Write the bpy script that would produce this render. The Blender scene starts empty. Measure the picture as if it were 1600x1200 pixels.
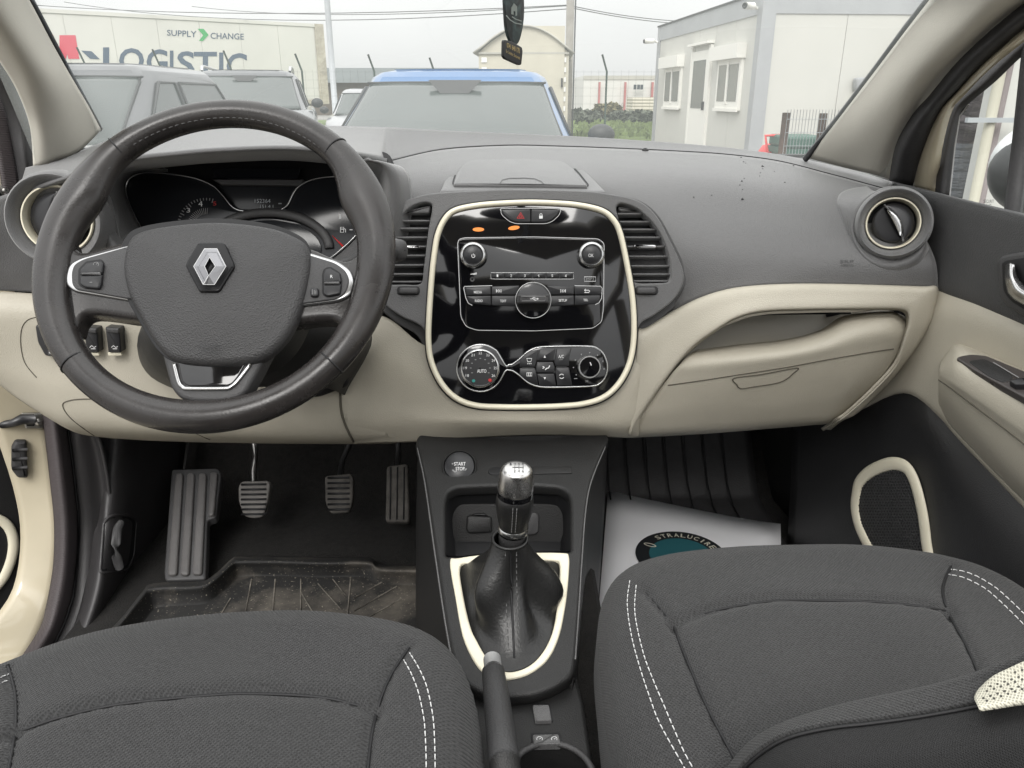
import bpy, bmesh, math, random
import numpy as np
from mathutils import Vector, Matrix
random.seed(7)
R = math.radians
SC = bpy.context.scene
COL = SC.collection

# ------------------------------------------------------------------ camera, sky, sun, exposure
CAM = Vector((0, 0, 1.28)); PITCH = R(20.5); F = 1200.0
cd = bpy.data.cameras.new('camera'); cam = bpy.data.objects.new('camera', cd); COL.objects.link(cam)
cam.location = CAM; cam.rotation_euler = (R(90) - PITCH, 0, 0)
cd.sensor_width = 36; cd.lens = F / 1600 * 36; cd.clip_start = 0.02; cd.clip_end = 2000
SC.camera = cam
W = bpy.data.worlds.new('World'); SC.world = W; W.use_nodes = True
nt = W.node_tree; nt.nodes.clear()
SUN_EL, SUN_ROT = R(44), R(-170)
sky = nt.nodes.new('ShaderNodeTexSky'); sky.sky_type = 'NISHITA'; sky.sun_disc = False
sky.sun_elevation = SUN_EL; sky.sun_rotation = SUN_ROT; sky.dust_density = 3
hs = nt.nodes.new('ShaderNodeHueSaturation'); hs.inputs['Saturation'].default_value = 0.12
tc = nt.nodes.new('ShaderNodeTexCoord'); nz = nt.nodes.new('ShaderNodeTexNoise')
nz.inputs['Scale'].default_value = 2.2; nz.inputs['Detail'].default_value = 5
mp = nt.nodes.new('ShaderNodeMapping'); mp.inputs['Scale'].default_value = (1, 1, 3)
cr = nt.nodes.new('ShaderNodeValToRGB')
cr.color_ramp.elements[0].position = .3; cr.color_ramp.elements[0].color = (10.4, 10.45, 10.4, 1)
cr.color_ramp.elements[1].position = .75; cr.color_ramp.elements[1].color = (12.2, 12.2, 12.1, 1)
mx = nt.nodes.new('ShaderNodeMix'); mx.data_type = 'RGBA'; mx.inputs[0].default_value = .88
bg = nt.nodes.new('ShaderNodeBackground'); bg.inputs['Strength'].default_value = 0.1
ow = nt.nodes.new('ShaderNodeOutputWorld')
L = nt.links.new
L(tc.outputs['Generated'], mp.inputs['Vector']); L(mp.outputs['Vector'], nz.inputs['Vector'])
L(nz.outputs['Fac'], cr.inputs['Fac']); L(sky.outputs['Color'], hs.inputs['Color'])
L(hs.outputs['Color'], mx.inputs[6]); L(cr.outputs['Color'], mx.inputs[7])
# overcast sky: three times brighter overhead than at the horizon
sep = nt.nodes.new('ShaderNodeSeparateXYZ'); mr_ = nt.nodes.new('ShaderNodeMapRange'); mul = nt.nodes.new('ShaderNodeVectorMath'); mul.operation = 'SCALE'
mr_.inputs[1].default_value = 0; mr_.inputs[2].default_value = 1; mr_.inputs[3].default_value = .50; mr_.inputs[4].default_value = 1.55
L(tc.outputs['Generated'], sep.inputs[0]); L(sep.outputs['Z'], mr_.inputs['Value']); L(mx.outputs[2], mul.inputs[0]); L(mr_.outputs['Result'], mul.inputs['Scale'])
L(mul.outputs['Vector'], bg.inputs['Color']); L(bg.outputs['Background'], ow.inputs['Surface'])
sd = bpy.data.lights.new('sun', 'SUN'); sun = bpy.data.objects.new('sun', sd); COL.objects.link(sun)
sd.energy = 1.2; sd.angle = R(28); sd.color = (1, .975, .94)
sdir = Vector((math.sin(SUN_ROT) * math.cos(SUN_EL), math.cos(SUN_ROT) * math.cos(SUN_EL), math.sin(SUN_EL)))
sun.rotation_euler = sdir.to_track_quat('Z', 'Y').to_euler(); sun.location = (0, 0, 30)
SC.view_settings.view_transform = 'Standard'; SC.view_settings.look = 'None'
SC.view_settings.exposure = 0.78; SC.view_settings.gamma = 1.0; SC.view_settings.use_curve_mapping = False
SC.render.engine = 'CYCLES'
SC.cycles.max_bounces = 8; SC.cycles.diffuse_bounces = 4; SC.cycles.glossy_bounces = 4
SC.cycles.transparent_max_bounces = 12; SC.cycles.caustics_reflective = False; SC.cycles.caustics_refractive = False
SC.cycles.use_denoising = True

# ------------------------------------------------------------------ rays of the photograph -> points in the place
CT, ST = math.cos(PITCH), math.sin(PITCH)
def ray(px, py):
    a = (px - 800) / F; v = -(py - 600) / F
    return Vector((a, CT + v * ST, -ST + v * CT))
def U(px, py, Y):
    d = ray(px, py); return CAM + d * (Y / d.y)
def ux(px, py, X):
    d = ray(px, py); return CAM + d * (X / d.x)
def uz(px, py, Z):
    d = ray(px, py); return CAM + d * ((Z - CAM.z) / d.z)
class Surf:
    def __init__(s, p, n):
        s.p = Vector(p); s.n = Vector(n).normalized()
        if s.n.dot(CAM - s.p) < 0: s.n = -s.n
        s.e1 = Vector((0, 0, 1)).cross(s.n)
        s.e1 = s.e1.normalized() if s.e1.length > 1e-4 else Vector((1, 0, 0))
        s.e2 = s.n.cross(s.e1)
    def at(s, px, py, h=0.0):
        d = ray(px, py); p = s.p + s.n * h
        return CAM + d * ((p - CAM).dot(s.n) / d.dot(s.n))
    def uv(s, px, py, h=0.0):
        q = s.at(px, py, h) - s.p; return q.dot(s.e1), q.dot(s.e2)
    def pt(s, u, v, h=0.0): return s.p + s.e1 * u + s.e2 * v + s.n * h
    def m(s, px, py):        # metres per photo pixel near here
        return (s.at(px + 1, py) - s.at(px, py)).length
def plane3(a, b, c):
    return Surf(a, (b - a).cross(c - a))

# ------------------------------------------------------------------ outlines
def crom(pts, n=6, closed=True):
    P = [Vector(p) for p in pts]; out = []; k = len(P)
    rng = range(k) if closed else range(k - 1)
    for i in rng:
        if closed: p0, p1, p2, p3 = P[i - 1], P[i], P[(i + 1) % k], P[(i + 2) % k]
        else: p0, p1, p2, p3 = P[max(i - 1, 0)], P[i], P[i + 1], P[min(i + 2, k - 1)]
        for j in range(n):
            t = j / n
            out.append(0.5 * ((2 * p1) + (p2 - p0) * t + (2 * p0 - 5 * p1 + 4 * p2 - p3) * t * t + (3 * p1 - p0 - 3 * p2 + p3) * t ** 3))
    if not closed: out.append(P[-1].copy())
    return out
def rpoly(pts, r, seg=5):
    P = [Vector(p) for p in pts]; k = len(P); out = []
    for i in range(k):
        a, b, c = P[i - 1], P[i], P[(i + 1) % k]
        rr = r[i] if isinstance(r, (list, tuple)) else r
        d1 = (a - b); d2 = (c - b)
        q = min(rr, d1.length * .48, d2.length * .48)
        s, e = b + d1.normalized() * q, b + d2.normalized() * q
        for j in range(seg + 1):
            t = j / seg; out.append((1 - t) ** 2 * s + 2 * t * (1 - t) * b + t * t * e)
    return out
def rrect(x0, y0, x1, y1, r, seg=4): return rpoly([(x0, y0), (x1, y0), (x1, y1), (x0, y1)], r, seg)
def ell(cx, cy, rx, ry, n=40): return [Vector((cx + rx * math.cos(2 * math.pi * i / n), cy + ry * math.sin(2 * math.pi * i / n))) for i in range(n)]
def inset(P, d):
    k = len(P); A = sum(P[i].x * P[(i + 1) % k].y - P[(i + 1) % k].x * P[i].y for i in range(k))
    sg = 1 if A > 0 else -1; out = []
    for i in range(k):
        t1 = P[i] - P[i - 1]; t2 = P[(i + 1) % k] - P[i]
        if t1.length < 1e-9: t1 = t2
        if t2.length < 1e-9: t2 = t1
        n1 = Vector((-t1.y, t1.x)).normalized(); n2 = Vector((-t2.y, t2.x)).normalized()
        n = n1 + n2; n = n.normalized() if n.length > 1e-6 else n1
        out.append(P[i] + n * sg * d / max(.5, n.dot(n1)))
    return out

# ------------------------------------------------------------------ objects
ORG = {}
def thing(name, label, cat, loc, group=None):
    o = bpy.data.objects.new(name, None); COL.objects.link(o); o.location = loc
    o.empty_display_size = .05; o['label'] = label; o['category'] = cat
    if group: o['group'] = group
    ORG[o.name] = Vector(loc); return o
def put(name, verts, faces, m, parent=None, smooth=True, thick=0, label=None, cat=None, group=None, kind=None, ang=None):
    V = [Vector(v) for v in verts]
    if parent is not None: org = ORG[parent.name]
    else:
        org = Vector((sum(v.x for v in V) / len(V), sum(v.y for v in V) / len(V), min(v.z for v in V)))
    me = bpy.data.meshes.new(name); me.from_pydata([v - org for v in V], [], faces); me.validate()
    if smooth: me.polygons.foreach_set('use_smooth', [True] * len(me.polygons))
    if ang is not None: me.set_sharp_from_angle(angle=R(ang))
    me.materials.append(m)
    o = bpy.data.objects.new(name, me); COL.objects.link(o)
    if parent is not None: o.parent = parent
    else: o.location = org
    ORG[o.name] = org
    if thick:
        s = o.modifiers.new('thickness', 'SOLIDIFY'); s.thickness = thick; s.offset = -1
    for k, v in (('label', label), ('category', cat), ('group', group), ('kind', kind)):
        if v: o[k] = v
    return o
def grid_faces(nu, nv, cu=False, cv=False, base=0):
    f = []
    for i in range(nu if cu else nu - 1):
        for j in range(nv if cv else nv - 1):
            a = i * nv + j; b = ((i + 1) % nu) * nv + j; c = ((i + 1) % nu) * nv + (j + 1) % nv; d = i * nv + (j + 1) % nv
            f.append((base + a, base + b, base + c, base + d))
    return f
def facecam(verts, faces):
    s = 0
    for fc in faces[::max(1, len(faces) // 60)]:
        a, b, c = (Vector(verts[i]) for i in fc[:3]); n = (b - a).cross(c - a); s += n.dot(CAM - a) / max(1e-12, n.length)
    return [tuple(reversed(fc)) for fc in faces] if s < 0 else faces
def patch(name, rows, m, parent=None, n=5, thick=.004, **kw):
    """rows of 3D points -> smooth sheet with a back"""
    rows = [crom([p if isinstance(p, Vector) else U(*p) for p in r], n, False) for r in rows]
    cols = list(zip(*rows)); cols = [crom(c, n, False) for c in cols]
    nu, nv = len(cols), len(cols[0]); V = [p for c in cols for p in c]
    fs = facecam(V, grid_faces(nu, nv))
    return put(name, V, fs, m, parent, True, thick, **kw)
def slab(name, px, s, h=0.0, t=.01, b=.002, dome=0.0, m=None, parent=None, bs=3, **kw):
    """outline -> solid with rounded front edge, standing h proud of the surface, t thick"""
    P = [Vector(p) for p in px]
    c = sum(P, Vector((0, 0))) / len(P); mpp = s.m(c.x, c.y); V = []; loops = []
    def ring(Q, hh):
        loops.append(list(range(len(V), len(V) + len(Q)))); V.extend(s.at(q.x, q.y, hh) for q in Q)
    uvb = [s.uv(q.x, q.y, h) for q in P]
    Q2 = [Vector(q) for q in uvb]
    def ringuv(Q, hh):
        loops.append(list(range(len(V), len(V) + len(Q)))); V.extend(s.pt(q.x, q.y, hh) for q in Q)
    ringuv(Q2, h - t)
    last = Q2
    for k in range(bs + 1):
        a = k / bs * math.pi / 2
        last = inset(Q2, b * (1 - math.cos(a))) if b > 0 else Q2
        ringuv(last, h - b + b * math.sin(a))
        if b <= 0: break
    fs = []; N = len(P)
    if dome:
        cu = sum(last, Vector((0, 0))) / N
        for sc in (.93, .82, .68, .52, .35, .17):
            ringuv([cu + (q - cu) * sc for q in last], h + dome * (1 - sc * sc))
    for A, B in zip(loops, loops[1:]):
        for i in range(N): fs.append((A[i], A[(i + 1) % N], B[(i + 1) % N], B[i]))
    fs.append(tuple(loops[-1])); fs.append(tuple(reversed(loops[0])))
    # orient outward
    n = Vector((0, 0, 0)); f = fs[-2]
    for i in range(len(f)): n += (V[f[i]] - V[f[0]]).cross(V[f[(i + 1) % len(f)]] - V[f[0]])
    if n.dot(s.n) < 0: fs = [tuple(reversed(q)) for q in fs]
    kw.setdefault('ang', 50)
    return put(name, V, fs, m, parent, **kw)
def curve_mesh(splines, ext, bev, res=2):
    cu = bpy.data.curves.new('c', 'CURVE'); cu.dimensions = '2D'; cu.fill_mode = 'BOTH'
    for sp in splines:
        q = cu.splines.new('POLY'); q.points.add(len(sp) - 1); q.use_cyclic_u = True
        for i, p in enumerate(sp): q.points[i].co = (p[0], p[1], 0, 1)
    cu.extrude = ext; cu.bevel_depth = bev; cu.bevel_resolution = res; cu.offset = -bev
    o = bpy.data.objects.new('c', cu); me = bpy.data.meshes.new_from_object(o)
    V = [v.co.copy() for v in me.vertices]; Fc = [tuple(p.vertices) for p in me.polygons]
    bpy.data.objects.remove(o); bpy.data.curves.remove(cu); bpy.data.meshes.remove(me)
    return V, Fc
def plate(name, outline, holes, s, h=0, t=.01, b=.002, m=None, parent=None, **kw):
    sp = [[s.uv(p[0], p[1], h) for p in o] for o in [outline] + holes]
    V, Fc = curve_mesh(sp, t / 2 - b, b)
    kw.setdefault('ang', 40)
    return put(name, [s.pt(v.x, v.y, h - t / 2 + v.z) for v in V], Fc, m, parent, **kw)
def tub(name, px, s, h0, h1, shrink, m, parent, shift=(0, 0), **kw):
    P = [Vector(s.uv(p[0], p[1], h0)) for p in px]; c = sum(P, Vector((0, 0))) / len(P); V = []; N = len(P); sh = Vector(shift)
    K = [(0, 0), (.6, .35), (.9, .7), (1, 1)]
    for a, k in K:
        for p in P: V.append(s.pt(*(p + (c + sh - p) * shrink * k + sh * 0), h0 + (h1 - h0) * a))
    fs = []
    for i in range(len(K) - 1):
        for j in range(N): fs.append((i * N + j, i * N + (j + 1) % N, (i + 1) * N + (j + 1) % N, (i + 1) * N + j))
    fs.append(tuple((len(K) - 1) * N + j for j in range(N)))
    return put(name, V, facecam(V, fs), m, parent, ang=50, **kw)
def tube(name, path, r, m, parent=None, closed=False, n=None, seg=8, rh=None, prof=None, **kw):
    """sweep an ellipse (r across, rh along n) along a path"""
    V, fs = tubegeo(path, r, closed, n, seg, rh)
    return put(name, V, fs, m, parent, **kw)
def tubegeo(path, r, closed=False, n=None, seg=8, rh=None):
    P = [Vector(p) for p in path]; k = len(P); V = []
    ref = Vector(n) if n is not None else None
    for i in range(k):
        if closed: t = P[(i + 1) % k] - P[i - 1]
        else: t = P[min(i + 1, k - 1)] - P[max(i - 1, 0)]
        t.normalize()
        nn = ref if ref is not None else (Vector((0, 0, 1)) if abs(t.z) < .9 else Vector((0, 1, 0)))
        b = t.cross(nn).normalized(); n2 = b.cross(t).normalized()
        ri = r[i] if isinstance(r, (list, tuple)) else r
        hi = (rh[i] if isinstance(rh, (list, tuple)) else rh) if rh is not None else ri
        for j in range(seg):
            a = 2 * math.pi * j / seg; V.append(P[i] + b * (math.cos(a) * ri) + n2 * (math.sin(a) * hi))
    fs = grid_faces(k, seg, closed, True)
    if not closed:
        fs.append(tuple(range(seg - 1, -1, -1))); fs.append(tuple((k - 1) * seg + j for j in range(seg)))
    return V, fs
def lathe(name, c, ax, prof, m, parent=None, seg=40, e1=None, sx=1.0, sy=1.0, **kw):
    ax = Vector(ax).normalized()
    u = (Vector(e1) if e1 is not None else Vector((1, 0, 0))); u = (u - ax * u.dot(ax)).normalized(); v = ax.cross(u)
    V = [Vector(c) + u * (r * sx * math.cos(2 * math.pi * i / seg)) + v * (r * sy * math.sin(2 * math.pi * i / seg)) + ax * h for r, h in prof for i in range(seg)]
    fs = grid_faces(len(prof), seg, False, True)
    kw.setdefault('ang', 55)
    return put(name, V, fs, m, parent, **kw)
def boxgeo(c, sx, sy, sz, rot=0):
    c = Vector(c); M = Matrix.Rotation(rot, 3, 'Z')
    V = [c + M @ Vector((x * sx / 2, y * sy / 2, z * sz / 2)) for x in (-1, 1) for y in (-1, 1) for z in (-1, 1)]
    return V, [(0, 1, 3, 2), (4, 6, 7, 5), (0, 4, 5, 1), (2, 3, 7, 6), (0, 2, 6, 4), (1, 5, 7, 3)]
def box(name, c, sx, sy, sz, m, parent=None, rot=0, bev=0, **kw):
    V, f = boxgeo(c, sx, sy, sz, rot)
    o = put(name, V, f, m, parent, smooth=False, **kw)
    if bev:
        q = o.modifiers.new('bevel', 'BEVEL'); q.width = bev; q.segments = 2
    return o
def merge(parts):
    V, Fc = [], []
    for v, f in parts:
        b = len(V); V += list(v); Fc += [tuple(i + b for i in q) for q in f]
    return V, Fc
def fontmesh(s, ext=.0, off=0.0, shear=0):
    cu = bpy.data.curves.new('t', 'FONT'); cu.body = s; cu.size = 1; cu.extrude = ext; cu.offset = off; cu.shear = shear; cu.resolution_u = 3
    o = bpy.data.objects.new('t', cu); me = bpy.data.meshes.new_from_object(o)
    V = [v.co.copy() for v in me.vertices]; Fc = [tuple(p.vertices) for p in me.polygons]
    bpy.data.objects.remove(o); bpy.data.curves.remove(cu); bpy.data.meshes.remove(me)
    x0, x1 = min(v.x for v in V), max(v.x for v in V); y0, y1 = min(v.y for v in V), max(v.y for v in V)
    return [((v.x - x0) / (x1 - x0), (v.y - y0) / (y1 - y0)) for v in V], Fc
def txt(name, s, q, sf, h, m, parent=None, off=0.0, **kw):
    """lettering filling the photo quad q=(x0,y0,x1,y1) or 4 corners TL,TR,BR,BL on a surface"""
    if not isinstance(q[0], (tuple, list)): q = ((q[0], q[1]), (q[2], q[1]), (q[2], q[3]), (q[0], q[3]))
    tl, tr, br, bl = (Vector(p) for p in q); V, Fc = fontmesh(s, 0, off)
    pts = [(tl * (1 - x) * y + tr * x * y + br * x * (1 - y) + bl * (1 - x) * (1 - y)) for x, y in V]
    return put(name, [sf.at(p.x, p.y, h) for p in pts], Fc, m, parent, smooth=False, **kw)
def strokes(name, lines, sf, h, w, m, parent=None, **kw):
    """thin raised print: polylines in photo pixels, w pixels wide"""
    parts = []
    for ln in lines:
        P = [Vector(p) for p in ln]; k = len(P); V = []
        cl = k > 2 and (P[0] - P[-1]).length < 1e-6
        for i in range(k):
            if cl: t = P[(i + 1) % (k - 1)] - P[(i - 1) % (k - 1)]
            else: t = P[min(i + 1, k - 1)] - P[max(i - 1, 0)]
            nn = Vector((-t.y, t.x)).normalized() * w / 2
            V += [sf.at(*(P[i] + nn), h), sf.at(*(P[i] - nn), h)]
        parts.append((V, [(2 * i, 2 * i + 1, 2 * i + 3, 2 * i + 2) for i in range(k - 1)]))
    V, Fc = merge(parts)
    return put(name, V, facecam(V, Fc), m, parent, smooth=False, **kw)
def dashes(path, ln=.006, gap=.003, r=.0007, n=(0, 0, 1)):
    P = [Vector(p) for p in path]; d = [0]
    for a, b in zip(P, P[1:]): d.append(d[-1] + (b - a).length)
    def at(s):
        for i in range(len(P) - 1):
            if d[i + 1] >= s: return P[i].lerp(P[i + 1], (s - d[i]) / max(1e-9, d[i + 1] - d[i]))
        return P[-1]
    parts = []; s = 0
    while s + ln < d[-1]:
        a, b = at(s), at(s + ln); mid = (a + b) / 2 + Vector(n) * r * .6
        parts.append(tubegeo([a, mid, b], r, False, n, 5)); s += ln + gap
    return parts

from mathutils.bvhtree import BVHTree
def hit(o, px, py, lift=.0008):
    'point of a built sheet that shows at this photo pixel'
    if o.name not in _BV:
        me = o.data; org = ORG[o.name]
        _BV[o.name] = BVHTree.FromPolygons([v.co + org for v in me.vertices], [tuple(p.vertices) for p in me.polygons])
    d = ray(px, py).normalized(); q = _BV[o.name].ray_cast(CAM, d)[0]
    return None if q is None else q - d * lift
_BV = {}
# ------------------------------------------------------------------ materials
def mat(name, col, rough=.5, metal=0, bump=None, spec=.5, coat=0, var=0, vscale=8, rvar=0, sheen=0):
    """bump = (kind, scale, distance[m])"""
    m = bpy.data.materials.new(name); m.use_nodes = True; t = m.node_tree; b = t.nodes['Principled BSDF']
    b.inputs['Base Color'].default_value = (*col, 1); b.inputs['Roughness'].default_value = rough
    b.inputs['Metallic'].default_value = metal; b.inputs['Specular IOR Level'].default_value = spec
    b.inputs['Coat Weight'].default_value = coat; b.inputs['Coat Roughness'].default_value = .03
    if sheen:
        b.inputs['Sheen Weight'].default_value = sheen; b.inputs['Sheen Roughness'].default_value = .5
    tcn = t.nodes.new('ShaderNodeTexCoord')
    if var or rvar:
        q = t.nodes.new('ShaderNodeTexNoise'); q.inputs['Scale'].default_value = vscale; q.inputs['Detail'].default_value = 6; q.inputs['Roughness'].default_value = .65
        t.links.new(tcn.outputs['Object'], q.inputs['Vector'])
        if var:
            r = t.nodes.new('ShaderNodeValToRGB')
            r.color_ramp.elements[0].position = .3; r.color_ramp.elements[0].color = (*[c * (1 - var) for c in col], 1)
            r.color_ramp.elements[1].position = .7; r.color_ramp.elements[1].color = (*[min(1, c * (1 + var)) for c in col], 1)
            t.links.new(q.outputs['Fac'], r.inputs['Fac']); t.links.new(r.outputs['Color'], b.inputs['Base Color'])
        if rvar:
            r = t.nodes.new('ShaderNodeMapRange'); r.inputs[3].default_value = max(.02, rough - rvar); r.inputs[4].default_value = min(1, rough + rvar)
            r.inputs[1].default_value = .3; r.inputs[2].default_value = .7
            t.links.new(q.outputs['Fac'], r.inputs['Value']); t.links.new(r.outputs['Result'], b.inputs['Roughness'])
    if bump:
        kind, sc, dist = bump; bp = t.nodes.new('ShaderNodeBump'); bp.inputs['Distance'].default_value = dist; bp.inputs['Strength'].default_value = 1
        if kind == 'grain':
            q = t.nodes.new('ShaderNodeTexVoronoi'); q.inputs['Scale'].default_value = sc; out = q.outputs['Distance']
            t.links.new(tcn.outputs['Object'], q.inputs['Vector'])
        elif kind == 'noise':
            q = t.nodes.new('ShaderNodeTexNoise'); q.inputs['Scale'].default_value = sc; q.inputs['Detail'].default_value = 4; out = q.outputs['Fac']
            t.links.new(tcn.outputs['Object'], q.inputs['Vector'])
        elif kind in ('weave', 'ribs'):
            w1 = t.nodes.new('ShaderNodeTexWave'); w1.inputs['Scale'].default_value = sc; w1.inputs['Distortion'].default_value = .3; w1.bands_direction = 'DIAGONAL' if kind == 'weave' else 'Z'
            t.links.new(tcn.outputs['Object'], w1.inputs['Vector'])
            if kind == 'weave':
                mpn = t.nodes.new('ShaderNodeMapping'); mpn.inputs['Rotation'].default_value = (0, 0, R(90))
                w2 = t.nodes.new('ShaderNodeTexWave'); w2.inputs['Scale'].default_value = sc; w2.inputs['Distortion'].default_value = .3; w2.bands_direction = 'DIAGONAL'
                t.links.new(tcn.outputs['Object'], mpn.inputs['Vector']); t.links.new(mpn.outputs['Vector'], w2.inputs['Vector'])
                mm = t.nodes.new('ShaderNodeMath'); mm.operation = 'MAXIMUM'
                t.links.new(w1.outputs['Fac'], mm.inputs[0]); t.links.new(w2.outputs['Fac'], mm.inputs[1]); out = mm.outputs[0]
            else: out = w1.outputs['Fac']
        if kind == 'weave':
            wr = t.nodes.new('ShaderNodeMapRange'); wr.inputs[3].default_value = .62; wr.inputs[4].default_value = 1.25; t.links.new(out, wr.inputs['Value'])
            wm = t.nodes.new('ShaderNodeVectorMath'); wm.operation = 'SCALE'; t.links.new(wr.outputs['Result'], wm.inputs['Scale'])
            if b.inputs['Base Color'].is_linked: t.links.new(b.inputs['Base Color'].links[0].from_socket, wm.inputs[0])
            else: wm.inputs[0].default_value = col
            t.links.new(wm.outputs['Vector'], b.inputs['Base Color'])
        t.links.new(out, bp.inputs['Height']); t.links.new(bp.outputs['Normal'], b.inputs['Normal'])
    return m
def emis(name, col, s):
    m = bpy.data.materials.new(name); m.use_nodes = True; b = m.node_tree.nodes['Principled BSDF']
    b.inputs['Base Color'].default_value = (*[c * .3 for c in col], 1); b.inputs['Emission Color'].default_value = (*col, 1); b.inputs['Emission Strength'].default_value = s
    return m
def glass(name, tint, veil=0.0, veilcol=(.8, .85, .82), refl=True):
    """thin pane: tinted see-through, mirror reflection by angle, glare painted as a pale film"""
    m = bpy.data.materials.new(name); m.use_nodes = True; t = m.node_tree; t.nodes.clear()
    o = t.nodes.new('ShaderNodeOutputMaterial'); tr = t.nodes.new('ShaderNodeBsdfTransparent'); tr.inputs[0].default_value = (*tint, 1)
    gl = t.nodes.new('ShaderNodeBsdfGlossy'); gl.inputs['Roughness'].default_value = .01; gl.inputs['Color'].default_value = (.9, .9, .9, 1)
    geo = t.nodes.new('ShaderNodeNewGeometry'); dt = t.nodes.new('ShaderNodeVectorMath'); dt.operation = 'DOT_PRODUCT'; t.links.new(geo.outputs['Incoming'], dt.inputs[0]); t.links.new(geo.outputs['Normal'], dt.inputs[1])
    def mth(op, a, b):
        q = t.nodes.new('ShaderNodeMath'); q.operation = op
        for i, v in enumerate((a, b)):
            if isinstance(v, (int, float)): q.inputs[i].default_value = v
            elif v is not None: t.links.new(v, q.inputs[i])
        return q.outputs[0]
    fr = mth('ADD', mth('MULTIPLY', mth('POWER', mth('SUBTRACT', 1.0, mth('ABSOLUTE', dt.outputs['Value'], None)), 5.0), .9), .045)
    a = t.nodes.new('ShaderNodeMixShader'); t.links.new(fr, a.inputs[0]); t.links.new(tr.outputs[0], a.inputs[1]); t.links.new(gl.outputs[0], a.inputs[2])
    last = a
    if veil:  # pale translucent haze mixed in to imitate glare on the pane
        tl = t.nodes.new('ShaderNodeBsdfTranslucent'); tl.inputs[0].default_value = (*veilcol, 1)
        n2 = t.nodes.new('ShaderNodeTexNoise'); n2.inputs['Scale'].default_value = 6; n2.inputs['Detail'].default_value = 5
        c2 = t.nodes.new('ShaderNodeTexCoord'); t.links.new(c2.outputs['Object'], n2.inputs['Vector'])
        r2 = t.nodes.new('ShaderNodeMapRange'); r2.inputs[3].default_value = veil * .75; r2.inputs[4].default_value = veil * 1.25; t.links.new(n2.outputs['Fac'], r2.inputs['Value'])
        c = t.nodes.new('ShaderNodeMixShader'); t.links.new(r2.outputs[0], c.inputs[0]); t.links.new(a.outputs[0], c.inputs[1]); t.links.new(tl.outputs[0], c.inputs[2]); last = c
    t.links.new(last.outputs[0], o.inputs['Surface']); return m

M_DASH = mat('dash_grey_plastic', (.092, .091, .092), .50, bump=('grain', 700, .0004), var=.07, vscale=40, rvar=.06, spec=.6, sheen=.45)
M_DASHD = mat('dark_grey_plastic', (.055, .054, .055), .5, bump=('grain', 700, .0003), var=.08, vscale=30)
M_BLACK = mat('black_plastic', (.018, .0178, .0178), .48, spec=.4, bump=('grain', 700, .0003), var=.1, vscale=30)
M_DEEP = mat('black_recess', (.008, .008, .009), .6)
M_BEIGE = mat('beige_plastic', (.45, .418, .345), .5, bump=('grain', 700, .0003), var=.05, vscale=6, rvar=.05)
M_CREAM = mat('cream_trim', (.78, .73, .58), .35, var=.03, vscale=12)
M_PAINT = mat('cream_car_paint', (.50, .445, .33), .25, coat=.6, var=.05, vscale=5)
M_LEATHER = mat('worn_leather', (.030, .027, .026), .27, bump=('noise', 420, .00014), var=.35, vscale=14, rvar=.1)
M_LEATHERG = mat('gaiter_leather', (.014, .014, .014), .36, bump=('noise', 350, .0004), var=.15, vscale=20)
M_AIRBAG = mat('airbag_cover', (.048, .047, .048), .5, bump=('grain', 620, .0006), var=.12, vscale=10, rvar=.08)
M_FABRIC = mat('seat_fabric', (.028, .028, .0285), .9, bump=('weave', 150, .0007), var=.5, vscale=520, sheen=.08)
M_FABRICD = mat('seat_side_fabric', (.026, .026, .027), .9, bump=('weave', 260, .0005), var=.3, vscale=520, sheen=.1)
M_MESHC = mat('cream_mesh_fabric', (.62, .60, .50), .8, bump=('weave', 160, .0004))
M_GLOSS = mat('piano_black', (.004, .004, .005), .06, coat=.4, rvar=.02, vscale=3)
M_LENS = mat('dial_lens', (.016, .017, .020), .16, spec=.4)
M_CHROME = mat('satin_chrome', (.52, .52, .52), .24, 1, rvar=.05, vscale=20)
M_SILVER = mat('silver_paint', (.55, .55, .55), .32, .8)
M_BTN = mat('button_black', (.02, .02, .022), .35)
M_PRINT = mat('white_print', (.75, .75, .75), .6)
M_GREYPRINT = mat('grey_print', (.25, .25, .25), .6)
M_RED = mat('red_print', (.55, .02, .02), .5)
M_TEALP = mat('teal_print', (.02, .25, .22), .5)
M_STITCH = mat('stitch_thread', (.62, .62, .62), .8)
M_STITCHD = mat('dark_thread', (.10, .10, .10), .8)
M_RUBBER = mat('rubber_seal', (.03, .029, .030), .6, bump=('noise', 300, .0006), var=.2, vscale=30)
M_CARPET = mat('floor_carpet', (.011, .010, .009), .95, bump=('noise', 420, .003), var=.5, vscale=90)
M_METAL = mat('worn_steel', (.45, .44, .42), .35, 1)
M_WHITE = mat('white_paper', (.88, .88, .90), .7)
M_AMBER = emis('amber_glow', (1, .30, .05), .5)

# ================================================================== GROUND AND OUTSIDE
def exmat(n, c, r=.6, v=.08, vs=1.5, **k): return mat(n, c, r, var=v, vscale=vs, **k)
M_ASPH = exmat('yard_asphalt', (.24, .23, .215), .9, .3, .6, bump=('noise', 60, .01))
M_GRASS = exmat('grass', (.13, .17, .065), .95, .45, 1.2, bump=('noise', 12, .1))
g = put('ground', [(-300, -60, 0), (300, -60, 0), (300, 400, 0), (-300, 400, 0)], [(0, 1, 2, 3)], M_ASPH, kind='structure')
def xat(px, Y, z=1.28):
    return (px - 800) / F / (CT + .37 * ST) * Y
put('grass_verge', [(-60, 25, .03), (80, 25, .03), (80, 46, .05), (-60, 46, .05), (-60, 25, 0), (80, 25, 0)], [(0, 1, 2, 3), (4, 5, 1, 0)], M_GRASS, kind='structure')
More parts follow.
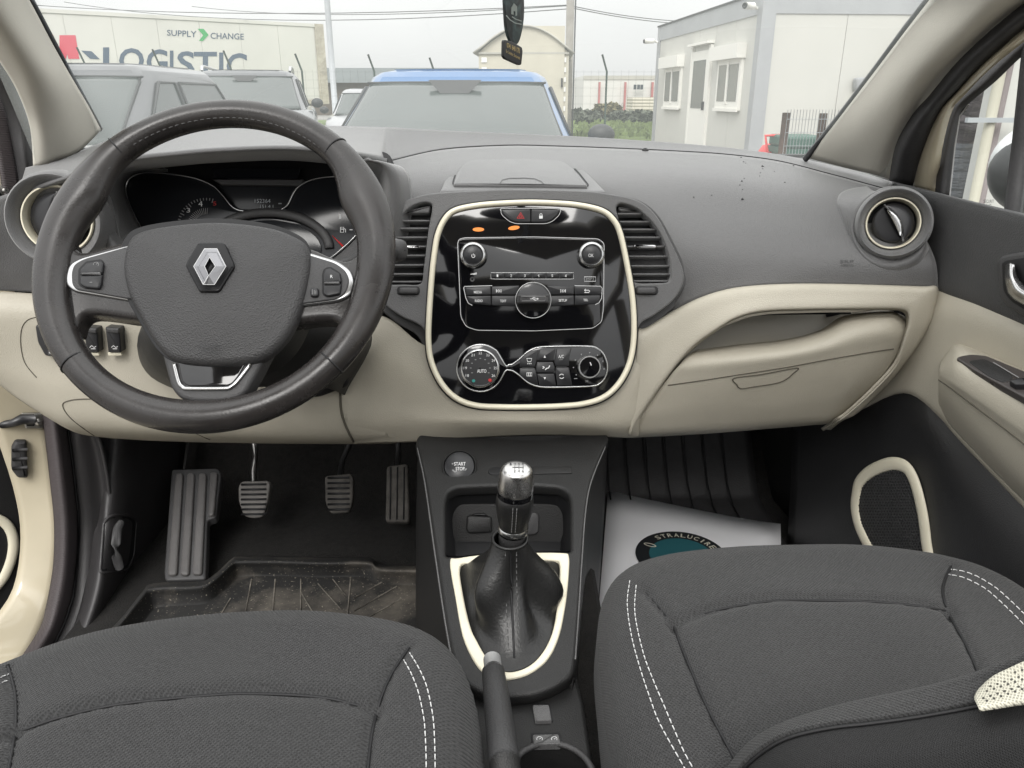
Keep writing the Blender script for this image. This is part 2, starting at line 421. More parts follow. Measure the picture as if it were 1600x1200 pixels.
# tufts of grass along the verge
tv = []
for i in range(2600):
    x, y = random.uniform(-4, 14), random.uniform(25.2, 44); hh = random.uniform(.08, .3); a = random.uniform(0, 6.28); w = random.uniform(.05, .14)
    dx, dy = math.cos(a) * w, math.sin(a) * w
    tv.append(([Vector((x - dx, y - dy, .03)), Vector((x + dx, y + dy, .03)), Vector((x + dx * 1.3 + random.uniform(-.1, .1), y, hh)), Vector((x - dx * .6, y, hh * .8))], [(0, 1, 2, 3)]))
V, Fc = merge(tv); put('grass_tufts', V, Fc, exmat('grass_blade', (.15, .19, .075), .9, .5, 3), kind='stuff')

# --- white semi trailer
M_TRAIL = exmat('trailer_white', (.62, .61, .57), .55, .06, .5)
M_NAVY = mat('navy_print', (.05, .085, .14), .6); M_CRIM = mat('crimson_print', (.62, .05, .09), .6); M_GRN = mat('green_print', (.03, .35, .09), .6)
M_DIRTY = exmat('dirty_white_metal', (.42, .38, .31), .6, .35, 3)
A = U(500, 38, 33.7); B = U(60, 15, 27.9)
ea = (B - A); ea.z = 0; ea.normalize()
A0 = Vector((A.x, A.y, 0)); LEN = 13.6; back = Vector((0, 1, 0)); bk = Vector((-ea.y, ea.x, 0)); bk = bk if bk.y > 0 else -bk
TR = thing('truck_trailer', 'long white box semi trailer with large navy lettering behind the parked cars', 'trailer', A0)
S_TR = Surf(A0, Vector((-bk.x, -bk.y, 0)))
hT = 4.0
def tp(u, v, h): return A0 + ea * u + bk * v + Vector((0, 0, h))
def tbox(name, u0, u1, v0, v1, z0, z1, m, p=TR):
    V = [tp(u, v, z) for u in (u0, u1) for v in (v0, v1) for z in (z0, z1)]
    return put(name, V, [(0, 1, 3, 2), (4, 6, 7, 5), (0, 4, 5, 1), (2, 3, 7, 6), (0, 2, 6, 4), (1, 5, 7, 3)], m, p, smooth=False)
tbox('box_body', .25, LEN, .02, 2.5, 1.15, hT - .1, M_TRAIL)
for i in range(9):
    tbox('side_panel', .3 + i * 1.47, .3 + (i + 1) * 1.47 - .012, 0, .02, 1.2, hT - .14, M_TRAIL)
tbox('top_rail', 0.0, LEN, -.03, 2.53, hT - .12, hT, M_TRAIL)
tbox('bottom_rail', .2, LEN, -.02, 2.52, 1.02, 1.16, M_DIRTY)
tbox('rear_frame', -.12, .25, -.04, .16, 1.0, hT, M_DIRTY); tbox('rear_frame', -.12, .25, 2.36, 2.54, 1.0, hT, M_DIRTY)
tbox('rear_door', -.05, .22, .16, 1.25, 1.05, hT - .13, M_DIRTY); tbox('rear_door', -.05, .22, 1.26, 2.36, 1.05, hT - .13, M_DIRTY)
for u in (2.0, 3.3, 4.6):
    for v in (.3, 2.2):
        lathe('wheel', tp(u, v, .5), bk, [(.05, -.17), (.3, -.17), (.5, -.14), (.52, 0), (.5, .14), (.3, .17), (.05, .17)], M_RUBBER, TR, 20)
tbox('chassis', .4, LEN - .4, .7, 1.8, .75, 1.02, M_DIRTY)
# lettering on the trailer, placed on its side
for ch, q, m in (('L', (161, 74, 192, 113), M_NAVY), ('O', (186, 75, 225, 114), M_NAVY), ('G', (229, 77, 262, 116), M_NAVY), ('I', (265.5, 79, 271, 117), M_NAVY),
                 ('S', (277, 80, 304, 119), M_NAVY), ('T', (303, 81, 339, 120), M_NAVY), ('I', (342.5, 82, 349, 121), M_NAVY), ('C', (354, 83, 386, 123), M_NAVY)):
    txt('letter', ch, q, S_TR, .012, m, TR, off=.02)
txt('slogan', 'SUPPLY', ((261, 46.5), (307, 48.5), (307, 58.5), (261, 55.5)), S_TR, .012, M_NAVY, TR, .01)
txt('slogan', 'CHANGE', ((329, 51), (381, 52.5), (381, 62), (329, 60.5)), S_TR, .012, M_NAVY, TR, .01)
slab('chevron', [(309, 45), (318, 45), (326, 54.5), (317, 64), (311, 63.5), (317.5, 55)], S_TR, .014, .004, 0, 0, M_GRN, TR)
slab('red_block', [(93, 55), (118, 55), (124, 92), (107, 92), (105, 84), (103, 92), (93, 92)], S_TR, .014, .004, 0, 0, M_CRIM, TR)
slab('red_block', [(60, 54), (83, 54), (89.5, 80), (90, 92), (60, 92)], S_TR, .014, .004, 0, 0, M_CRIM, TR)
slab('navy_block', [(127, 79), (143, 80), (156, 92.5), (141, 92)], S_TR, .014, .004, 0, 0, M_NAVY, TR)

# --- perimeter fence: posts with bent tops and wire
M_POST = exmat('fence_post_green', (.012, .035, .022), .6, .2, 3); M_WIRE = mat('fence_wire', (.10, .12, .11), .5, .6)
FN = thing('wire_fence', 'wire fence with dark bent topped posts behind the parked cars', 'fence', (-4, 22, 0))
tops = [(120, 74), (238, 77), (349, 79), (461, 84), (575, 85), (671, 90), (941, 85)]
posts = []
for i, (px, py) in enumerate(tops):
    t = U(px, py, 22); dx = -.13 if i > 4 else -.10
    k = Vector((t.x + .14, 22, t.z - .42)); posts.append(k)
    tube('post', [Vector((k.x + .0, 22, 0)), k, Vector((t.x, 22, t.z))], .026, M_POST, FN, seg=8, n=(0, 1, 0))
wv = []
x0, x1 = posts[0].x, posts[-1].x + 2.4
for k in range(int((x1 - x0) / .2)):
    x = x0 + k * .2; wv.append(tubegeo([Vector((x, 22, .05)), Vector((x, 22, 1.95))], .0022, False, (0, 1, 0), 3))
for k in range(10): wv.append(tubegeo([Vector((x0, 22, .1 + k * .2)), Vector((x1, 22, .1 + k * .2))], .0022, False, (0, 1, 0), 3))
V, Fc = merge(wv); put('wire_mesh', V, Fc, M_WIRE, FN, kind='stuff')

# --- lamp post and utility pole, overhead lines
M_CONC = exmat('pole_concrete', (.33, .31, .28), .8, .15, 4); M_GALV = exmat('galvanised_steel', (.42, .44, .46), .45, .1, 4)
p0 = U(520, 120, 24); lp = thing('lamp_post', 'thin grey steel lamp post beside the trailer end', 'lamp post', (p0.x, 24, 0))
tube('pole', [Vector((p0.x, 24, z)) for z in (0, 3, 6, 9)], [.09, .085, .07, .06], M_GALV, lp, n=(0, 1, 0), seg=12)
tube('arm', [Vector((p0.x, 24, 9)), Vector((p0.x, 23.3, 9.5)), Vector((p0.x, 22.4, 9.6))], .03, M_GALV, lp)
box('lamp_head', (p0.x, 22.2, 9.6), .25, .6, .1, M_GALV, lp, bev=.03)
p1 = U(889, 100, 23.2); up = thing('utility_pole', 'tall concrete utility pole beside the arched site wagon', 'utility pole', (p1.x, 23.2, 0))
V, Fc = merge([boxgeo((p1.x, 23.2, 4.5), .2, .22, 9)]); put('pole', V, Fc, M_CONC, up, smooth=False)
box('cross_arm', (p1.x, 23.2, 8.6), 1.5, .1, .1, M_GALV, up)
tube('down_cable', [Vector((p1.x + .13, 23.05, z)) for z in (0, 4, 9)], .02, M_RUBBER, up, n=(0, 1, 0), seg=6)
M_CABLE = mat('cable', (.10, .10, .10), .6)
def wire(a, b, sag, nm='overhead_cable', lab=''):
    A, B = a, b; pts = [A.lerp(B, t / 14) + Vector((0, 0, -sag * 4 * (t / 14) * (1 - t / 14))) for t in range(15)]
    return tube(nm, pts, .013, M_CABLE, None, seg=5, label=lab, cat='cable', group='overhead cables')
wl = [((-60, -2, 34), (886, 8, 23.3), .35, 'overhead cable crossing above the trailer, highest one meeting the pole'),
      ((100, 3, 40), (886, 14, 23.3), .5, 'overhead cable sagging to the pole just below the highest one'),
      ((300, 10, 45), (886, 9, 23.4), .3, 'overhead cable in the middle of the sky left of the pole'),
      ((892, 9, 23.3), (1100, 34, 30), .1, 'overhead cable running from the pole down behind the site office'),
      ((892, 12, 23.3), (1100, 38, 31), .1, 'lower overhead cable from the pole to behind the site office')]
for a, b, s_, lb in wl: wire(U(*a), U(*b), s_, lab=lb)

# --- arched site wagon
M_WAG = exmat('wagon_cream', (.52, .49, .40), .6, .08, 1); M_WAGR = exmat('wagon_roof', (.42, .41, .36), .6, .1, 1); M_STRIPE = mat('white_stripe', (.8, .8, .78), .6)
wl_, wr_ = U(748, 90, 20), U(889, 90, 20); wx0, wx1 = wl_.x, wr_.x; zt = U(820, 44, 20).z; ze = U(820, 83, 20).z
WG = thing('site_wagon', 'cream site wagon with arched roof and red and white corner strips', 'wagon', ((wx0 + wx1) / 2, 20, 0))
arch = [Vector((wx0 + (wx1 - wx0) * i / 16, 20, ze + (zt - ze) * math.sin(math.pi * i / 16) ** .9)) for i in range(17)]
ring0 = [Vector((wx0, 20, .55))] + arch + [Vector((wx1, 20, .55))]
V = ring0 + [v + Vector((.22, 5, 0)) for v in ring0]; n0 = len(ring0)
put('wall', V, [tuple(range(n0)), tuple(range(2 * n0 - 1, n0 - 1, -1))] + [(i, n0 + i, n0 + (i + 1) % n0, (i + 1) % n0) for i in range(n0)], M_WAG, WG, smooth=False)
ar2 = [v + Vector((0, -.12, .03)) for v in arch]; ar2[0] += Vector((-.12, 0, -.05)); ar2[-1] += Vector((.1, 0, -.05))
patch('roof', [ar2, [v + Vector((.11, 2.6, 0)) for v in ar2], [v + Vector((.23, 5.25, 0)) for v in ar2]], M_WAGR, WG, n=1, thick=.04)
box('door', ((wx0 + wx1) / 2 + .42, 19.975, 1.75), 1.1, .05, 2.2, M_WAG, WG); box('door_handle', ((wx0 + wx1) / 2 + .92, 19.92, 1.6), .04, .06, .2, M_RUBBER, WG)
box('eave_rail', ((wx0 + wx1) / 2, 19.97, ze), wx1 - wx0, .05, .04, M_WAGR, WG)
for sx, xx in ((1, wx0 + .13), (-1, wx1 - .13)):
    for k in range(9):
        box('corner_strip', (xx, 19.985, ze - .15 - k * .22), .13, .02, .11, M_STRIPE, WG)
tube('drawbar', [Vector(((wx0 + wx1) / 2, 20, .6)), Vector(((wx0 + wx1) / 2, 18.6, .5))], .05, M_GALV, WG)
for xx in (wx0 + .2, wx1 - .1):
    for yy in (21, 24): lathe('wheel', (xx + (yy - 20) * .044, yy, .38), (1, 0, 0), [(.05, -.1), (.3, -.1), (.38, -.06), (.38, .06), (.3, .1), (.05, .1)], M_RUBBER, WG, 18)

# --- far hall with red frame, low white container, dark shed, bushes
M_HALL = exmat('hall_sheet', (.60, .60, .56), .6, .05, .2); M_REDF = mat('red_steel', (.40, .15, .14), .6); M_WIN = mat('far_window', (.05, .06, .07), .2)
hl = U(895, 127, 70); hr = U(1045, 126, 62); pk = U(913, 118, 70)
HL = thing('warehouse', 'far pale warehouse with red steel frame beyond the grass', 'warehouse', ((hl.x + hr.x) / 2, 68, 0))
gw = 14.0
fr0 = Vector((U(912, 118, 66).x, 66, 0)); fr1 = Vector((hr.x + 20, 64, 0)); zt0 = U(912, 118, 66).z
lw = U(893, 128, 72)
V = [fr0, fr1, fr1 + Vector((0, 0, zt0 - .35)), fr0 + Vector((0, 0, zt0)), Vector((lw.x - 1, 73, 0)), Vector((lw.x - 1, 73, lw.z)), fr1 + Vector((0, 14, 0)), fr1 + Vector((0, 14, zt0 - .35))]
put('wall', V, [(0, 1, 2, 3), (4, 0, 3, 5), (1, 6, 7, 2), (6, 4, 5, 7), (3, 2, 7, 5)], M_HALL, HL, smooth=False)
box('eave', ((fr0.x + fr1.x) / 2, 65.2, zt0 - .16), fr1.x - fr0.x, .5, .3, M_WAGR, HL, rot=math.atan2(-2, fr1.x - fr0.x))
for px in (937, 977.5, 1020):
    q = U(px, 124, 65.4); box('column', (q.x, q.y, q.z / 2 - .1), .15, .3, q.z - .2, M_REDF, HL)
for px in (992.5, 998, 1003):
    q = U(px, 136, 65); box('window', (q.x, 65.1, q.z), .22, .08, .36, M_WIN, HL)
q = U(1015, 146, 60); rb = U(1006, 163, 44)
c0 = U(984, 152, 44); c1 = U(1032, 178, 42)
box('storage_container', ((c0.x + c1.x) / 2 + 1.2, 44, (c0.z + c1.z) / 2), (c1.x - c0.x) + 2.4, 2.2, c0.z - c1.z, exmat('container_cream', (.55, .51, .42), .6, .1, .6, bump=('ribs', 2, .02)), label='low cream storage container beyond the grass beside the office', cat='container')
put('red_hydrant_box', *merge([boxgeo((q.x, 43, q.z), .5, .4, .9)]), M_REDF, None, False, label='small red cabinet standing on the low cream container', cat='cabinet')
s0, s1 = U(523, 103, 60), U(605, 165, 60)
SH = thing('dark_shed', 'dark long shed on the horizon behind the lamp post', 'shed', ((s0.x + s1.x) / 2, 62, 0))
M_SHED = exmat('shed_brown', (.13, .105, .085), .8, .3, .3); M_SHEDR = exmat('shed_roof', (.10, .115, .115), .7, .1, .5)
sx0, sx1 = s0.x - 7, s1.x + 8
zr = s0.z; zw = U(560, 127, 60).z
put('wall', *boxgeo(((sx0 + sx1) / 2, 64, zw / 2), sx1 - sx0, 7, zw), M_SHED, SH, smooth=False)
V = [Vector((sx0, 59.7, zw - .1)), Vector((sx1, 59.7, zw - .1)), Vector((sx1, 64, zr)), Vector((sx0, 64, zr)), Vector((sx1, 68.3, zw - .1)), Vector((sx0, 68.3, zw - .1))]
put('roof', V, [(0, 1, 2, 3), (3, 2, 4, 5), (0, 3, 5), (1, 4, 2)], M_SHEDR, SH, smooth=False)
M_LEAFA = exmat('bush_leaf_dark', (.085, .095, .07), .9, .5, 2); M_LEAFB = exmat('bush_leaf_olive', (.17, .15, .08), .9, .4, 2)
M_BARK = exmat('bark', (.09, .07, .055), .9, .3, 6)
def bush(px, w, h, Y, m, lab):
    c = U(px, 188, Y); B_ = thing('bush', lab, 'bush', (c.x, Y, 0), 'bushes beyond the fence'); lv = []
    for i in range(900):
        a = random.uniform(0, 6.28); rr = math.sqrt(random.random()); z = random.random()
        ww = w * (1 - .55 * z ** 2) * (.75 + .25 * math.sin(3 * a + px))
        p = Vector((c.x + math.cos(a) * rr * ww, Y + math.sin(a) * rr * w * .6, .05 + h * z * (.8 + .3 * random.random())))
        s = random.uniform(.06, .17); q = Matrix.Rotation(random.uniform(0, 6.28), 3, Vector((random.gauss(0, 1), random.gauss(0, 1), random.gauss(0, 1))).normalized())
        lv.append(([p + q @ Vector(v) for v in ((-s, -s * .6, 0), (s, -s * .6, 0), (s * .6, s * .7, s * .2), (-s * .6, s * .6, 0))], [(0, 1, 2, 3)]))
    V, Fc = merge(lv); put('foliage', V, Fc, m, B_)
    V, Fc = merge([tubegeo([Vector((c.x, Y, 0)), Vector((c.x + random.uniform(-w, w) * .7, Y + random.uniform(-.3, .3), h * random.uniform(.7, 1.25)))], [.03, .006], False, (0, 1, 0), 5) for k in range(14)])
    put('stem', V, Fc, M_BARK, B_)
bush(902, 1.0, .6, 40, M_LEAFA, 'dark bush right behind the utility pole')
bush(923, 1.0, .5, 41, M_LEAFA, 'dark low bush in the middle of the hedge before the warehouse')
bush(938, .8, .8, 42, M_LEAFB, 'olive yellow bush left of the green fence post')
bush(955, 1.0, .85, 42, M_LEAFB, 'tall olive bush just right of the green fence post')
bush(972, 1.0, .5, 41, M_LEAFA, 'low dark bush beside the cream storage container')
bush(1000, 1.3, .5, 40.5, M_LEAFA, 'flat dark bush in front of the cream storage container')
bush(1022, 1.2, .45, 40.5, M_LEAFA, 'flat dark bush nearest the site office wall')

# --- site office container
M_OFF = exmat('office_panel', (.55, .545, .505), .55, .06, .5); M_OFFG = exmat('office_grey_frame', (.36, .37, .38), .5, .08, 2); M_PVC = mat('white_pvc', (.80, .79, .74), .4)
M_PANE = mat('office_pane', (.16, .17, .165), .08, spec=.8)
oc = Vector((U(1196, -10, 12.6).x, 12.6, 0)); ob = Vector((U(1030, 52, 18.7).x, 18.7, 0))
od = (ob - oc).normalized(); ox = Vector((od.y, -od.x, 0)); OL = (ob - oc).length; OH = 2.72
OF = thing('site_office', 'white panelled site office container with grey frame, two windows and a door', 'site office', oc)
def opt(u, v, z): return oc + od * u + ox * v + Vector((0, 0, z))
def obox(name, u0, u1, v0, v1, z0, z1, m, p=None):
    V = [opt(u, v, z) for u in (u0, u1) for v in (v0, v1) for z in (z0, z1)]
    o = put(name, V, [(0, 1, 3, 2), (4, 6, 7, 5), (0, 4, 5, 1), (2, 3, 7, 6), (0, 2, 6, 4), (1, 5, 7, 3)], m, p or OF, smooth=False); return o
OWD = 4.9
obox('core', .03, OL - .03, .03, OWD - .03, .12, OH - .05, M_OFF)
npan = 6
for i in range(npan):
    a = .17 + (OL - .34) / npan * i; obox('wall_panel', a, a + (OL - .34) / npan - .008, 0, .03, .2, OH - .28, M_OFF)
for i in range(4):
    a = .17 + (OWD - .34) / 4 * i; obox('wall_panel', 0, .03, a, a + (OWD - .34) / 4 - .008, .2, OH - .28, M_OFF)
obox('roof_beam', -.02, OL + .02, -.02, .14, OH - .28, OH, M_OFFG); obox('roof_beam', -.02, .14, .14, OWD, OH - .28, OH, M_OFFG)
obox('roof_edge', -.04, OL + .04, -.04, OWD + .02, OH, OH + .03, M_RUBBER)
obox('base_beam', -.02, OL + .02, -.02, .14, 0, .2, M_OFFG); obox('base_beam', -.02, .14, .14, OWD, 0, .2, M_OFFG)
obox('corner_post', -.025, .17, -.025, .19, .0, OH - .0, M_OFFG); obox('corner_post', OL - .17, OL + .025, -.025, .15, 0, OH, M_OFFG)
SO = Surf(oc, -ox)
def ouz(px, py):
    q = SO.at(px, py) - oc; return q.dot(od), q.z
def owin(x0, x1, yt0, yt1, yb0, yb1, shut=True):
    u1, zt_ = ouz(x0, yt0); u0, _ = ouz(x1, yt1); _, zb = ouz((x0 + x1) / 2, (yb0 + yb1) / 2); zt2 = (ouz(x0, yt0)[1] + ouz(x1, yt1)[1]) / 2
    f = obox('window', u0, u1, -.05, .0, zb, zt2, M_PVC)
    mid = (u0 + u1) / 2
    obox('pane', u0 + .09, mid - .04, -.056, -.05, zb + .14, zt2 - .1, M_PANE, f); obox('pane', mid + .04, u1 - .09, -.056, -.05, zb + .14, zt2 - .1, M_PANE, f)
    obox('sash', mid - .04, mid + .04, -.07, -.05, zb + .1, zt2 - .06, M_PVC, f)
    obox('sill', u0 - .03, u1 + .03, -.075, -.05, zb - .02, zb + .03, M_PVC, f)
    if shut: obox('shutter_box', u0 - .04, u1 + .22, -.15, -.0, zt2 - .02, zt2 + .2, M_PVC, f)
owin(1043, 1068, 105, 103, 169, 170); owin(1127, 1164, 93, 88, 172, 173)
u1, zd = ouz(1086, 82); u0, _ = ouz(1112, 80)
dr = obox('door', u0, u1, -.045, 0, .2, zd, M_PVC); obox('pane', u0 + .13, u1 - .13, -.052, -.045, 1.08, zd - .16, M_PANE, dr); obox('handle', u0 + .05, u0 + .08, -.09, -.045, 1.05, 1.2, M_RUBBER, dr)
obox('door_frame', u0 - .1, u0 - .0, -.05, 0, .2, zd + .08, M_PVC); obox('door_frame', u1 + .0, u1 + .08, -.05, 0, .2, zd + .08, M_PVC); obox('door_canopy', u0 - .12, u1 + .12, -.12, 0, zd + .1, zd + .14, M_PVC)
def cctv(u, v, z, lab, dirv):
    o = thing('security_camera', lab, 'camera', opt(u, v, z), 'security cameras on the office corners')
    tube('body', [opt(u, v, z), opt(u, v, z) + dirv * .22], .05, M_PVC, o, seg=12); tube('lens', [opt(u, v, z) + dirv * .221, opt(u, v, z) + dirv * .235], .04, M_DEEP, o, seg=12)
    tube('bracket', [opt(u, v, z), opt(u, v, z) - dirv * .1 + Vector((0, 0, -.03))], .025, M_PVC, o)
cctv(.12, -.12, OH - .17, 'white security camera on the near roof corner of the office', Vector((-.75, -.66, -.05)))
cctv(OL - .1, -.14, OH - .28, 'small white security camera on the far corner of the office', Vector((-.97, -.2, -.05)))
# lamp on the office front wall, beside pillar
SF = Surf(oc, -od)
pl = thing('wall_lamp', 'dark rounded floodlight on the white office front wall', 'floodlight', SF.at(1351, 150, .1))
slab('lamp_housing', rrect(1339, 121, 1366, 142, 5), SF, .16, .12, .02, 0, M_OFFG, pl); slab('mount', rpoly([(1338, 143), (1362, 143), (1355, 165), (1330, 165)], 3), SF, .1, .098, .01, 0, M_PVC, pl)

# mesh fence with rusty posts, green bin and red trolley in front of the office
M_RUST = exmat('rusty_post', (.13, .075, .055), .8, .3, 8); M_BING = mat('bin_green', (.035, .10, .075), .5); M_REDT = mat('red_paint', (.62, .06, .06), .45)
MF = thing('mesh_fence', 'wire mesh panel between rusty posts before the office wall', 'fence', U(1255, 240, 9.0) * 1.0)
yf = 9.0
for px0, py0, px1, py1 in ((1229, 176, 1222, 238), (1287, 177, 1279, 240), (1345, 178, 1334, 240)):
    t = U(px0, py0, yf); b_ = Vector((t.x, yf, 0)); tube('post', [b_, t], .045, M_RUST, MF, seg=4, n=(0, 1, 0))
l, r_ = U(1229, 171, yf), U(1420, 176, yf); wv = []
for k in range(40):
    x = l.x + (r_.x - l.x) * k / 39; wv.append(tubegeo([Vector((x, yf - .05, .1)), Vector((x, yf - .05, l.z))], .003, False, (0, 1, 0), 4))
for k in range(7):
    z = .2 + (l.z - .3) * k / 6; wv.append(tubegeo([Vector((l.x, yf - .05, z)), Vector((r_.x, yf - .05, z))], .003, False, (0, 1, 0), 4))
V, Fc = merge(wv); put('wire_panel', V, Fc, M_GALV, MF)
bn0, bn1 = U(1231, 210, 10), U(1290, 212, 10)
BN = thing('wheelie_bin', 'dark green wheelie bin behind the mesh fence panel', 'bin', ((bn0.x + bn1.x) / 2, 10, 0))
bw = bn1.x - bn0.x
V = [Vector(((bn0.x + bn1.x) / 2 + sx * bw / 2 * k, 10.3 + sy * .35 * k, z)) for k, z in ((.8, .05), (1, bn0.z - .16)) for sx, sy in ((-1, -1), (1, -1), (1, 1), (-1, 1))]
put('body', V, [(0, 1, 2, 3), (4, 5, 6, 7)] + [(i, (i + 1) % 4, 4 + (i + 1) % 4, 4 + i) for i in range(4)], M_BING, BN, smooth=False)
box('lid', ((bn0.x + bn1.x) / 2, 10.28, bn0.z - .09), bw * 1.06, .8, .14, M_BING, BN, bev=.03); box('rim', ((bn0.x + bn1.x) / 2, 10.28, bn0.z - .2), bw * 1.1, .82, .07, M_BING, BN)
for sx in (-1, 1): lathe('wheel', ((bn0.x + bn1.x) / 2 + sx * bw * .4, 10.6, .1), (1, 0, 0), [(.02, -.03), (.1, -.03), (.1, .03), (.02, .03)], M_RUBBER, BN, 14)
th = [U(1199, 237, 10.5), U(1196, 212, 10.5), U(1224, 211, 10.5), U(1230, 237, 10.5)]
TRL = thing('hand_trolley', 'red tubular handle and red tank beside the office corner post', 'trolley', (th[0].x + .2, 10.5, 0))
tube('handle', [Vector((th[0].x, 10.5, .1)), th[0], th[1], th[2], th[3], Vector((th[3].x, 10.5, .1))], .02, M_REDT, TRL, n=(0, 1, 0))
tc_ = U(1211, 240, 10.7); lathe('tank', (tc_.x, 10.75, .2), (0, 0, 1), [(.01, 0), (.2, 0), (.22, .06), (.22, tc_.z - .2), (.16, tc_.z - .1), (.01, tc_.z - .05)], M_REDT, TRL, 20)

# --- parked cars
M_CG = mat('car_glass', (.055, .066, .063), .16, spec=.6, var=.1, vscale=2); M_TYRE = mat('tyre', (.02, .02, .02), .8); M_LAMP = mat('headlamp_glass', (.6, .62, .65), .1); M_TRIM = mat('car_black_trim', (.025, .025, .027), .5)
def car(lab, x, y, yaw, col, H=1.47, WB=1.34, WT=1.10, belt=1.0, dys=.85, roofl=1.5, rails=False, body_w=1.75, sensor=True, nm='parked_car', metal=.3):
    """front faces -y; origin at windscreen base on ground"""
    o = thing(nm, lab, 'car', (x, y, 0), 'cars parked facing us'); M = Matrix.Rotation(yaw, 4, 'Z'); base = Vector((x, y, 0))
    T = lambda a, b, c: base + M @ Vector((a, b, c))
    mp_ = mat('car_paint', col, .3, metal, coat=.7, var=.04)
    # lower body: stations along y
    hb = body_w / 2
    st = [(-1.15, .80, .35, .62), (-1.05, .88, .28, .72), (-.7, .97, .22, .86), (-.1, 1.0, .2, belt - .02), (.6, 1.0, .2, belt), (2.0, 1.0, .2, belt + .03), (2.7, .97, .25, belt + .02), (3.0, .88, .4, belt - .05)]
    rows = []
    for yy, k, zl, zt in st:
        w = hb * k
        rows.append([T(-w * .96, yy, zl), T(-w, yy, zl + .15), T(-w, yy, zt - .25), T(-w * .97, yy, zt - .06), T(-w * .82, yy, zt), T(0, yy, zt + .03), T(w * .82, yy, zt), T(w * .97, yy, zt - .06), T(w, yy, zt - .25), T(w, yy, zl + .15), T(w * .96, yy, zl)])
    patch('body', rows, mp_, o, n=2, thick=0)
    put('front_face', [rows[0][i] for i in range(11)], [tuple(range(11))], M_TRIM, o, smooth=False)
    # cabin: belt outline to roof outline, slightly crowned
    wb, wt = WB / 2 * 1.08, WT / 2 * 1.06; rl = dys + roofl
    def sec(t):   # t 0 belt .. 1 roof
        w = wb + (wt - wb) * t ** .9; y0 = dys * t; y1 = rl + .55 - .55 * t ** 1.3; z = belt + (H - .06 - belt) * t
        return [(-w, y1, z), (-w, y0 + .22, z), (-w * .9, y0 + .05, z), (-w * .5, y0 - .02, z), (0, y0 - .04, z), (w * .5, y0 - .02, z), (w * .9, y0 + .05, z), (w, y0 + .22, z), (w, y1, z), (w * .6, y1 + .08, z), (-w * .6, y1 + .08, z)]
    S_ = [sec(t) for t in (0, .3, .6, .85, .95)]
    roof = [[(a * .93, (b - 1.3) * .95 + 1.3 + .02, H - .025) for a, b, c in S_[-1]], [(a * .7, (b - 1.6) * .8 + 1.6, H) for a, b, c in S_[-1]]]
    V = [T(*p) for s in S_ + roof for p in s]; nn = 11
    put('cabin', V, grid_faces(len(S_) + 2, nn, False, True) + [tuple((len(S_) + 1) * nn + j for j in range(nn))], mp_, o, ang=35).modifiers.new('rounding', 'BEVEL').width = .035
    # glass slightly proud of the cabin
    def gsec(t, k=1.0):
        w = (wb + (wt - wb) * t ** .9) * k; y0 = dys * t - .015; z = belt + (H - .06 - belt) * t
        return [T(-w * .92, y0 + .068, z), T(-w * .875, y0 + .025, z), T(-w * .52, y0 - .03, z), T(0, y0 - .05, z), T(w * .52, y0 - .03, z), T(w * .875, y0 + .025, z), T(w * .92, y0 + .068, z)]
    ws = patch('windscreen', [gsec(t) for t in (.02, .35, .7, .93)], M_CG, o, n=3, thick=.01)
    tube('windscreen_seal', crom([gsec(.0)[0], gsec(.5)[0], gsec(.89)[0], gsec(.93)[1], gsec(.935)[3], gsec(.93)[5], gsec(.89)[6], gsec(.5)[6], gsec(0)[6]], 6, False), .008, M_TRIM, o, seg=6)
    if sensor:
        g_ = gsec(.87); c = g_[3] + M @ Vector((0, -.02, 0)); sv = [(-.17, .0), (.17, .0), (.09, -.10), (-.09, -.10)]
        put('sensor_housing', [c + M @ Vector((a, b * .55 - .012, b * .8 + .04)) for a, b in sv] + [c + M @ Vector((a, b * .55 + .02, b * .8 + .04)) for a, b in sv], [(0, 1, 2, 3), (4, 7, 6, 5)] + [(i, (i + 1) % 4, 4 + (i + 1) % 4, 4 + i) for i in range(4)], M_TRIM, ws, smooth=False)
    for sd_ in (-1, 1):
        def sp(t, yy):
            w = (wb + (wt - wb) * t ** .9) + .006; return T(sd_ * w, yy, belt + (H - .06 - belt) * t)
        for a0, a1, b0, b1 in ((.38, 1.18, .80, 1.2), (1.27, rl + .3, 1.29, rl + .02)):
            V = [sp(.06, a0), sp(.06, a1), sp(.86, b1), sp(.86, max(b0, dys + .12))]
            sw_ = put('side_window', V, [(0, 1, 2, 3)], M_CG, o, smooth=False, thick=.008); tube('window_seal', V, .012, M_TRIM, sw_, True, M @ Vector((sd_, 0, 0)), 6)
        mc = T(sd_ * (wb + .16), .36, belt + .08); V, Fc = [], []
        m_ = bmesh.new(); bmesh.ops.create_uvsphere(m_, u_segments=14, v_segments=9, radius=1)
        V = [mc + M @ Vector((v.co.x * .085, v.co.y * .06, v.co.z * .065)) for v in m_.verts]; Fc = [tuple(v.index for v in f.verts) for f in m_.faces]; m_.free()
        put('wing_mirror', V, Fc, M_TRIM if rails or sensor else mp_, o)
        for yy in (-.55, 2.1):
            lathe('wheel', T(sd_ * (hb - .1), yy, .32), M @ Vector((1, 0, 0)), [(.05, -.1), (.2, -.1), (.3, -.1), (.32, -.05), (.32, .05), (.3, .1), (.2, .1), (.05, .1)], M_TYRE, o, 20)
        hd = [T(sd_ * hb * .55, -1.15, .68), T(sd_ * hb * .86, -1.0, .70), T(sd_ * hb * .88, -.95, .80), T(sd_ * hb * .6, -1.08, .78)]
        put('headlamp', hd, [(0, 1, 2, 3)], M_LAMP, o, smooth=False, thick=.03)
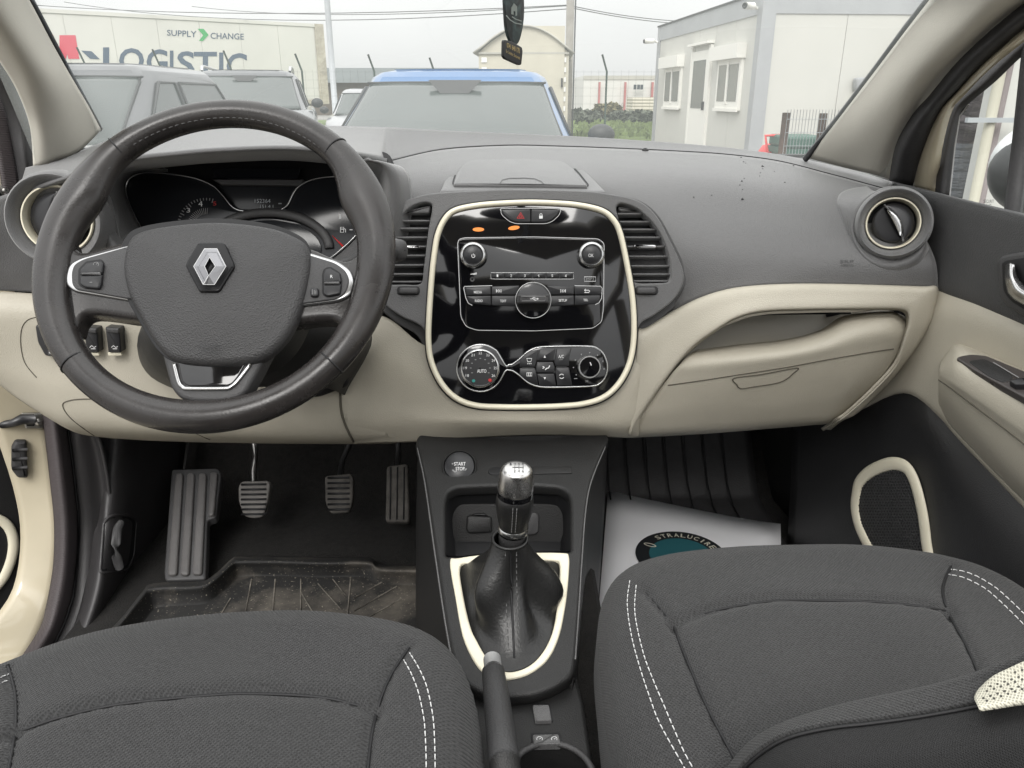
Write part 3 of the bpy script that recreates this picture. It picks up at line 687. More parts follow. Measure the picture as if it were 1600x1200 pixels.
        if rails:
            pts = crom([T(sd_ * wt * .9, dys + .25, H - .02), T(sd_ * wt * .91, dys + .4, H + .045), T(sd_ * wt * .91, dys + 1.2, H + .05), T(sd_ * wt * .88, rl + .1, H + .03), T(sd_ * wt * .88, rl + .2, H - .02)], 5, False)
            tube('roof_rail', pts, .022, M_CHROME, o, seg=8)
    box('number_plate', T(0, -1.2, .45), .52, .02, .11, M_PRINT, o, rot=yaw)
    return o
car('light blue hatchback parked straight ahead with pale reflections in its windscreen', xat(715, 5.5), 4.62, 0, (.045, .135, .30), H=1.455, WB=1.40, WT=1.14, belt=.98, dys=.86)
car('grey hatchback parked left, seen over the steering wheel with its side windows', -3.12, 4.85, R(1), (.085, .087, .093), H=1.50, WB=1.42, WT=1.2, belt=.98, dys=.8, roofl=1.25, sensor=False)
car('grey sport utility car with bright roof rails between the hatchback and lamp post', -3.62, 11.0, R(13), (.10, .103, .11), H=1.645, WB=1.5, WT=1.28, belt=1.12, dys=.85, roofl=1.9, rails=True, body_w=1.9)
car('silver car half hidden behind the light blue hatchback', -2.55, 15.0, R(8), (.32, .32, .33), H=1.43, WB=1.4, WT=1.15, belt=.97, dys=.8)

# --- white wall with pipe and a person, seen through the passenger window
M_WALLW = exmat('white_wall', (.62, .61, .58), .6, .05, 1)
wc = U(1541, 220, 4.5)
WB_ = thing('white_wall', 'white panelled wall with cream downpipe seen through the passenger window', 'wall', (wc.x + 1.2, 4.6, 0))
box('wall_panel', (wc.x + .62, 4.62, 1.5), 1.18, .1, 3, M_WALLW, WB_); box('wall_panel', (wc.x + 1.82, 4.62, 1.5), 1.18, .1, 3, M_WALLW, WB_); box('wall_panel', (wc.x + 3.02, 4.62, 1.5), 1.18, .1, 3, M_WALLW, WB_)
tube('downpipe', [Vector((wc.x, 4.5, z)) for z in (0, 1.5, 3)], .028, M_WAG, WB_, n=(0, 1, 0), seg=12)
tube('corner_strip', [Vector((wc.x + .075, 4.56, z)) for z in (0, 1.5, 3)], .024, exmat('strip_mauve', (.25, .21, .21), .6), WB_, n=(0, 1, 0), seg=8)
box('pipe_bracket', (wc.x, 4.47, 1.16), .3, .03, .025, M_GALV, WB_)
def person(x, y, lab):
    o = thing('person', lab, 'person', (x, y, 0))
    me = bpy.data.meshes.new('body'); nodes = [((0, 0, .95), (.15, .11)), ((0, 0, 1.15), (.15, .105)), ((0, .01, 1.38), (.18, .11)), ((0, 0, 1.5), (.06, .06)), ((0, -.01, 1.6), (.07, .085)), ((0, -.01, 1.7), (.075, .09)), ((0, 0, 1.77), (.05, .06)),
        ((-.19, 0, 1.42), (.065, .065)), ((-.25, 0, 1.15), (.05, .05)), ((-.14, -.2, 1.1), (.04, .04)), ((-.06, -.24, 1.12), (.035, .03)), ((.19, 0, 1.42), (.065, .065)), ((.25, .02, 1.14), (.05, .05)), ((.24, -.08, .9), (.04, .04)), ((.24, -.1, .8), (.035, .03)),
        ((-.09, 0, .86), (.1, .1)), ((-.1, -.01, .5), (.07, .075)), ((-.1, .02, .1), (.05, .055)), ((-.1, -.12, .05), (.045, .04)), ((.09, 0, .86), (.1, .1)), ((.1, -.01, .5), (.07, .075)), ((.1, .02, .1), (.05, .055)), ((.1, -.12, .05), (.045, .04))]
    ed = [(0, 1), (1, 2), (2, 3), (3, 4), (4, 5), (5, 6), (2, 7), (7, 8), (8, 9), (9, 10), (2, 11), (11, 12), (12, 13), (13, 14), (0, 15), (15, 16), (16, 17), (17, 18), (0, 19), (19, 20), (20, 21), (21, 22)]
    me.from_pydata([n_[0] for n_ in nodes], ed, []); b = bpy.data.objects.new('body', me); COL.objects.link(b); b.parent = o
    b.modifiers.new('skin', 'SKIN'); sv = me.skin_vertices[0].data
    for i, n_ in enumerate(nodes): sv[i].radius = n_[1]
    sv[0].use_root = True; q = b.modifiers.new('smooth', 'SUBSURF'); q.levels = 2; q.render_levels = 2
    m = bpy.data.materials.new('clothes_by_height'); m.use_nodes = True; t = m.node_tree; bs = t.nodes['Principled BSDF']; bs.inputs['Roughness'].default_value = .9
    tcn = t.nodes.new('ShaderNodeTexCoord'); sx = t.nodes.new('ShaderNodeSeparateXYZ'); rp = t.nodes.new('ShaderNodeValToRGB'); rp.color_ramp.interpolation = 'CONSTANT'
    mr = t.nodes.new('ShaderNodeMath'); mr.operation = 'DIVIDE'; mr.inputs[1].default_value = 2.0
    t.links.new(tcn.outputs['Object'], sx.inputs[0]); t.links.new(sx.outputs['Z'], mr.inputs[0]); t.links.new(mr.outputs[0], rp.inputs['Fac'])
    e = rp.color_ramp.elements; e[0].position = 0; e[0].color = (.02, .02, .02, 1); e[1].position = .045; e[1].color = (.16, .165, .18, 1)
    for ps, c in ((.49, (.09, .075, .08, 1)), (.755, (.45, .27, .2, 1)), (.865, (.03, .02, .015, 1))):
        k = e.new(ps); k.color = c
    t.links.new(rp.outputs['Color'], bs.inputs['Base Color'])
    wv_ = t.nodes.new('ShaderNodeTexNoise'); wv_.inputs['Scale'].default_value = 14; bp = t.nodes.new('ShaderNodeBump'); bp.inputs['Distance'].default_value = .05
    mpn = t.nodes.new('ShaderNodeMapping'); mpn.inputs['Scale'].default_value = (.5, .5, 2); t.links.new(tcn.outputs['Object'], mpn.inputs[0]); t.links.new(mpn.outputs[0], wv_.inputs['Vector'])
    t.links.new(wv_.outputs['Fac'], bp.inputs['Height']); t.links.new(bp.outputs['Normal'], bs.inputs['Normal']); me.materials.append(m)
    sk = mat('skin', (.5, .3, .22), .6)
    hp = [Vector((x - .05, y - .25, 1.12))]
    fg = [tubegeo([hp[0] + Vector((k * .018 - .03, 0, .0)), hp[0] + Vector((k * .018 - .02, -.04, .01 - k * .002)), hp[0] + Vector((k * .017 - .01, -.065 + abs(k - 1.5) * .006, -.02))], [.010, .009, .007], False, (1, 0, 0), 6) for k in range(4)]
    fg.append(tubegeo([hp[0] + Vector((.035, .0, .02)), hp[0] + Vector((.05, -.03, .04)), hp[0] + Vector((.05, -.05, .04))], [.011, .01, .008], False, (1, 0, 0), 6)); fg.append(tubegeo([hp[0] + Vector((-.04, .03, 0)), hp[0] + Vector((.0, .0, .0)), hp[0] + Vector((.03, -.01, .0))], [.028, .034, .028], False, (0, 0, 1), 8, [.02, .022, .016]))
    V, Fc = merge(fg); put('hand', V, Fc, sk, o)
    for sxx in (-1, 1):
        lathe('eye', (x + sxx * .03, y - .088, 1.665), (0, -1, 0), [(.001, .004), (.008, .002), (.010, -.004)], M_DEEP, o, 10)
    return o
pp = U(1522, 250, 5.5)
person(pp.x, 5.5, 'person in grey jeans and dark top standing outside the passenger window')

# ================================================================== CAR INTERIOR
# --- windscreen and body shell
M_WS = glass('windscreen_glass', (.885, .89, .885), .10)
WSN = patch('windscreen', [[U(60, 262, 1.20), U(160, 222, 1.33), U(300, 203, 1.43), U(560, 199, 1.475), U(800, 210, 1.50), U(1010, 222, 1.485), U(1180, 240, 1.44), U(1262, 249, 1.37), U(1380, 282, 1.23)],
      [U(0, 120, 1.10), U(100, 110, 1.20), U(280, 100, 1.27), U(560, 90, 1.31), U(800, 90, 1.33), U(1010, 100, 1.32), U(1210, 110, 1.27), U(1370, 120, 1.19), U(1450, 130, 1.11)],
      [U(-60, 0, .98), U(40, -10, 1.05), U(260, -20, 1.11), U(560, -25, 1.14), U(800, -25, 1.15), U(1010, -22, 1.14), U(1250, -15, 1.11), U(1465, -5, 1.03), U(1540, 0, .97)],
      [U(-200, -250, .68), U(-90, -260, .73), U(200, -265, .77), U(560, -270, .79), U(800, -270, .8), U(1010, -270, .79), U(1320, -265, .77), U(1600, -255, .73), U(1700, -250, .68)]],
      M_WS, None, 4, 0, label='large windscreen pane with glare painted in as a pale film above the dashboard', cat='windscreen')
BODY = thing('bodyshell', 'cream car bodyshell with beige pillar trims, door seals and sills around the cabin', 'car body', (0, 0, .3))
M_FRIT = mat('windscreen_edge_black', (.01, .01, .012), .4)
M_PTRIM = mat('pillar_trim_beige', (.58, .555, .49), .75, bump=('noise', 500, .0003), var=.04, vscale=8)
# right pillar trim: inner edge, crown, outer edge
def prow(*a): return [U(*q) for q in a]
patch('pillar_trim', [prow((1262, 247, 1.365), (1320, 262, 1.30), (1362, 272, 1.245), (1392, 281, 1.235)),
      prow((1310, 186, 1.285), (1350, 200, 1.20), (1388, 214, 1.165), (1410, 226, 1.185)),
      prow((1368, 110, 1.195), (1402, 120, 1.105), (1430, 133, 1.075), (1460, 146, 1.10)),
      prow((1412, 52, 1.12), (1455, 62, 1.03), (1490, 72, 1.0), (1522, 80, 1.02)),
      prow((1452, 0, 1.055), (1510, 5, .97), (1555, 10, .935), (1608, 8, .95)),
      prow((1530, -100, .92), (1620, -95, .85), (1690, -90, .82), (1760, -90, .82))], M_PTRIM, BODY, 5, .006)
tube('screen_edge', [U(1258, 249, 1.37), U(1308, 187, 1.30), U(1366, 111, 1.21), U(1414, 46, 1.13), U(1456, -8, 1.065), U(1532, -105, .93)], .0045, M_FRIT, BODY, seg=6, rh=.006)
patch('pillar_trim', [prow((52, 264, 1.20), (80, 254, 1.20), (120, 240, 1.25), (158, 203, 1.33)),
      prow((47, 200, 1.17), (66, 190, 1.14), (100, 182, 1.175), (138, 165, 1.275)),
      prow((28, 145, 1.10), (48, 130, 1.06), (78, 124, 1.09), (108, 114, 1.20)),
      prow((-2, 95, 1.04), (22, 80, 1.0), (50, 72, 1.03), (81, 66, 1.14)),
      prow((-60, 20, .96), (-30, 8, .92), (5, 4, .95), (46, 0, 1.055)),
      prow((-160, -90, .82), (-120, -95, .80), (-70, -98, .83), (-15, -105, .93))], M_PTRIM, BODY, 5, .006)
tube('screen_edge', [U(156, 201, 1.34), U(135, 162, 1.29), U(109, 115, 1.22), U(82, 64, 1.15), U(47, -2, 1.07), U(-13, -106, .94)], .0045, M_FRIT, BODY, seg=6, rh=.006)
# right aperture: seal, painted pillar
patch('door_seal', [prow((1389, 282, 1.225), (1402, 285, 1.185), (1426, 292, 1.19)), prow((1399, 228, 1.175), (1414, 233, 1.14), (1440, 240, 1.15)), prow((1424, 181, 1.13), (1442, 184, 1.09), (1466, 180, 1.10)),
      prow((1452, 149, 1.095), (1470, 150, 1.06), (1495, 146, 1.07)), prow((1506, 86, 1.02), (1524, 88, .99), (1548, 92, 1.0)), prow((1601, 4, .94), (1622, 8, .91), (1648, 10, .92)), prow((1750, -90, .82), (1770, -88, .80), (1800, -85, .81))], M_RUBBER, BODY, 4, .01)
patch('painted_pillar', [prow((1424, 296, 1.20), (1445, 300, 1.17), (1464, 306, 1.18)), prow((1438, 238, 1.155), (1455, 236, 1.13), (1472, 234, 1.135)), prow((1464, 178, 1.105), (1474, 176, 1.085), (1488, 173, 1.09)),
      prow((1493, 145, 1.07), (1500, 143, 1.055), (1509, 145, 1.06)), prow((1546, 90, 1.0), (1552, 92, .985), (1562, 94, .99)), prow((1646, 9, .92), (1654, 12, .91), (1664, 14, .91))], M_PAINT, BODY, 4, .01)
# left aperture: seals, painted jamb, kick panel, sill
patch('door_seal', [[ux(-30, 60, -.74), ux(-8, 78, -.735), ux(2, 96, -.745)], [ux(-16, 110, -.77), ux(10, 130, -.76), ux(29, 147, -.765)], [ux(8, 175, -.785), ux(32, 190, -.765), ux(48, 203, -.77)],
      [ux(22, 240, -.785), ux(40, 246, -.765), ux(54, 252, -.77)], [ux(30, 290, -.785), ux(46, 295, -.77), ux(58, 300, -.775)], [ux(30, 340, -.79), ux(46, 345, -.775), ux(58, 350, -.775)]], M_RUBBER, BODY, 4, .01)
M_RUBP = mat('ribbed_rubber', (.06, .05, .052), .6, bump=('ribs', 120, .0004), var=.12)
patch('seal_band', [[ux(-60, 60, -.80), ux(-20, 92, -.775)], [ux(-30, 130, -.80), ux(2, 140, -.79)], [ux(-14, 180, -.80), ux(14, 188, -.79)], [ux(0, 250, -.80), ux(26, 255, -.79)], [ux(12, 330, -.80), ux(34, 330, -.79)]], M_RUBP, BODY, 4, .006)
tube('seal_lip', [ux(-6, 170, -.80), ux(4, 220, -.80), ux(12, 280, -.80), ux(18, 330, -.80)], .0022, M_GREYPRINT, BODY, seg=6)
lathe('screw', ux(8, 298, -.802), (.9, -.4, .1), [(.001, .004), (.004, .004), (.005, .001), (.009, 0), (.009, -.01)], M_METAL, BODY, 16)
JB = patch('painted_jamb', [[ux(-80, 40, -.86), ux(-20, 120, -.83)], [ux(-80, 200, -.86), ux(-4, 210, -.83)], [ux(-80, 300, -.86), ux(22, 330, -.82)], [ux(-60, 420, -.86), ux(20, 440, -.81)], [ux(-40, 560, -.87), ux(50, 560, -.81)], [ux(-20, 640, -.87), ux(74, 650, -.81)],
      [ux(20, 760, -.87), ux(84, 755, -.81)], [ux(32, 840, -.87), ux(90, 835, -.81)], [ux(20, 920, -.88), ux(84, 915, -.82)], [ux(-20, 980, -.89), ux(68, 980, -.825)], [ux(-60, 1040, -.9), ux(40, 1025, -.83)], [ux(-160, 1120, -.9), ux(-10, 1080, -.83)]], M_PAINT, BODY, 4, .01)
seal_l = [(58, 560), (62, 610), (65, 640), (72, 700), (78, 754), (83, 800), (84.5, 835), (83, 880), (78, 916), (70, 955), (62, 981), (36, 1022), (-10, 1085), (-80, 1170)]
seal_r = [(96, 560), (102, 625), (107, 676), (113, 720), (118, 762), (122, 800), (123, 835), (120, 885), (114, 932), (102, 970), (88, 1000), (66, 1035), (25, 1095), (-40, 1180)]
mid = [((a[0] + b[0]) / 2, (a[1] + b[1]) / 2) for a, b in zip(seal_l, seal_r)]
patch('sill_seal', [[ux(*a, -.81), ux(*m_, -.785), ux(*b, -.79)] for a, m_, b in zip(seal_l, mid, seal_r)], M_RUBP, BODY, 4, .012)
tube('seal_lip', [ux(*b, -.787) for b in seal_r[1:]], .002, M_DEEP, BODY, seg=6)
kr = [(130, 600), (140, 660), (150, 690), (160, 740), (165, 790), (165, 830), (160, 880), (152, 920), (142, 960), (128, 1000), (100, 1045), (60, 1110), (0, 1200)]
M_KICK = mat('kick_panel_plastic', (.042, .040, .041), .38, bump=('grain', 700, .0003), var=.1)
patch('sill_trim', [[ux(*b, -.789), ux((b[0] * .6 + c[0] * .4), (b[1] + c[1]) / 2 + 2, -.772), ux(c[0] - 4, c[1], -.758), ux(c[0] + 6, c[1] + 8, -.742)] for b, c in zip(seal_r[1:], kr)], M_KICK, BODY, 4, .006)
KPN = patch('kick_panel', [[ux(104, 640, -.785), ux(150, 640, -.775), ux(185, 640, -.745), ux(215, 640, -.735), ux(250, 640, -.735), ux(300, 640, -.735)],
      [ux(116, 700, -.785), ux(150, 700, -.785), ux(176, 700, -.745), ux(196, 700, -.735), ux(225, 700, -.745), ux(290, 700, -.74)],
      [ux(130, 780, -.785), ux(150, 780, -.78), ux(166, 780, -.745), ux(190, 780, -.732), ux(222, 780, -.745), ux(280, 780, -.74)],
      [ux(138, 860, -.78), ux(152, 860, -.75), ux(165, 860, -.735), ux(185, 860, -.732), ux(215, 860, -.745), ux(270, 860, -.74)],
      [ux(132, 920, -.77), ux(148, 920, -.74), ux(160, 925, -.73), ux(172, 930, -.735), ux(200, 930, -.75), ux(250, 930, -.745)],
      [ux(110, 990, -.77), ux(128, 990, -.74), ux(140, 992, -.735), ux(150, 995, -.74), ux(180, 1000, -.755), ux(220, 1000, -.75)],
      [ux(60, 1070, -.77), ux(85, 1070, -.74), ux(100, 1072, -.735), ux(115, 1075, -.74), ux(150, 1080, -.755), ux(190, 1080, -.75)]], M_KICK, BODY, 4, .004)
rp_ = rpoly([(162, 816), (172, 806), (200, 804), (213, 812), (209, 868), (198, 892), (156, 896)], 8)
rk = [hit(KPN, q.x, q.y, .003) for q in rp_]
if all(rk):
    put('release_recess', rk + [sum(rk, Vector()) / len(rk)], [(i, (i + 1) % len(rk), len(rk)) for i in range(len(rk))], M_DEEP, BODY)
    tube('recess_rim', [hit(KPN, q.x, q.y, .001) for q in rp_], .003, M_KICK, BODY, True, (1, -.4, 0), 6)
    S_BR = plane3(hit(KPN, 170, 820), hit(KPN, 205, 820), hit(KPN, 180, 885))
    tube('bonnet_release', [S_BR.at(x, y, l_) for x, y, l_ in ((187, 818, .006), (183, 830, .012), (181, 850, .014), (182, 870, .012), (186, 886, .006))], .008, M_DASHD, BODY, seg=12)
# floor, toe board, tunnel, firewall
ZF = .42
patch('floor_carpet', [[Vector((x, y, z)) for x in (-.76, -.3, .2, .78)] for y, z in ((-.7, ZF), (.4, ZF), (1.3, ZF), (1.50, ZF), (1.58, ZF + .03), (1.78, ZF + .27), (1.87, ZF + .55), (1.9, 1.0))], M_CARPET, BODY, 5, .01)
box('tunnel', (.03, .9, .50), .20, 2.0, .22, M_CARPET, BODY, bev=.03)
box('sill', (-.84, .1, .34), .14, 1.9, .12, M_PAINT, BODY, bev=.03); box('sill', (.80, .3, .40), .1, 2.2, .16, M_PAINT, BODY, bev=.03)
box('rear_bulkhead', (0, -.75, .62), 1.5, .05, .5, M_BLACK, BODY)
box('scuttle', (0, 1.69, 1.08), 1.56, .46, .13, M_BLACK, BODY, bev=.02)
box('inner_wing', (-.83, 1.58, .74), .05, .70, .80, M_DEEP, BODY); box('inner_wing', (.70, 1.50, .72), .04, .86, .80, M_DEEP, BODY); box('firewall', (0, 1.93, .75), 1.6, .04, .8, M_DEEP, BODY)
bon = patch('bonnet', [[Vector((x, y, z - .06 * (x / .75) ** 2)) for x in (-.75, -.4, 0, .4, .75)] for y, z in ((1.7, 1.10), (2.1, 1.07), (2.45, .98), (2.55, .85))], M_PAINT, BODY, 4, .01)
# passenger footwell side wall
patch('side_lining', [[Vector((.60, 1.15, 1.0)), Vector((.62, 1.5, 1.0)), Vector((.60, 1.85, 1.0))], [Vector((.61, 1.2, .7)), Vector((.61, 1.5, .7)), Vector((.58, 1.85, .7))], [Vector((.62, 1.2, ZF)), Vector((.60, 1.5, ZF)), Vector((.55, 1.85, ZF))]], M_BLACK, BODY, 4, .004)

# --- dashboard
DB = thing('dashboard', 'two tone dashboard with dark grey top and beige lower half across the cabin', 'dashboard', (0, 1.2, .75))
far = [(40, 262, 1.19), (100, 246, 1.23), (160, 222, 1.32), (230, 207, 1.39), (320, 198, 1.43), (450, 195, 1.455), (540, 197, 1.46), (613, 199, 1.465), (690, 203.5, 1.475), (790, 208, 1.48), (880, 212, 1.48), (965, 217, 1.475), (1050, 223, 1.465), (1130, 230, 1.45), (1215, 241, 1.42), (1300, 258, 1.35), (1345, 269, 1.29), (1394, 284, 1.23)]
crease = [(613, 250, 1.30), (690, 233, 1.38), (790, 226.5, 1.42), (880, 228, 1.42), (965, 231, 1.415), (1050, 235, 1.41), (1130, 240, 1.39), (1215, 250.5, 1.355), (1300, 272, 1.275), (1345, 284, 1.225), (1392, 297, 1.185)]
up_rows = [[(q[0], q[1] + 1.2, q[2] - .004) for q in crease],
 [(605, 285, 1.21), (690, 268, 1.24), (790, 262, 1.27), (880, 263, 1.27), (968, 268, 1.27), (1052, 275, 1.26), (1135, 280, 1.24), (1215, 290, 1.22), (1300, 306, 1.185), (1355, 318, 1.155), (1418, 330, 1.135)],
 [(602, 330, 1.17), (695, 310, 1.18), (790, 305, 1.19), (880, 305, 1.19), (970, 315, 1.19), (1056, 330, 1.18), (1140, 335, 1.165), (1220, 342, 1.15), (1300, 352, 1.13), (1370, 360, 1.115), (1444, 368, 1.105)],
 [(602, 400, 1.145), (700, 400, 1.145), (790, 400, 1.15), (880, 400, 1.15), (975, 400, 1.145), (1060, 395, 1.132), (1140, 395, 1.118), (1225, 397, 1.105), (1305, 402, 1.09), (1382, 407, 1.08), (1462, 409, 1.07)],
 [(604, 490, 1.135), (700, 500, 1.135), (790, 510, 1.135), (880, 520, 1.13), (990, 527, 1.12), (1048, 489, 1.113), (1115, 459, 1.103), (1190, 446.5, 1.092), (1280, 444.5, 1.082), (1370, 446.5, 1.074), (1466, 449, 1.066)]]
UPP = patch('upper_panel', [[U(*p) for p in r] for r in up_rows], M_DASH, DB, 6)
tube('panel_seam', [U(q[0], q[1] + .6, q[2] - .001) for q in crom([Vector(c) for c in crease], 5, False)], .0011, M_DEEP, DB, seg=6)
# cluster hood
lip = [(30, 300, 1.08), (95, 278, 1.065), (160, 258, 1.06), (205, 246, 1.06), (270, 238.5, 1.06), (340, 232.5, 1.06), (450, 229, 1.065), (540, 237, 1.09), (590, 244.5, 1.17), (613, 250, 1.30)]
ff = far[:7] + [(600, 199, 1.465), (612, 200, 1.465)]
ff = [far[0], far[1], far[2], far[3], (280, 202, 1.415), (340, 197, 1.435), (450, 195, 1.455), (540, 197, 1.46), (596, 198.5, 1.463), (613, 199, 1.465)]
fa_ = ff[:-1] + far[7:]; fb_ = lip[:-1] + crease; nh = len(lip)
patch('dash_top', [[U(*p) for p in fa_], [U((a[0] + b[0]) / 2, (a[1] + b[1]) / 2 - (2 * max(0, min(1, (nh - 2 - k) / 4)) - .4), (a[2] + b[2]) / 2) for k, (a, b) in enumerate(zip(fa_, fb_))], [U(*p) for p in fb_]], M_DASH, DB, 5)
patch('cluster_hood', [[U(*p) for p in lip], [U(a[0], a[1] + 7, a[2] + .004) for a in lip], [U(a[0], a[1] + 14, a[2] + .05) for a in lip], [U(a[0], a[1] + 22, a[2] + .12) for a in lip]], M_DASH, DB, 5)
# cluster box: dark back wall and side cowls
S_CL = plane3(U(400, 260, 1.215), U(400, 400, 1.16), U(600, 400, 1.16))
slab('cluster_back', rpoly([(170, 236), (612, 236), (630, 430), (180, 430)], 20), S_CL, -.022, .02, .002, 0, M_DEEP, DB)
inn = [(262, 268), (222, 270), (203, 279), (196, 296), (203, 323), (222, 358), (245, 392), (275, 430)]
out = [(214, 249), (192, 252), (172, 262), (160, 290), (160, 330), (175, 375), (205, 415), (240, 450)]
patch('cowl', [[S_CL.at(*a, -.004) for a in inn], [S_CL.at(a[0] * .6 + b[0] * .4, a[1] * .6 + b[1] * .4, .02) for a, b in zip(inn, out)], [U(*b, 1.085) for b in out], [U(b[0] - 28, b[1] + 4, 1.10) for b in out]], M_DASH, DB, 5)
inn = [(520, 276), (556, 280), (574, 300), (574, 330), (560, 366), (536, 391), (500, 420)]
out = [(575, 250), (600, 258), (612, 280), (614, 320), (606, 370), (588, 410), (560, 450)]
patch('cowl', [[S_CL.at(*a, -.004) for a in inn], [S_CL.at(a[0] * .6 + b[0] * .4, a[1] * .6 + b[1] * .4, .02) for a, b in zip(inn, out)], [U(*b, 1.11) for b in out], [U(b[0] + 30, b[1] + 4, 1.15) for b in out]], M_DASH, DB, 5)
# left end of the dash
patch('side_panel', [[U(-60, 330, 1.07), U(20, 300, 1.085), U(95, 276, 1.075), (U(160, 258, 1.07))], [U(-60, 380, 1.06), U(20, 370, 1.09), U(100, 350, 1.10), U(175, 320, 1.10)], [U(-60, 425, 1.07), U(20, 425, 1.09), U(110, 420, 1.11), U(200, 410, 1.11)],
      [U(-60, 452, 1.075), U(20, 455, 1.095), U(120, 460, 1.11), U(260, 470, 1.12)]], M_DASH, DB, 6)
# beige driver side
LP1 = patch('lower_panel', [[U(-70, 458, 1.07), U(0, 456, 1.085), U(60, 459, 1.097), U(140, 465, 1.10), U(240, 470, 1.11), U(400, 480, 1.12), U(540, 490, 1.125), U(610, 500, 1.125)],
      [U(-62, 490, 1.055), U(6, 490, 1.068), U(62, 490, 1.077), U(140, 492, 1.085), U(240, 495, 1.09), U(400, 500, 1.10), U(540, 510, 1.11), U(606, 520, 1.11)],
      [U(-40, 560, 1.06), U(18, 560, 1.07), U(72, 560, 1.075), U(150, 560, 1.08), U(250, 560, 1.085), U(400, 570, 1.09), U(535, 580, 1.095), U(600, 585, 1.095)],
      [U(10, 610, 1.08), U(55, 612, 1.075), U(100, 620, 1.072), U(170, 625, 1.075), U(260, 630, 1.078), U(400, 635, 1.08), U(536, 640, 1.085), U(600, 640, 1.085)],
      [U(70, 650, 1.10), U(92, 660, 1.09), U(125, 666, 1.085), U(185, 672, 1.085), U(265, 676, 1.085), U(400, 680, 1.09), U(545, 683, 1.095), U(610, 683, 1.09)],
      [U(108, 671, 1.16), U(118, 676, 1.15), U(140, 681, 1.15), U(190, 686, 1.15), U(270, 690, 1.15), U(400, 693, 1.15), U(553, 694, 1.15), U(620, 693, 1.15)]], M_BEIGE, DB, 5)
def seam(name, pts, r=.001, dz=0, m=M_DEEP, par=DB): return tube(name, crom([U(*p) for p in pts], 6, False), r, m, par, seg=6)
M_SEAM = mat('shut_line', (.10, .09, .07), .8)
def hseam(name, o, pts, r):
    q = [hit(o, p.x, p.y, .0003) for p in crom([Vector(v) for v in pts], 8, False)]; q = [p for p in q if p is not None]
    if len(q) > 2: tube(name, q, r, M_SEAM, DB, seg=6)
hseam('fuse_cover_seam', LP1, [(150, 683), (112, 655), (98, 634), (108, 626), (140, 623.5), (220, 626), (300, 630)], .0009)
hseam('fuse_cover_seam', LP1, [(285, 668), (305, 677), (328, 687)], .0009)
hseam('panel_gap', LP1, [(531, 600), (533, 640), (540, 665), (552, 690)], .0020)
hseam('switch_recess_edge', LP1, [(120, 492), (60, 495), (38, 505), (32, 530), (38, 565), (57, 590)], .0007)
# switches left of the wheel
S_SW = plane3(U(60, 530, 1.069), U(180, 530, 1.074), U(100, 590, 1.068))
slab('switch_bezel', rpoly([(54, 508), (80, 508), (96, 520), (98, 557), (70, 557), (58, 535)], 5), S_SW, .006, .02, .003, 0, M_BTN, DB)
slab('leveller_wheel', rrect(68, 516, 78, 541, 3), S_SW, .011, .012, .004, 0, M_DASHD, DB); slab('lamp_button', rrect(74, 544, 90, 557, 2), S_SW, .008, .01, .002, 0, M_DASHD, DB)
strokes('lamp_icon', [[(79, 548), (77, 550.5), (79, 553)], [(79, 548), (84, 548)], [(79, 550.5), (84, 550.5)], [(79, 553), (84, 553)]], S_SW, .0085, 1, M_PRINT, DB)
for (x0, x1) in ((130, 154), (164, 189)):
    f = slab('switch', rpoly([(x0, 511), (x1 - 3, 513), (x1, 551), (x0 + 5, 551)], 2), S_SW, .007, .02, .002, 0, M_BTN, DB)
    slab('switch_step', rpoly([(x0 + 1.5, 513), (x1 - 4.5, 515), (x1 - 4, 521), (x0 + 2, 519)], 1), S_SW, .010, .006, .001, 0, M_DASHD, f)
    strokes('icon', [[(x0 + 10, 543), (x0 + 13, 540), (x0 + 17, 543), (x0 + 20, 541)], [(x0 + 12, 545), (x0 + 19, 545)]], S_SW, .0075, 1, M_PRINT, f)
    slab('switch_lip', rpoly([(x0 + 4, 551), (x1, 551), (x1 + 1, 556), (x0 + 5, 556)], 1), S_SW, .004, .004, .001, 0, M_CREAM, f)

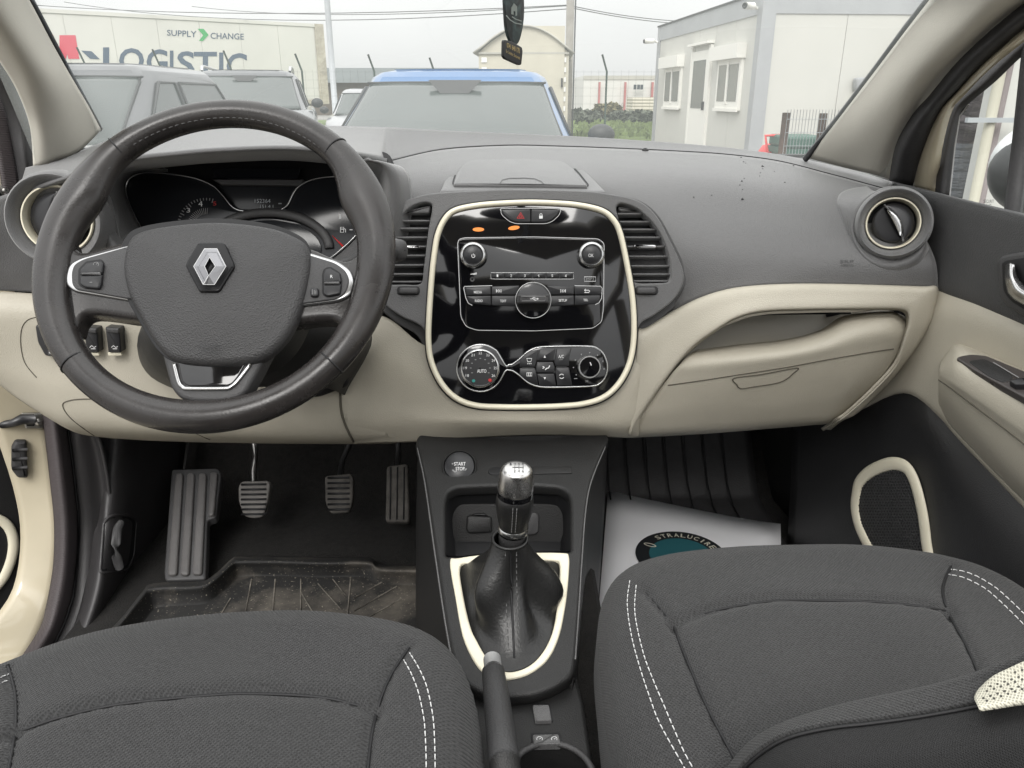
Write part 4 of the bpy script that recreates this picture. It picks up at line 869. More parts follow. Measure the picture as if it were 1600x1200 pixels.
# round side vents
def round_vent(c, ax, r, e1, tilt):
    ax = Vector(ax).normalized()
    v = lathe('air_vent', c, ax, [(r * 1.42, -.05), (r * 1.40, -.02), (r * 1.36, -.008), (r * 1.31, .0), (r * 1.26, .003), (r * 1.21, .002), (r * 1.12, -.005), (r * .985, -.017), (r * .97, -.05)], M_DASH, DB, 48)
    lathe('vent_ring', c, ax, [(r * .99, -.013), (r * .965, -.0095), (r * .925, -.0095), (r * .89, -.016), (r * .88, -.03)], M_CREAM, v, 48)
    lathe('vent_well', c, ax, [(r * .97, -.016), (r * .86, -.034), (.001, -.045)], M_DEEP, v, 32)
    u = Vector(e1) - ax * Vector(e1).dot(ax); u.normalize(); w = ax.cross(u)
    q = c + ax * -.016; ct, st_ = math.cos(tilt), math.sin(tilt); d1 = u * ct + w * st_; d2 = ax.cross(d1)
    for sgn, hh, kk in ((1, .008, .76), (-1, .002, .74)):
        V = []; n_ = 16; rows = 5
        for i in range(rows):
            for j in range(n_ + 1):
                a = math.pi * j / n_; k = i / (rows - 1)
                bow = .12 * r * math.sin(a)
                p2 = d2 * sgn * (math.sin(a) * r * kk * k + bow * (1 - k) * sgn) + d1 * math.cos(a) * r * kk * (k + (1 - k)); V.append(q + p2 + ax * (hh * (1 - k ** 2) - .004 * (1 if sgn < 0 else 0)))
        fs = facecam(V, grid_faces(rows, n_ + 1)); put('vent_flap', V, fs, M_BTN, v, thick=.004)
    P = [q + d1 * (t * r * .55) + d2 * (.12 * r * (1 - t * t)) + ax * .0135 for t in (-1, -.7, -.35, 0, .35, .7, 1)]
    tube('vent_blade', P, [.0012, .003, .0042, .0046, .0042, .003, .0012], M_CHROME, v, seg=10, n=ax, rh=.003)
    tube('vent_edge', [q + d1 * (t * r * .80) + d2 * (.12 * r * (1 - t * t)) + ax * .0105 for t in (-1, -.8, -.5, 0, .5, .8, 1)], .0012, M_DASH, v, seg=6)
    return v
cv = U(1397, 348, 1.083)
round_vent(cv, (-.34, -.91, .20), .0365, (1, 0, 0), R(-62))
# teardrop pod around the right vent, running into the dash
v_ax = Vector((-.34, -.91, .20)).normalized(); v_u = Vector((1, 0, 0)); v_u = (v_u - v_ax * v_u.dot(v_ax)).normalized(); v_w = Vector((0, 0, 1)); v_w = (v_w - v_ax * v_w.dot(v_ax) - v_u * v_w.dot(v_u)).normalized()
pod = crom([(1454, 352), (1452, 388), (1434, 416), (1400, 428), (1366, 420), (1342, 398), (1325, 366), (1312, 336), (1306, 312), (1320, 296), (1366, 290), (1412, 293), (1442, 314)], 4)
pin, pmid, pout = [], [], []
for q in pod:
    a = math.atan2(348 - q.y, q.x - 1397); e = cv + (v_u * math.cos(a) + v_w * math.sin(a)) * .0365 * 1.375 - v_ax * .011
    o_ = hit(UPP, q.x, q.y, -.003) or (e - v_ax * .03 + (e - cv).normalized() * .004)
    pin.append(e); pout.append(o_); pmid.append(e.lerp(o_, .45) + v_ax * .007)
pcl = lambda l: l + [l[0]]
patch('vent_pod', [pcl(pout), pcl(pmid), pcl(pin)], M_DASH, DB, 3)
round_vent(U(84, 343, 1.06), (.15, -.97, .12), .0475, (1, 0, 0), R(80))
S_M = plane3(hit(UPP, 1312, 405), hit(UPP, 1336, 405), hit(UPP, 1322, 418)); txt('airbag_mark', 'SRP', (1313, 406, 1334, 411), S_M, .0006, M_DASHD, DB); txt('airbag_mark', 'AIRBAG', (1313, 412.5, 1334, 416), S_M, .0006, M_DASHD, DB)

# centre stack
S_C = plane3(U(830, 318, 1.125), U(830, 660, 1.03), U(930, 660, 1.03))
rim_px = [(825, 316.5), (784, 318), (744, 321.5), (711, 329), (695, 343), (684, 367), (679, 395), (675, 430), (671, 484), (669.5, 530), (674, 565), (690, 599), (713, 622), (744, 633.5), (786, 636), (832, 636), (876, 634.5), (914, 630.5), (946, 619), (970, 595), (985, 562), (990.5, 521), (988.5, 469), (980.5, 418), (969, 365), (957, 342), (938, 328.5), (902, 320.5), (864, 317.5)]
rim_d = crom(rim_px, 6)
so = crom([(737, 298), (700, 300), (663, 304), (630, 316), (608, 342), (598, 380), (594, 430), (598, 470), (625, 493), (662, 514), (672, 560), (720, 628), (832, 640), (940, 626), (990, 560), (998, 510), (1023, 492), (1052, 469), (1067, 443), (1066, 418), (1046, 374), (1024, 335), (994, 312), (940, 301), (905, 298), (832, 296), (780, 296)], 6)
vl = crom([(673, 318), (660, 316.5), (641, 324), (625, 341), (612, 368), (602, 400), (597, 425), (598, 443), (630, 444.5), (657, 443), (662, 420), (669, 362), (675, 328)], 5)
vr = crom([(963, 324), (971, 317.5), (993, 324.5), (1008, 336), (1023, 352), (1036, 374), (1045, 400), (1048.5, 425), (1045, 440), (1020, 442.5), (993, 441.5), (988, 430), (979, 388), (966, 340)], 5)
plate('centre_surround', so, [vl, vr], S_C, -.004, .03, .002, M_DASH, DB)
fl_px = [(q.x + (q.x - 832) * .035, q.y + (4 + max(0, (q.y - 470)) * .28) * max(0, min(1, (abs(q.x - 832) - 120) / 50))) if q.y > 470 else (q.x + (q.x - 832) * .02, q.y) for q in so]
plate('surround_flange', fl_px, [vl, vr], S_C, -.026, .012, .002, M_DASHD, DB)
for V_, sg in ((vl, -1), (vr, 1)):
    vt = tub('centre_vent', V_, S_C, -.008, -.06, .02, M_DEEP, DB)
    ys = [345, 357, 371, 385.3, 399.3, 414.3, 428.3, 440.3] if sg < 0 else [334, 346.5, 358.6, 371, 385.3, 400.7, 415.7, 428.6, 439.3]
    for y in ys:
        xs = []
        for i in range(len(V_)):
            a, b = V_[i], V_[(i + 1) % len(V_)]
            if (a.y - y) * (b.y - y) < 0: xs.append(a.x + (b.x - a.x) * (y - a.y) / (b.y - a.y))
        if len(xs) < 2: continue
        x0, x1 = min(xs) + .5, max(xs) - .5
        slab('vent_slat', [(x0, y - 1.5), (x1, y - 1.5), (x1, y + 1.5), (x0, y + 1.5)], S_C, -.011, .026, .0008, 0, M_DASH, vt, bs=1)
    if sg < 0: kn = [(622, 383), (650, 383), (657, 385.5), (650, 388), (622, 388)]
    else: kn = [(990, 383), (1000, 382), (1024, 382), (1027, 385), (1024, 388.5), (1000, 388.5)]
    slab('vent_tab', rpoly(kn, 2), S_C, -.004, .012, .002, 0, M_CHROME, vt)
    slab('vent_top', [(q.x, q.y) for q in (rpoly([(642, 328), (672, 321), (671, 333), (634, 333)], 3) if sg < 0 else rpoly([(966, 323), (990, 326), (996, 330), (968, 330)], 3))], S_C, -.012, .02, .002, 0, M_DASH, vt)
    wx = 638 if sg < 0 else 1010.5
    w_ = slab('vent_wheel_slot', rrect(wx - 18, 447, wx + 18, 461, 6), S_C, -.003, .012, .001, 0, M_DEEP, vt)
    slab('vent_wheel', rrect(wx - 15, 448.5, wx + 15, 459.5, 5), S_C, .003, .014, .003, 0, M_DASHD, w_)
FA = slab('fascia', rim_d, S_C, .0, .012, .001, 0, M_GLOSS, DB)
RIM3 = [S_C.at(q.x, q.y, .0) for q in rim_d]
tube('fascia_trim', RIM3, .0042, M_CREAM, FA, True, S_C.n, 12, .0055)
tube('fascia_gap', [S_C.at(q.x + (q.x - 830) * .022, q.y + (q.y - 478) * .022, -.003) for q in rim_d], .0025, M_DEEP, FA, True, S_C.n, 6)
# hazard and lock switch
hzl = rpoly([(783, 327), (829, 326.5), (829, 347.5), (806, 347.5), (797, 344), (786, 335)], 3); hzr = rpoly([(830, 326.5), (875, 327.5), (872, 335), (862, 344), (853, 347.5), (830, 347.5)], 3)
hb_ = slab('hazard_button', hzl, S_C, .003, .01, .0015, 0, M_BTN, DB)
lb_ = slab('lock_button', hzr, S_C, .003, .01, .0015, 0, M_BTN, DB)
strokes('hazard_symbol', [[(808, 341), (819, 341), (813.5, 332), (808, 341)], [(811, 339.3), (816, 339.3), (813.5, 335), (811, 339.3)]], S_C, .0034, 1.3, M_RED, hb_)
slab('lock_symbol', rrect(842.5, 337, 848, 341.5, .5), S_C, .0035, .0006, 0, 0, M_PRINT, lb_); strokes('lock_shackle', [[(843.5, 337), (843.7, 334.5), (845.2, 333.5), (846.8, 334.5), (847, 337)]], S_C, .0034, .9, M_PRINT, lb_)
strokes('hazard_edge', [[(q.x, q.y) for q in rpoly([(781, 325.5), (877, 325.5), (874, 336), (863, 346), (853, 349.5), (806, 349.5), (796, 346), (784, 336)], 4)] + [(782.5, 325.5)]], S_C, .0012, .8, M_SILVER, DB)
# two amber reflections, painted on the fascia as glowing ovals
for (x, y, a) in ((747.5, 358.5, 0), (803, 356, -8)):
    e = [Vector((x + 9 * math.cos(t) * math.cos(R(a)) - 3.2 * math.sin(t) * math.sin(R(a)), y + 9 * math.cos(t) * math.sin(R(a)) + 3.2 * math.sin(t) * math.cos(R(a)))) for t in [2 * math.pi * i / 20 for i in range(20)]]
    slab('amber_reflection', e, S_C, .0006, .001, 0, 0, M_AMBER, FA)

# radio
RD = thing('car_radio', 'black car radio with two silver ringed knobs and a row of preset buttons', 'radio', S_C.at(830, 440, 0))
rd_out = rpoly([(715, 380), (717, 374), (725, 371.5), (835, 370), (935, 373), (944, 380), (943, 480), (940, 503), (926, 513), (835, 517), (745, 516), (728, 510), (720, 495)], 5)
slab('radio_front', rd_out, S_C, .003, .012, .002, 0, M_GLOSS, RD)
strokes('front_edge', [[(q.x, q.y) for q in rd_out] + [(rd_out[0].x, rd_out[0].y)]], S_C, .0026, .9, M_SILVER, RD)
for (x, y, s_) in ((739.5, 399.5, 'p'), (923.5, 399, 'OK')):
    c = S_C.at(x, y, .003); k = lathe('knob', c, S_C.n, [(.019, 0), (.0188, .008), (.0175, .011), (.0150, .0118), (.0132, .010)], M_CHROME, RD, 40)
    lathe('knob_cap', c, S_C.n, [(.0134, .006), (.0132, .0105), (.0118, .0116), (.001, .0118)], M_BTN, k, 32)
    if s_ == 'OK': txt('knob_text', 'OK', (x - 4, y - 2.6, x + 4, y + 2.6), S_C, .0153, M_PRINT, k)
    else: strokes('power_symbol', [[(x + 2.6 * math.cos(a), y + .3 + 2.6 * math.sin(a)) for a in [R(-50 + 280 * i / 12) for i in range(13)]], [(x, y - 3.4), (x, y - .3)]], S_C, .0153, .9, M_PRINT, k)
for i, s_ in enumerate(('1', '2', '3', '4', '5', '6')):
    x = 767.5 + i * 21.4; b_ = slab('preset_button', rrect(x + .4, 426.3, x + 21, 435, 1), S_C, .005, .006, .0008, 0, M_BTN, RD, bs=1)
    txt('digit', s_, (x + 8.5, 428.7, x + 11, 432.8), S_C, .0053, M_PRINT, b_)
strokes('preset_edge', [[(767, 426), (896, 426), (896, 435.5), (890, 436), (775, 436), (767, 435.5), (767, 426)]], S_C, .0046, .7, M_SILVER, RD)
strokes('volume_wedge', [[(735, 428.7), (745, 426)], [(737, 428.5), (745, 427)], [(739, 429), (745, 428.2)]], S_C, .0036, 1.1, M_PRINT, RD)
lathe('aux_socket', S_C.at(738, 436.5, .003), S_C.n, [(.0012, .0002), (.002, .001), (.0034, .001), (.0036, 0)], M_DASHD, RD, 16)
strokes('small_logo', [[(913, 432.5), (930.5, 432.5), (930.5, 439.5), (913, 439.5), (913, 432.5)]], S_C, .0036, .9, M_SILVER, RD); txt('small_logo_text', 'MP3', (916, 434, 928, 438), S_C, .0036, M_GREYPRINT, RD)
# big button block: two rows, four columns and the round usb door
LB = [('MEDIA', [(726, 449), (767, 447.5), (767, 461), (729, 461.5)], (740.5, 454.5, 753, 458.5)), ('', [(768, 447.5), (812, 446), (808, 461), (768, 461)], None), ('RADIO', [(729, 462.5), (767, 462), (767, 477.5), (735, 474.5), (731, 470)], (742, 468, 754, 472)), ('TEXT', [(768, 462), (808, 462), (809, 479), (768, 477.5)], (781.5, 468.3, 791, 472.2)),
      ('', [(854, 446), (897, 447.5), (897, 460.5), (859, 461)], None), ('', [(898, 447.5), (940, 448.5), (939, 460.5), (898, 460.5)], None), ('SETUP', [(859, 462), (897, 461.5), (897, 477), (858, 479)], (873, 467.5, 886, 471.5)), ('TEL', [(898, 461.5), (939, 461.5), (937, 470), (930, 475), (898, 477)], (911.5, 467, 919, 470.5))]
for i, (s_, q, tq) in enumerate(LB):
    b_ = slab('function_button', rpoly(q, 2), S_C, .006, .007, .0012, 0, M_BTN, RD, bs=2)
    if s_: txt('button_text', s_, tq, S_C, .0063, M_PRINT, b_, .01)
    elif i in (1, 4):
        x = 783 if i == 1 else 876; d = -1 if i == 1 else 1
        strokes('skip_symbol', [[(x + d * 0, 452), (x + d * 3, 454.5), (x, 457), (x, 452)], [(x + 3.5 * d, 452), (x + d * 6.5, 454.5), (x + 3.5 * d, 457), (x + 3.5 * d, 452)], [(x + 7.3 * d, 452), (x + 7.3 * d, 457)]], S_C, .0063, 1.1, M_PRINT, b_)
    else: strokes('back_symbol', [[(914, 453.5), (920, 453.5), (921.5, 455), (920, 457), (913, 457)], [(915.5, 451.5), (913, 453.5), (915.5, 455.5)]], S_C, .0063, 1.1, M_PRINT, b_)
strokes('button_rim', [[(769, 446.3), (726, 447.5), (724.5, 450), (728, 466), (732, 474), (738, 477)], [(898, 446.4), (938, 447.2), (941, 450), (940, 466), (936, 473), (930, 476)]], S_C, .0048, 1.0, M_SILVER, RD)
c = S_C.at(833, 469.5, .003); kd = lathe('usb_door', c, S_C.n, [(.0262, 0), (.026, .005), (.025, .0065), (.023, .0068), (.001, .0075)], M_GLOSS, RD, 48)
tube('usb_door_rim', [c + S_C.n * .0062 + (S_C.e1 * math.cos(2 * math.pi * i / 48) + S_C.e2 * math.sin(2 * math.pi * i / 48)) * .0255 for i in range(48)], .0006, M_SILVER, kd, True, S_C.n, 6)
slab('usb_grip', rpoly([(808, 460), (858.5, 460), (857.5, 474), (809.5, 474)], 2), S_C, .017, .013, .003, 0, M_DASHD, kd)
strokes('usb_slot', [[(814, 463), (853, 463), (851, 470), (816, 470), (814, 463)]], S_C, .0173, .8, M_GREYPRINT, kd)
strokes('usb_symbol', [[(828, 467), (841, 467)], [(831, 467), (834, 464.7), (836.5, 464.7)], [(833, 467), (836, 469.2), (838, 469.2)], [(839, 465.6), (841.5, 467), (839, 468.4)]], S_C, .0173, .9, M_PRINT, kd)

# climate panel
CP = thing('climate_panel', 'climate control panel with silver figure frame, auto dial and fan dial below the radio', 'climate panel', S_C.at(832, 575, 0))
cx, cy, rr = 750.5, 575, 36.5
ang = [R(a) for a in range(32, 329, 11)]
fig = [(cx + rr * math.cos(a), cy + rr * math.sin(a)) for a in ang]
figp = fig + [(790, 571.5), (795, 570), (801, 569), (814, 559), (824, 550), (838, 543.5), (860, 541.5), (918, 541), (934, 545), (944, 555), (949, 572), (946, 588), (937, 599), (921, 603.5), (860, 605), (838, 603), (824, 597), (812, 587), (802, 580), (796, 578.5), (790, 579.5)]
figd = crom(figp, 4)
cpb = slab('panel_face', figd, S_C, .002, .01, .001, 0, M_GLOSS, CP)
tube('frame', [S_C.at(q.x, q.y, .002) for q in figd], .0014, M_CHROME, CP, True, S_C.n, 8, .0022)
c = S_C.at(cx, cy, .002)
dl = lathe('auto_dial', c, S_C.n, [(.0285, 0), (.0282, .010), (.027, .0125), (.0255, .0128), (.024, .0105)], M_CHROME, CP, 48)
lathe('dial_face', c, S_C.n, [(.0243, .009), (.0238, .011), (.001, .0112)], M_BTN, dl, 40)
txt('dial_text', 'AUTO', (745.5, 577, 760, 582.5), S_C, .0137, M_PRINT, dl, .01)
for i, s_ in enumerate(('18', '19', '20', '21', '22', '23', '24', '25', '26')):
    a = R(-210 + i * 240 / 8); x, y = cx + 23.5 * math.cos(a), cy + 23.5 * math.sin(a)
    txt('number', s_, (x - 2.6, y - 2, x + 2.6, y + 2), S_C, .0137, M_PRINT, dl)
    x, y = cx + 15 * math.cos(a), cy + 15 * math.sin(a); strokes('mark', [[(x - 1.3, y), (x + 1.3, y)]], S_C, .0137, 1.2, M_GREYPRINT, dl)
for x, y, m in ((740, 595, M_TEALP), (765.5, 594, M_RED)): slab('warm_cold_dot', ell(x, y, 2.6, 2.4, 12), S_C, .0139, .0006, 0, 0, m, dl)
CB = [[(812, 562), (826, 549), (842, 546), (840, 557), (837, 570), (836, 573.5), (812, 573.5)], [(812, 575), (836, 575), (838, 582), (841, 602), (830, 598), (812, 586)], [(843, 545.5), (868, 544.5), (864.5, 564), (839.5, 564)], [(839, 565.5), (864, 565.5), (867, 574), (866, 582.5), (838.5, 582.5), (837, 574)],
      [(839, 584), (866, 584), (869, 603), (843, 603)], [(869.5, 544.5), (893, 543.5), (890, 556), (889, 572), (868.5, 572), (866, 566)], [(868.5, 574), (889, 574), (892, 590), (894, 602), (871, 602.5), (868, 582)]]
for i, q in enumerate(CB):
    b_ = slab('climate_button', rpoly(q, 1.5), S_C, .0045, .006, .001, 0, M_BTN, CP, bs=2)
    if i == 0: strokes('demist_symbol', [[(823, 560), (831, 560), (829.5, 565), (824.5, 565), (823, 560)], [(825, 567), (824.5, 569)], [(827, 567), (827, 569)], [(829.5, 567), (829.8, 569)]], S_C, .0048, 1, M_PRINT, b_)
    if i == 1: strokes('rear_symbol', [[(823, 582.5), (831, 582.5), (831, 587.5), (823, 587.5), (823, 582.5)], [(825.5, 583), (825.5, 587)], [(828.5, 583), (828.5, 587)]], S_C, .0048, 1, M_PRINT, b_)
    if i == 2: slab('arrow', [(849.5, 559), (853, 559), (851.2, 555)], S_C, .0049, .0005, 0, 0, M_PRINT, b_)
    if i == 4: slab('arrow', [(849.5, 589.5), (853, 589.5), (851.2, 593.5)], S_C, .0049, .0005, 0, 0, M_PRINT, b_)
    if i == 3: strokes('seat_symbol', [[(852, 578), (854, 575.5), (857, 575), (859, 571)], [(848, 572.5), (850.5, 574), (848, 575.8)]], S_C, .0048, 1.6, M_PRINT, b_)
    if i == 5: txt('button_text', 'A/C', (872.5, 554.5, 881, 559.5), S_C, .0048, M_PRINT, b_); txt('button_text', 'OFF', (874, 560.5, 879.5, 562.8), S_C, .0048, M_GREYPRINT, b_)
    if i == 6: strokes('recirculate_symbol', [[(877.5 + 3.6 * math.cos(R(a)), 588 + 3.4 * math.sin(R(a))) for a in range(200, 330, 16)], [(877.5 + 3.6 * math.cos(R(a)), 588 + 3.4 * math.sin(R(a))) for a in range(20, 150, 16)]], S_C, .0048, 1.1, M_PRINT, b_)
for q in ([(816, 574.3), (833, 574.3)], [(869, 573), (886, 573)]): strokes('button_slot', [q], S_C, .0052, 1.6, M_DEEP, CP)
c = S_C.at(920, 573, .002)
fd = lathe('fan_dial', c, S_C.n, [(.0168, 0), (.0166, .011), (.0158, .0125), (.0142, .0125), (.0135, .010)], M_CHROME, CP, 40)
lathe('dial_face', c, S_C.n, [(.0137, .009), (.0132, .0112), (.001, .0116)], M_GLOSS, fd, 32)
strokes('pointer', [[(922, 566), (924, 571)]], S_C, .0142, 1.5, M_PRINT, fd)
for i in range(8):
    a = R(-215 + i * 32); slab('fan_mark', ell(920 + 24 * math.cos(a), 573 + 22 * math.sin(a), 1.1, 1.1, 8), S_C, .0026, .0005, 0, 0, M_GREYPRINT, CP)
strokes('fan_symbol', [[(915, 594), (919, 597)], [(919, 594), (915, 597)], [(897, 591.5), (902, 591.5)]], S_C, .0026, 1.3, M_GREYPRINT, CP)

# cubby on top of the centre
S_T = plane3(U(712, 287, 1.178), U(914, 289, 1.178), U(820, 250, 1.315))
top = crom([(686, 299), (700, 270), (716, 254), (745, 248.5), (830, 247), (885, 250), (905, 258), (925, 275), (950, 300)], 5, False)
slab('cubby_base', top + [Vector((880, 300)), Vector((780, 297))], S_T, -.002, .03, .006, 0, M_DASH, DB)
lid = rpoly([(708, 287.5), (713, 270), (726, 252), (745, 248.8), (830, 247.5), (880, 250.5), (900, 266), (919, 290), (830, 288)], [3, 8, 10, 12, 20, 14, 14, 3, 30])
slab('cubby_lid', lid, S_T, .003, .012, .003, 0, M_DASH, DB)
strokes('cubby_gap', [[(q.x, q.y) for q in inset(lid, -1)] + [(inset(lid, -1)[0].x, inset(lid, -1)[0].y)]], S_T, -.0012, 2.2, M_DEEP, DB)
strokes('cubby_tab', [[(781, 287), (785, 281), (795, 278.5), (820, 278), (835, 279), (845, 283), (850, 287.5)]], S_T, .0036, 1.2, M_DASHD, DB)
lathe('light_sensor', U(1008, 236, 1.405), (0, -.5, 1), [(.006, -.004), (.006, .002), (.004, .004), (.001, .0045)], M_BLACK, DB, 16)
# specks of dirt on the dash top
sp_ = []
for px, py, s in [(1158, 246, 1.6), (1162, 253, 1.4), (1165, 255, 1), (1191, 260, 2.4), (1192, 264, 1.2), (1188, 270, 1), (1187, 275, 1), (1240, 259, 1.6), (1159, 283, 1.6), (1156, 289, 1.2), (1160, 296, 1), (1226, 285, 1.3), (1160, 311, 2.3), (1112, 305, 1.0), (1084, 308, 1.2), (1163, 279, .9), (1210, 268, .9)]:
    c = hit(UPP, px, py, .0006) or U(px, py, 1.2); r = s * .0012
    q = Matrix.Rotation(random.uniform(0, 6), 3, 'Z'); sp_.append(([c + q @ Vector(v) * r for v in ((1, 0, 0), (-.5, .8, 0), (-.6, -.9, 0), (0, 0, .7), (0, 0, -.7))], [(0, 1, 3), (1, 2, 3), (2, 0, 3), (1, 0, 4), (2, 1, 4), (0, 2, 4)]))
V, Fc = merge(sp_); put('dirt_specks', V, Fc, M_DEEP, None, False, kind='stuff', label='small dark dirt specks on the passenger side dash top', cat='dirt')

# beige lower centre and glovebox
LP2 = patch('lower_panel', [[U(540, 488, 1.125), U(604, 496, 1.11), U(664, 540, 1.085), U(750, 560, 1.075), U(850, 560, 1.075), U(962, 556, 1.078), U(999, 515, 1.092)],
      [U(534, 560, 1.10), U(600, 560, 1.085), U(662, 590, 1.065), U(745, 612, 1.05), U(855, 612, 1.05), U(968, 600, 1.062), U(1003, 560, 1.075)],
      [U(534, 625, 1.088), U(596, 620, 1.08), U(665, 640, 1.06), U(745, 648, 1.04), U(860, 648, 1.04), U(972, 640, 1.056), U(1002, 605, 1.07)],
      [U(542, 668, 1.088), U(600, 665, 1.08), U(668, 663, 1.06), U(745, 664, 1.042), U(860, 664, 1.042), U(975, 668, 1.06), U(1000, 650, 1.072)],
      [U(555, 694, 1.12), U(606, 692, 1.10), U(665, 690, 1.08), U(745, 684, 1.07), U(860, 680, 1.07), U(978, 684, 1.085), U(998, 682, 1.09)]], M_BEIGE, DB, 6)
fo = [(998, 512), (1010, 511), (1046, 488.5), (1092, 465.5), (1137, 451.5), (1183, 445.5), (1240, 443.2), (1300, 443.2), (1380, 445.2), (1440, 447.2), (1465, 448.3), (1463, 475), (1454, 507), (1426, 552), (1385, 603), (1341, 645), (1316, 658), (1298, 672)]
fi = [(985, 680), (1000, 651), (1046, 585), (1082, 543), (1119, 516), (1151, 497), (1192, 487), (1260, 484), (1340, 483), (1395, 483), (1415, 487), (1419, 500), (1413, 525), (1396, 570), (1360, 610), (1321, 645), (1303, 658), (1284, 671)]
YO = [1.088, 1.088, 1.098, 1.09, 1.085, 1.08, 1.075, 1.072, 1.066, 1.062, 1.06, 1.062, 1.065, 1.075, 1.09, 1.10, 1.115, 1.19]
YI = [1.062, 1.066, 1.07, 1.066, 1.06, 1.057, 1.055, 1.052, 1.05, 1.05, 1.05, 1.05, 1.052, 1.06, 1.07, 1.085, 1.10, 1.18]
YD = [.02, .02, .02, .04, .09, .12, .13, .13, .12, .07, .04, .03, .03, .03, .03, .03, .03, .03]
def mixp(a, b, t): return (a[0] * (1 - t) + b[0] * t, a[1] * (1 - t) + b[1] * t)
cI = (1220, 570)
patch('glovebox_frame', [[U(*a, y + .02) for a, y in zip(fo, YO)], [U(*mixp(a, b, .06), y - .006) for a, b, y in zip(fo, fi, YO)], [U(*mixp(a, b, .5), (y + z) / 2 - .006) for a, b, y, z in zip(fo, fi, YO, YI)], [U(*mixp(a, b, .93), z - .002) for a, b, z in zip(fo, fi, YI)],
      [U(*b, z + .006) for b, z in zip(fi, YI)], [U(*mixp(b, cI, .012), z + .015) for b, z in zip(fi, YI)], [U(*mixp(b, cI, .02), z + d) for b, z, d in zip(fi, YI, YD)]], M_BEIGE, DB, 5)
# shelf behind the frame
patch('shelf_back', [[U(1090, 500, 1.23), U(1200, 470, 1.23), U(1300, 465, 1.22), U(1400, 465, 1.2)], [U(1080, 530, 1.19), U(1190, 505, 1.20), U(1300, 500, 1.19), U(1400, 490, 1.17)], [U(1060, 565, 1.13), U(1180, 545, 1.13), U(1300, 540, 1.13), U(1400, 520, 1.13)]], M_BEIGE, DB, 5)
patch('shelf_slot', [[U(1140, 491, 1.19), U(1200, 484, 1.19), U(1330, 482, 1.18)], [U(1140, 499, 1.185), U(1200, 491, 1.185), U(1330, 489.5, 1.175)]], M_DEEP, DB, 4)
GB = patch('glovebox', [[U(1090, 546, 1.12), U(1160, 538, 1.115), U(1225, 531, 1.11), U(1280, 516, 1.11), U(1312, 496, 1.115), U(1345, 489, 1.115), U(1392, 487, 1.105), U(1415, 495, 1.10)],
      [U(1078, 553, 1.085), U(1158, 545, 1.078), U(1228, 537, 1.073), U(1286, 521, 1.07), U(1320, 502, 1.072), U(1350, 494, 1.073), U(1392, 492, 1.07), U(1417.5, 502, 1.075)],
      [U(1062, 570, 1.073), U(1150, 562, 1.058), U(1228, 553, 1.052), U(1290, 540, 1.049), U(1330, 525, 1.049), U(1360, 518, 1.05), U(1392, 516, 1.053), U(1415, 521, 1.065)],
      [U(1044, 592, 1.075), U(1145, 585, 1.061), U(1228, 573, 1.055), U(1290, 561, 1.052), U(1330, 552, 1.052), U(1360, 548, 1.055), U(1388, 545, 1.06), U(1407, 546, 1.07)],
      [U(1022, 622, 1.08), U(1130, 615, 1.07), U(1220, 607, 1.066), U(1285, 600, 1.064), U(1318, 596, 1.065), U(1340, 594, 1.067), U(1360, 590, 1.072), U(1379, 588, 1.08)],
      [U(1000, 655, 1.085), U(1110, 650, 1.085), U(1200, 643, 1.082), U(1262, 638, 1.082), U(1290, 636, 1.083), U(1306, 634, 1.085), U(1320, 632, 1.09), U(1339, 628, 1.10)],
      [U(988, 680, 1.10), U(1100, 674, 1.105), U(1190, 667, 1.105), U(1250, 662, 1.105), U(1275, 660, 1.105), U(1288, 659, 1.105), U(1298, 657, 1.11), U(1312, 653, 1.12)],
      [U(990, 684, 1.15), U(1100, 678, 1.155), U(1190, 671, 1.155), U(1250, 666, 1.155), U(1275, 664, 1.155), U(1288, 663, 1.155), U(1298, 661, 1.16), U(1312, 657, 1.16)]], M_BEIGE, DB, 6)
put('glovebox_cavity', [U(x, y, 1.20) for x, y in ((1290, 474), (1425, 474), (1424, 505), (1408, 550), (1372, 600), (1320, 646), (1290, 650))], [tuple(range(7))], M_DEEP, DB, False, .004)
S_G = plane3(U(1045, 600, 1.0735), U(1380, 552, 1.058), U(1200, 650, 1.0835))
tube('glovebox_seam', [hit(GB, q.x, q.y, .0002) for q in crom([Vector(v) for v in ((1044, 602), (1090, 595.5), (1145, 587), (1228, 574), (1290, 562.5), (1360, 550.5), (1396, 545))], 6, False) if hit(GB, q.x, q.y)], .0010, M_SEAM, DB, seg=6)
hp_ = crom([(1147, 591), (1190, 585), (1245, 575), (1240, 583), (1228, 593), (1212, 599), (1180, 604), (1158, 607), (1151, 601)], 5)
tube('handle_seam', [hit(GB, q.x, q.y, .0004) for q in hp_], .0010, M_SEAM, GB, True, seg=6)

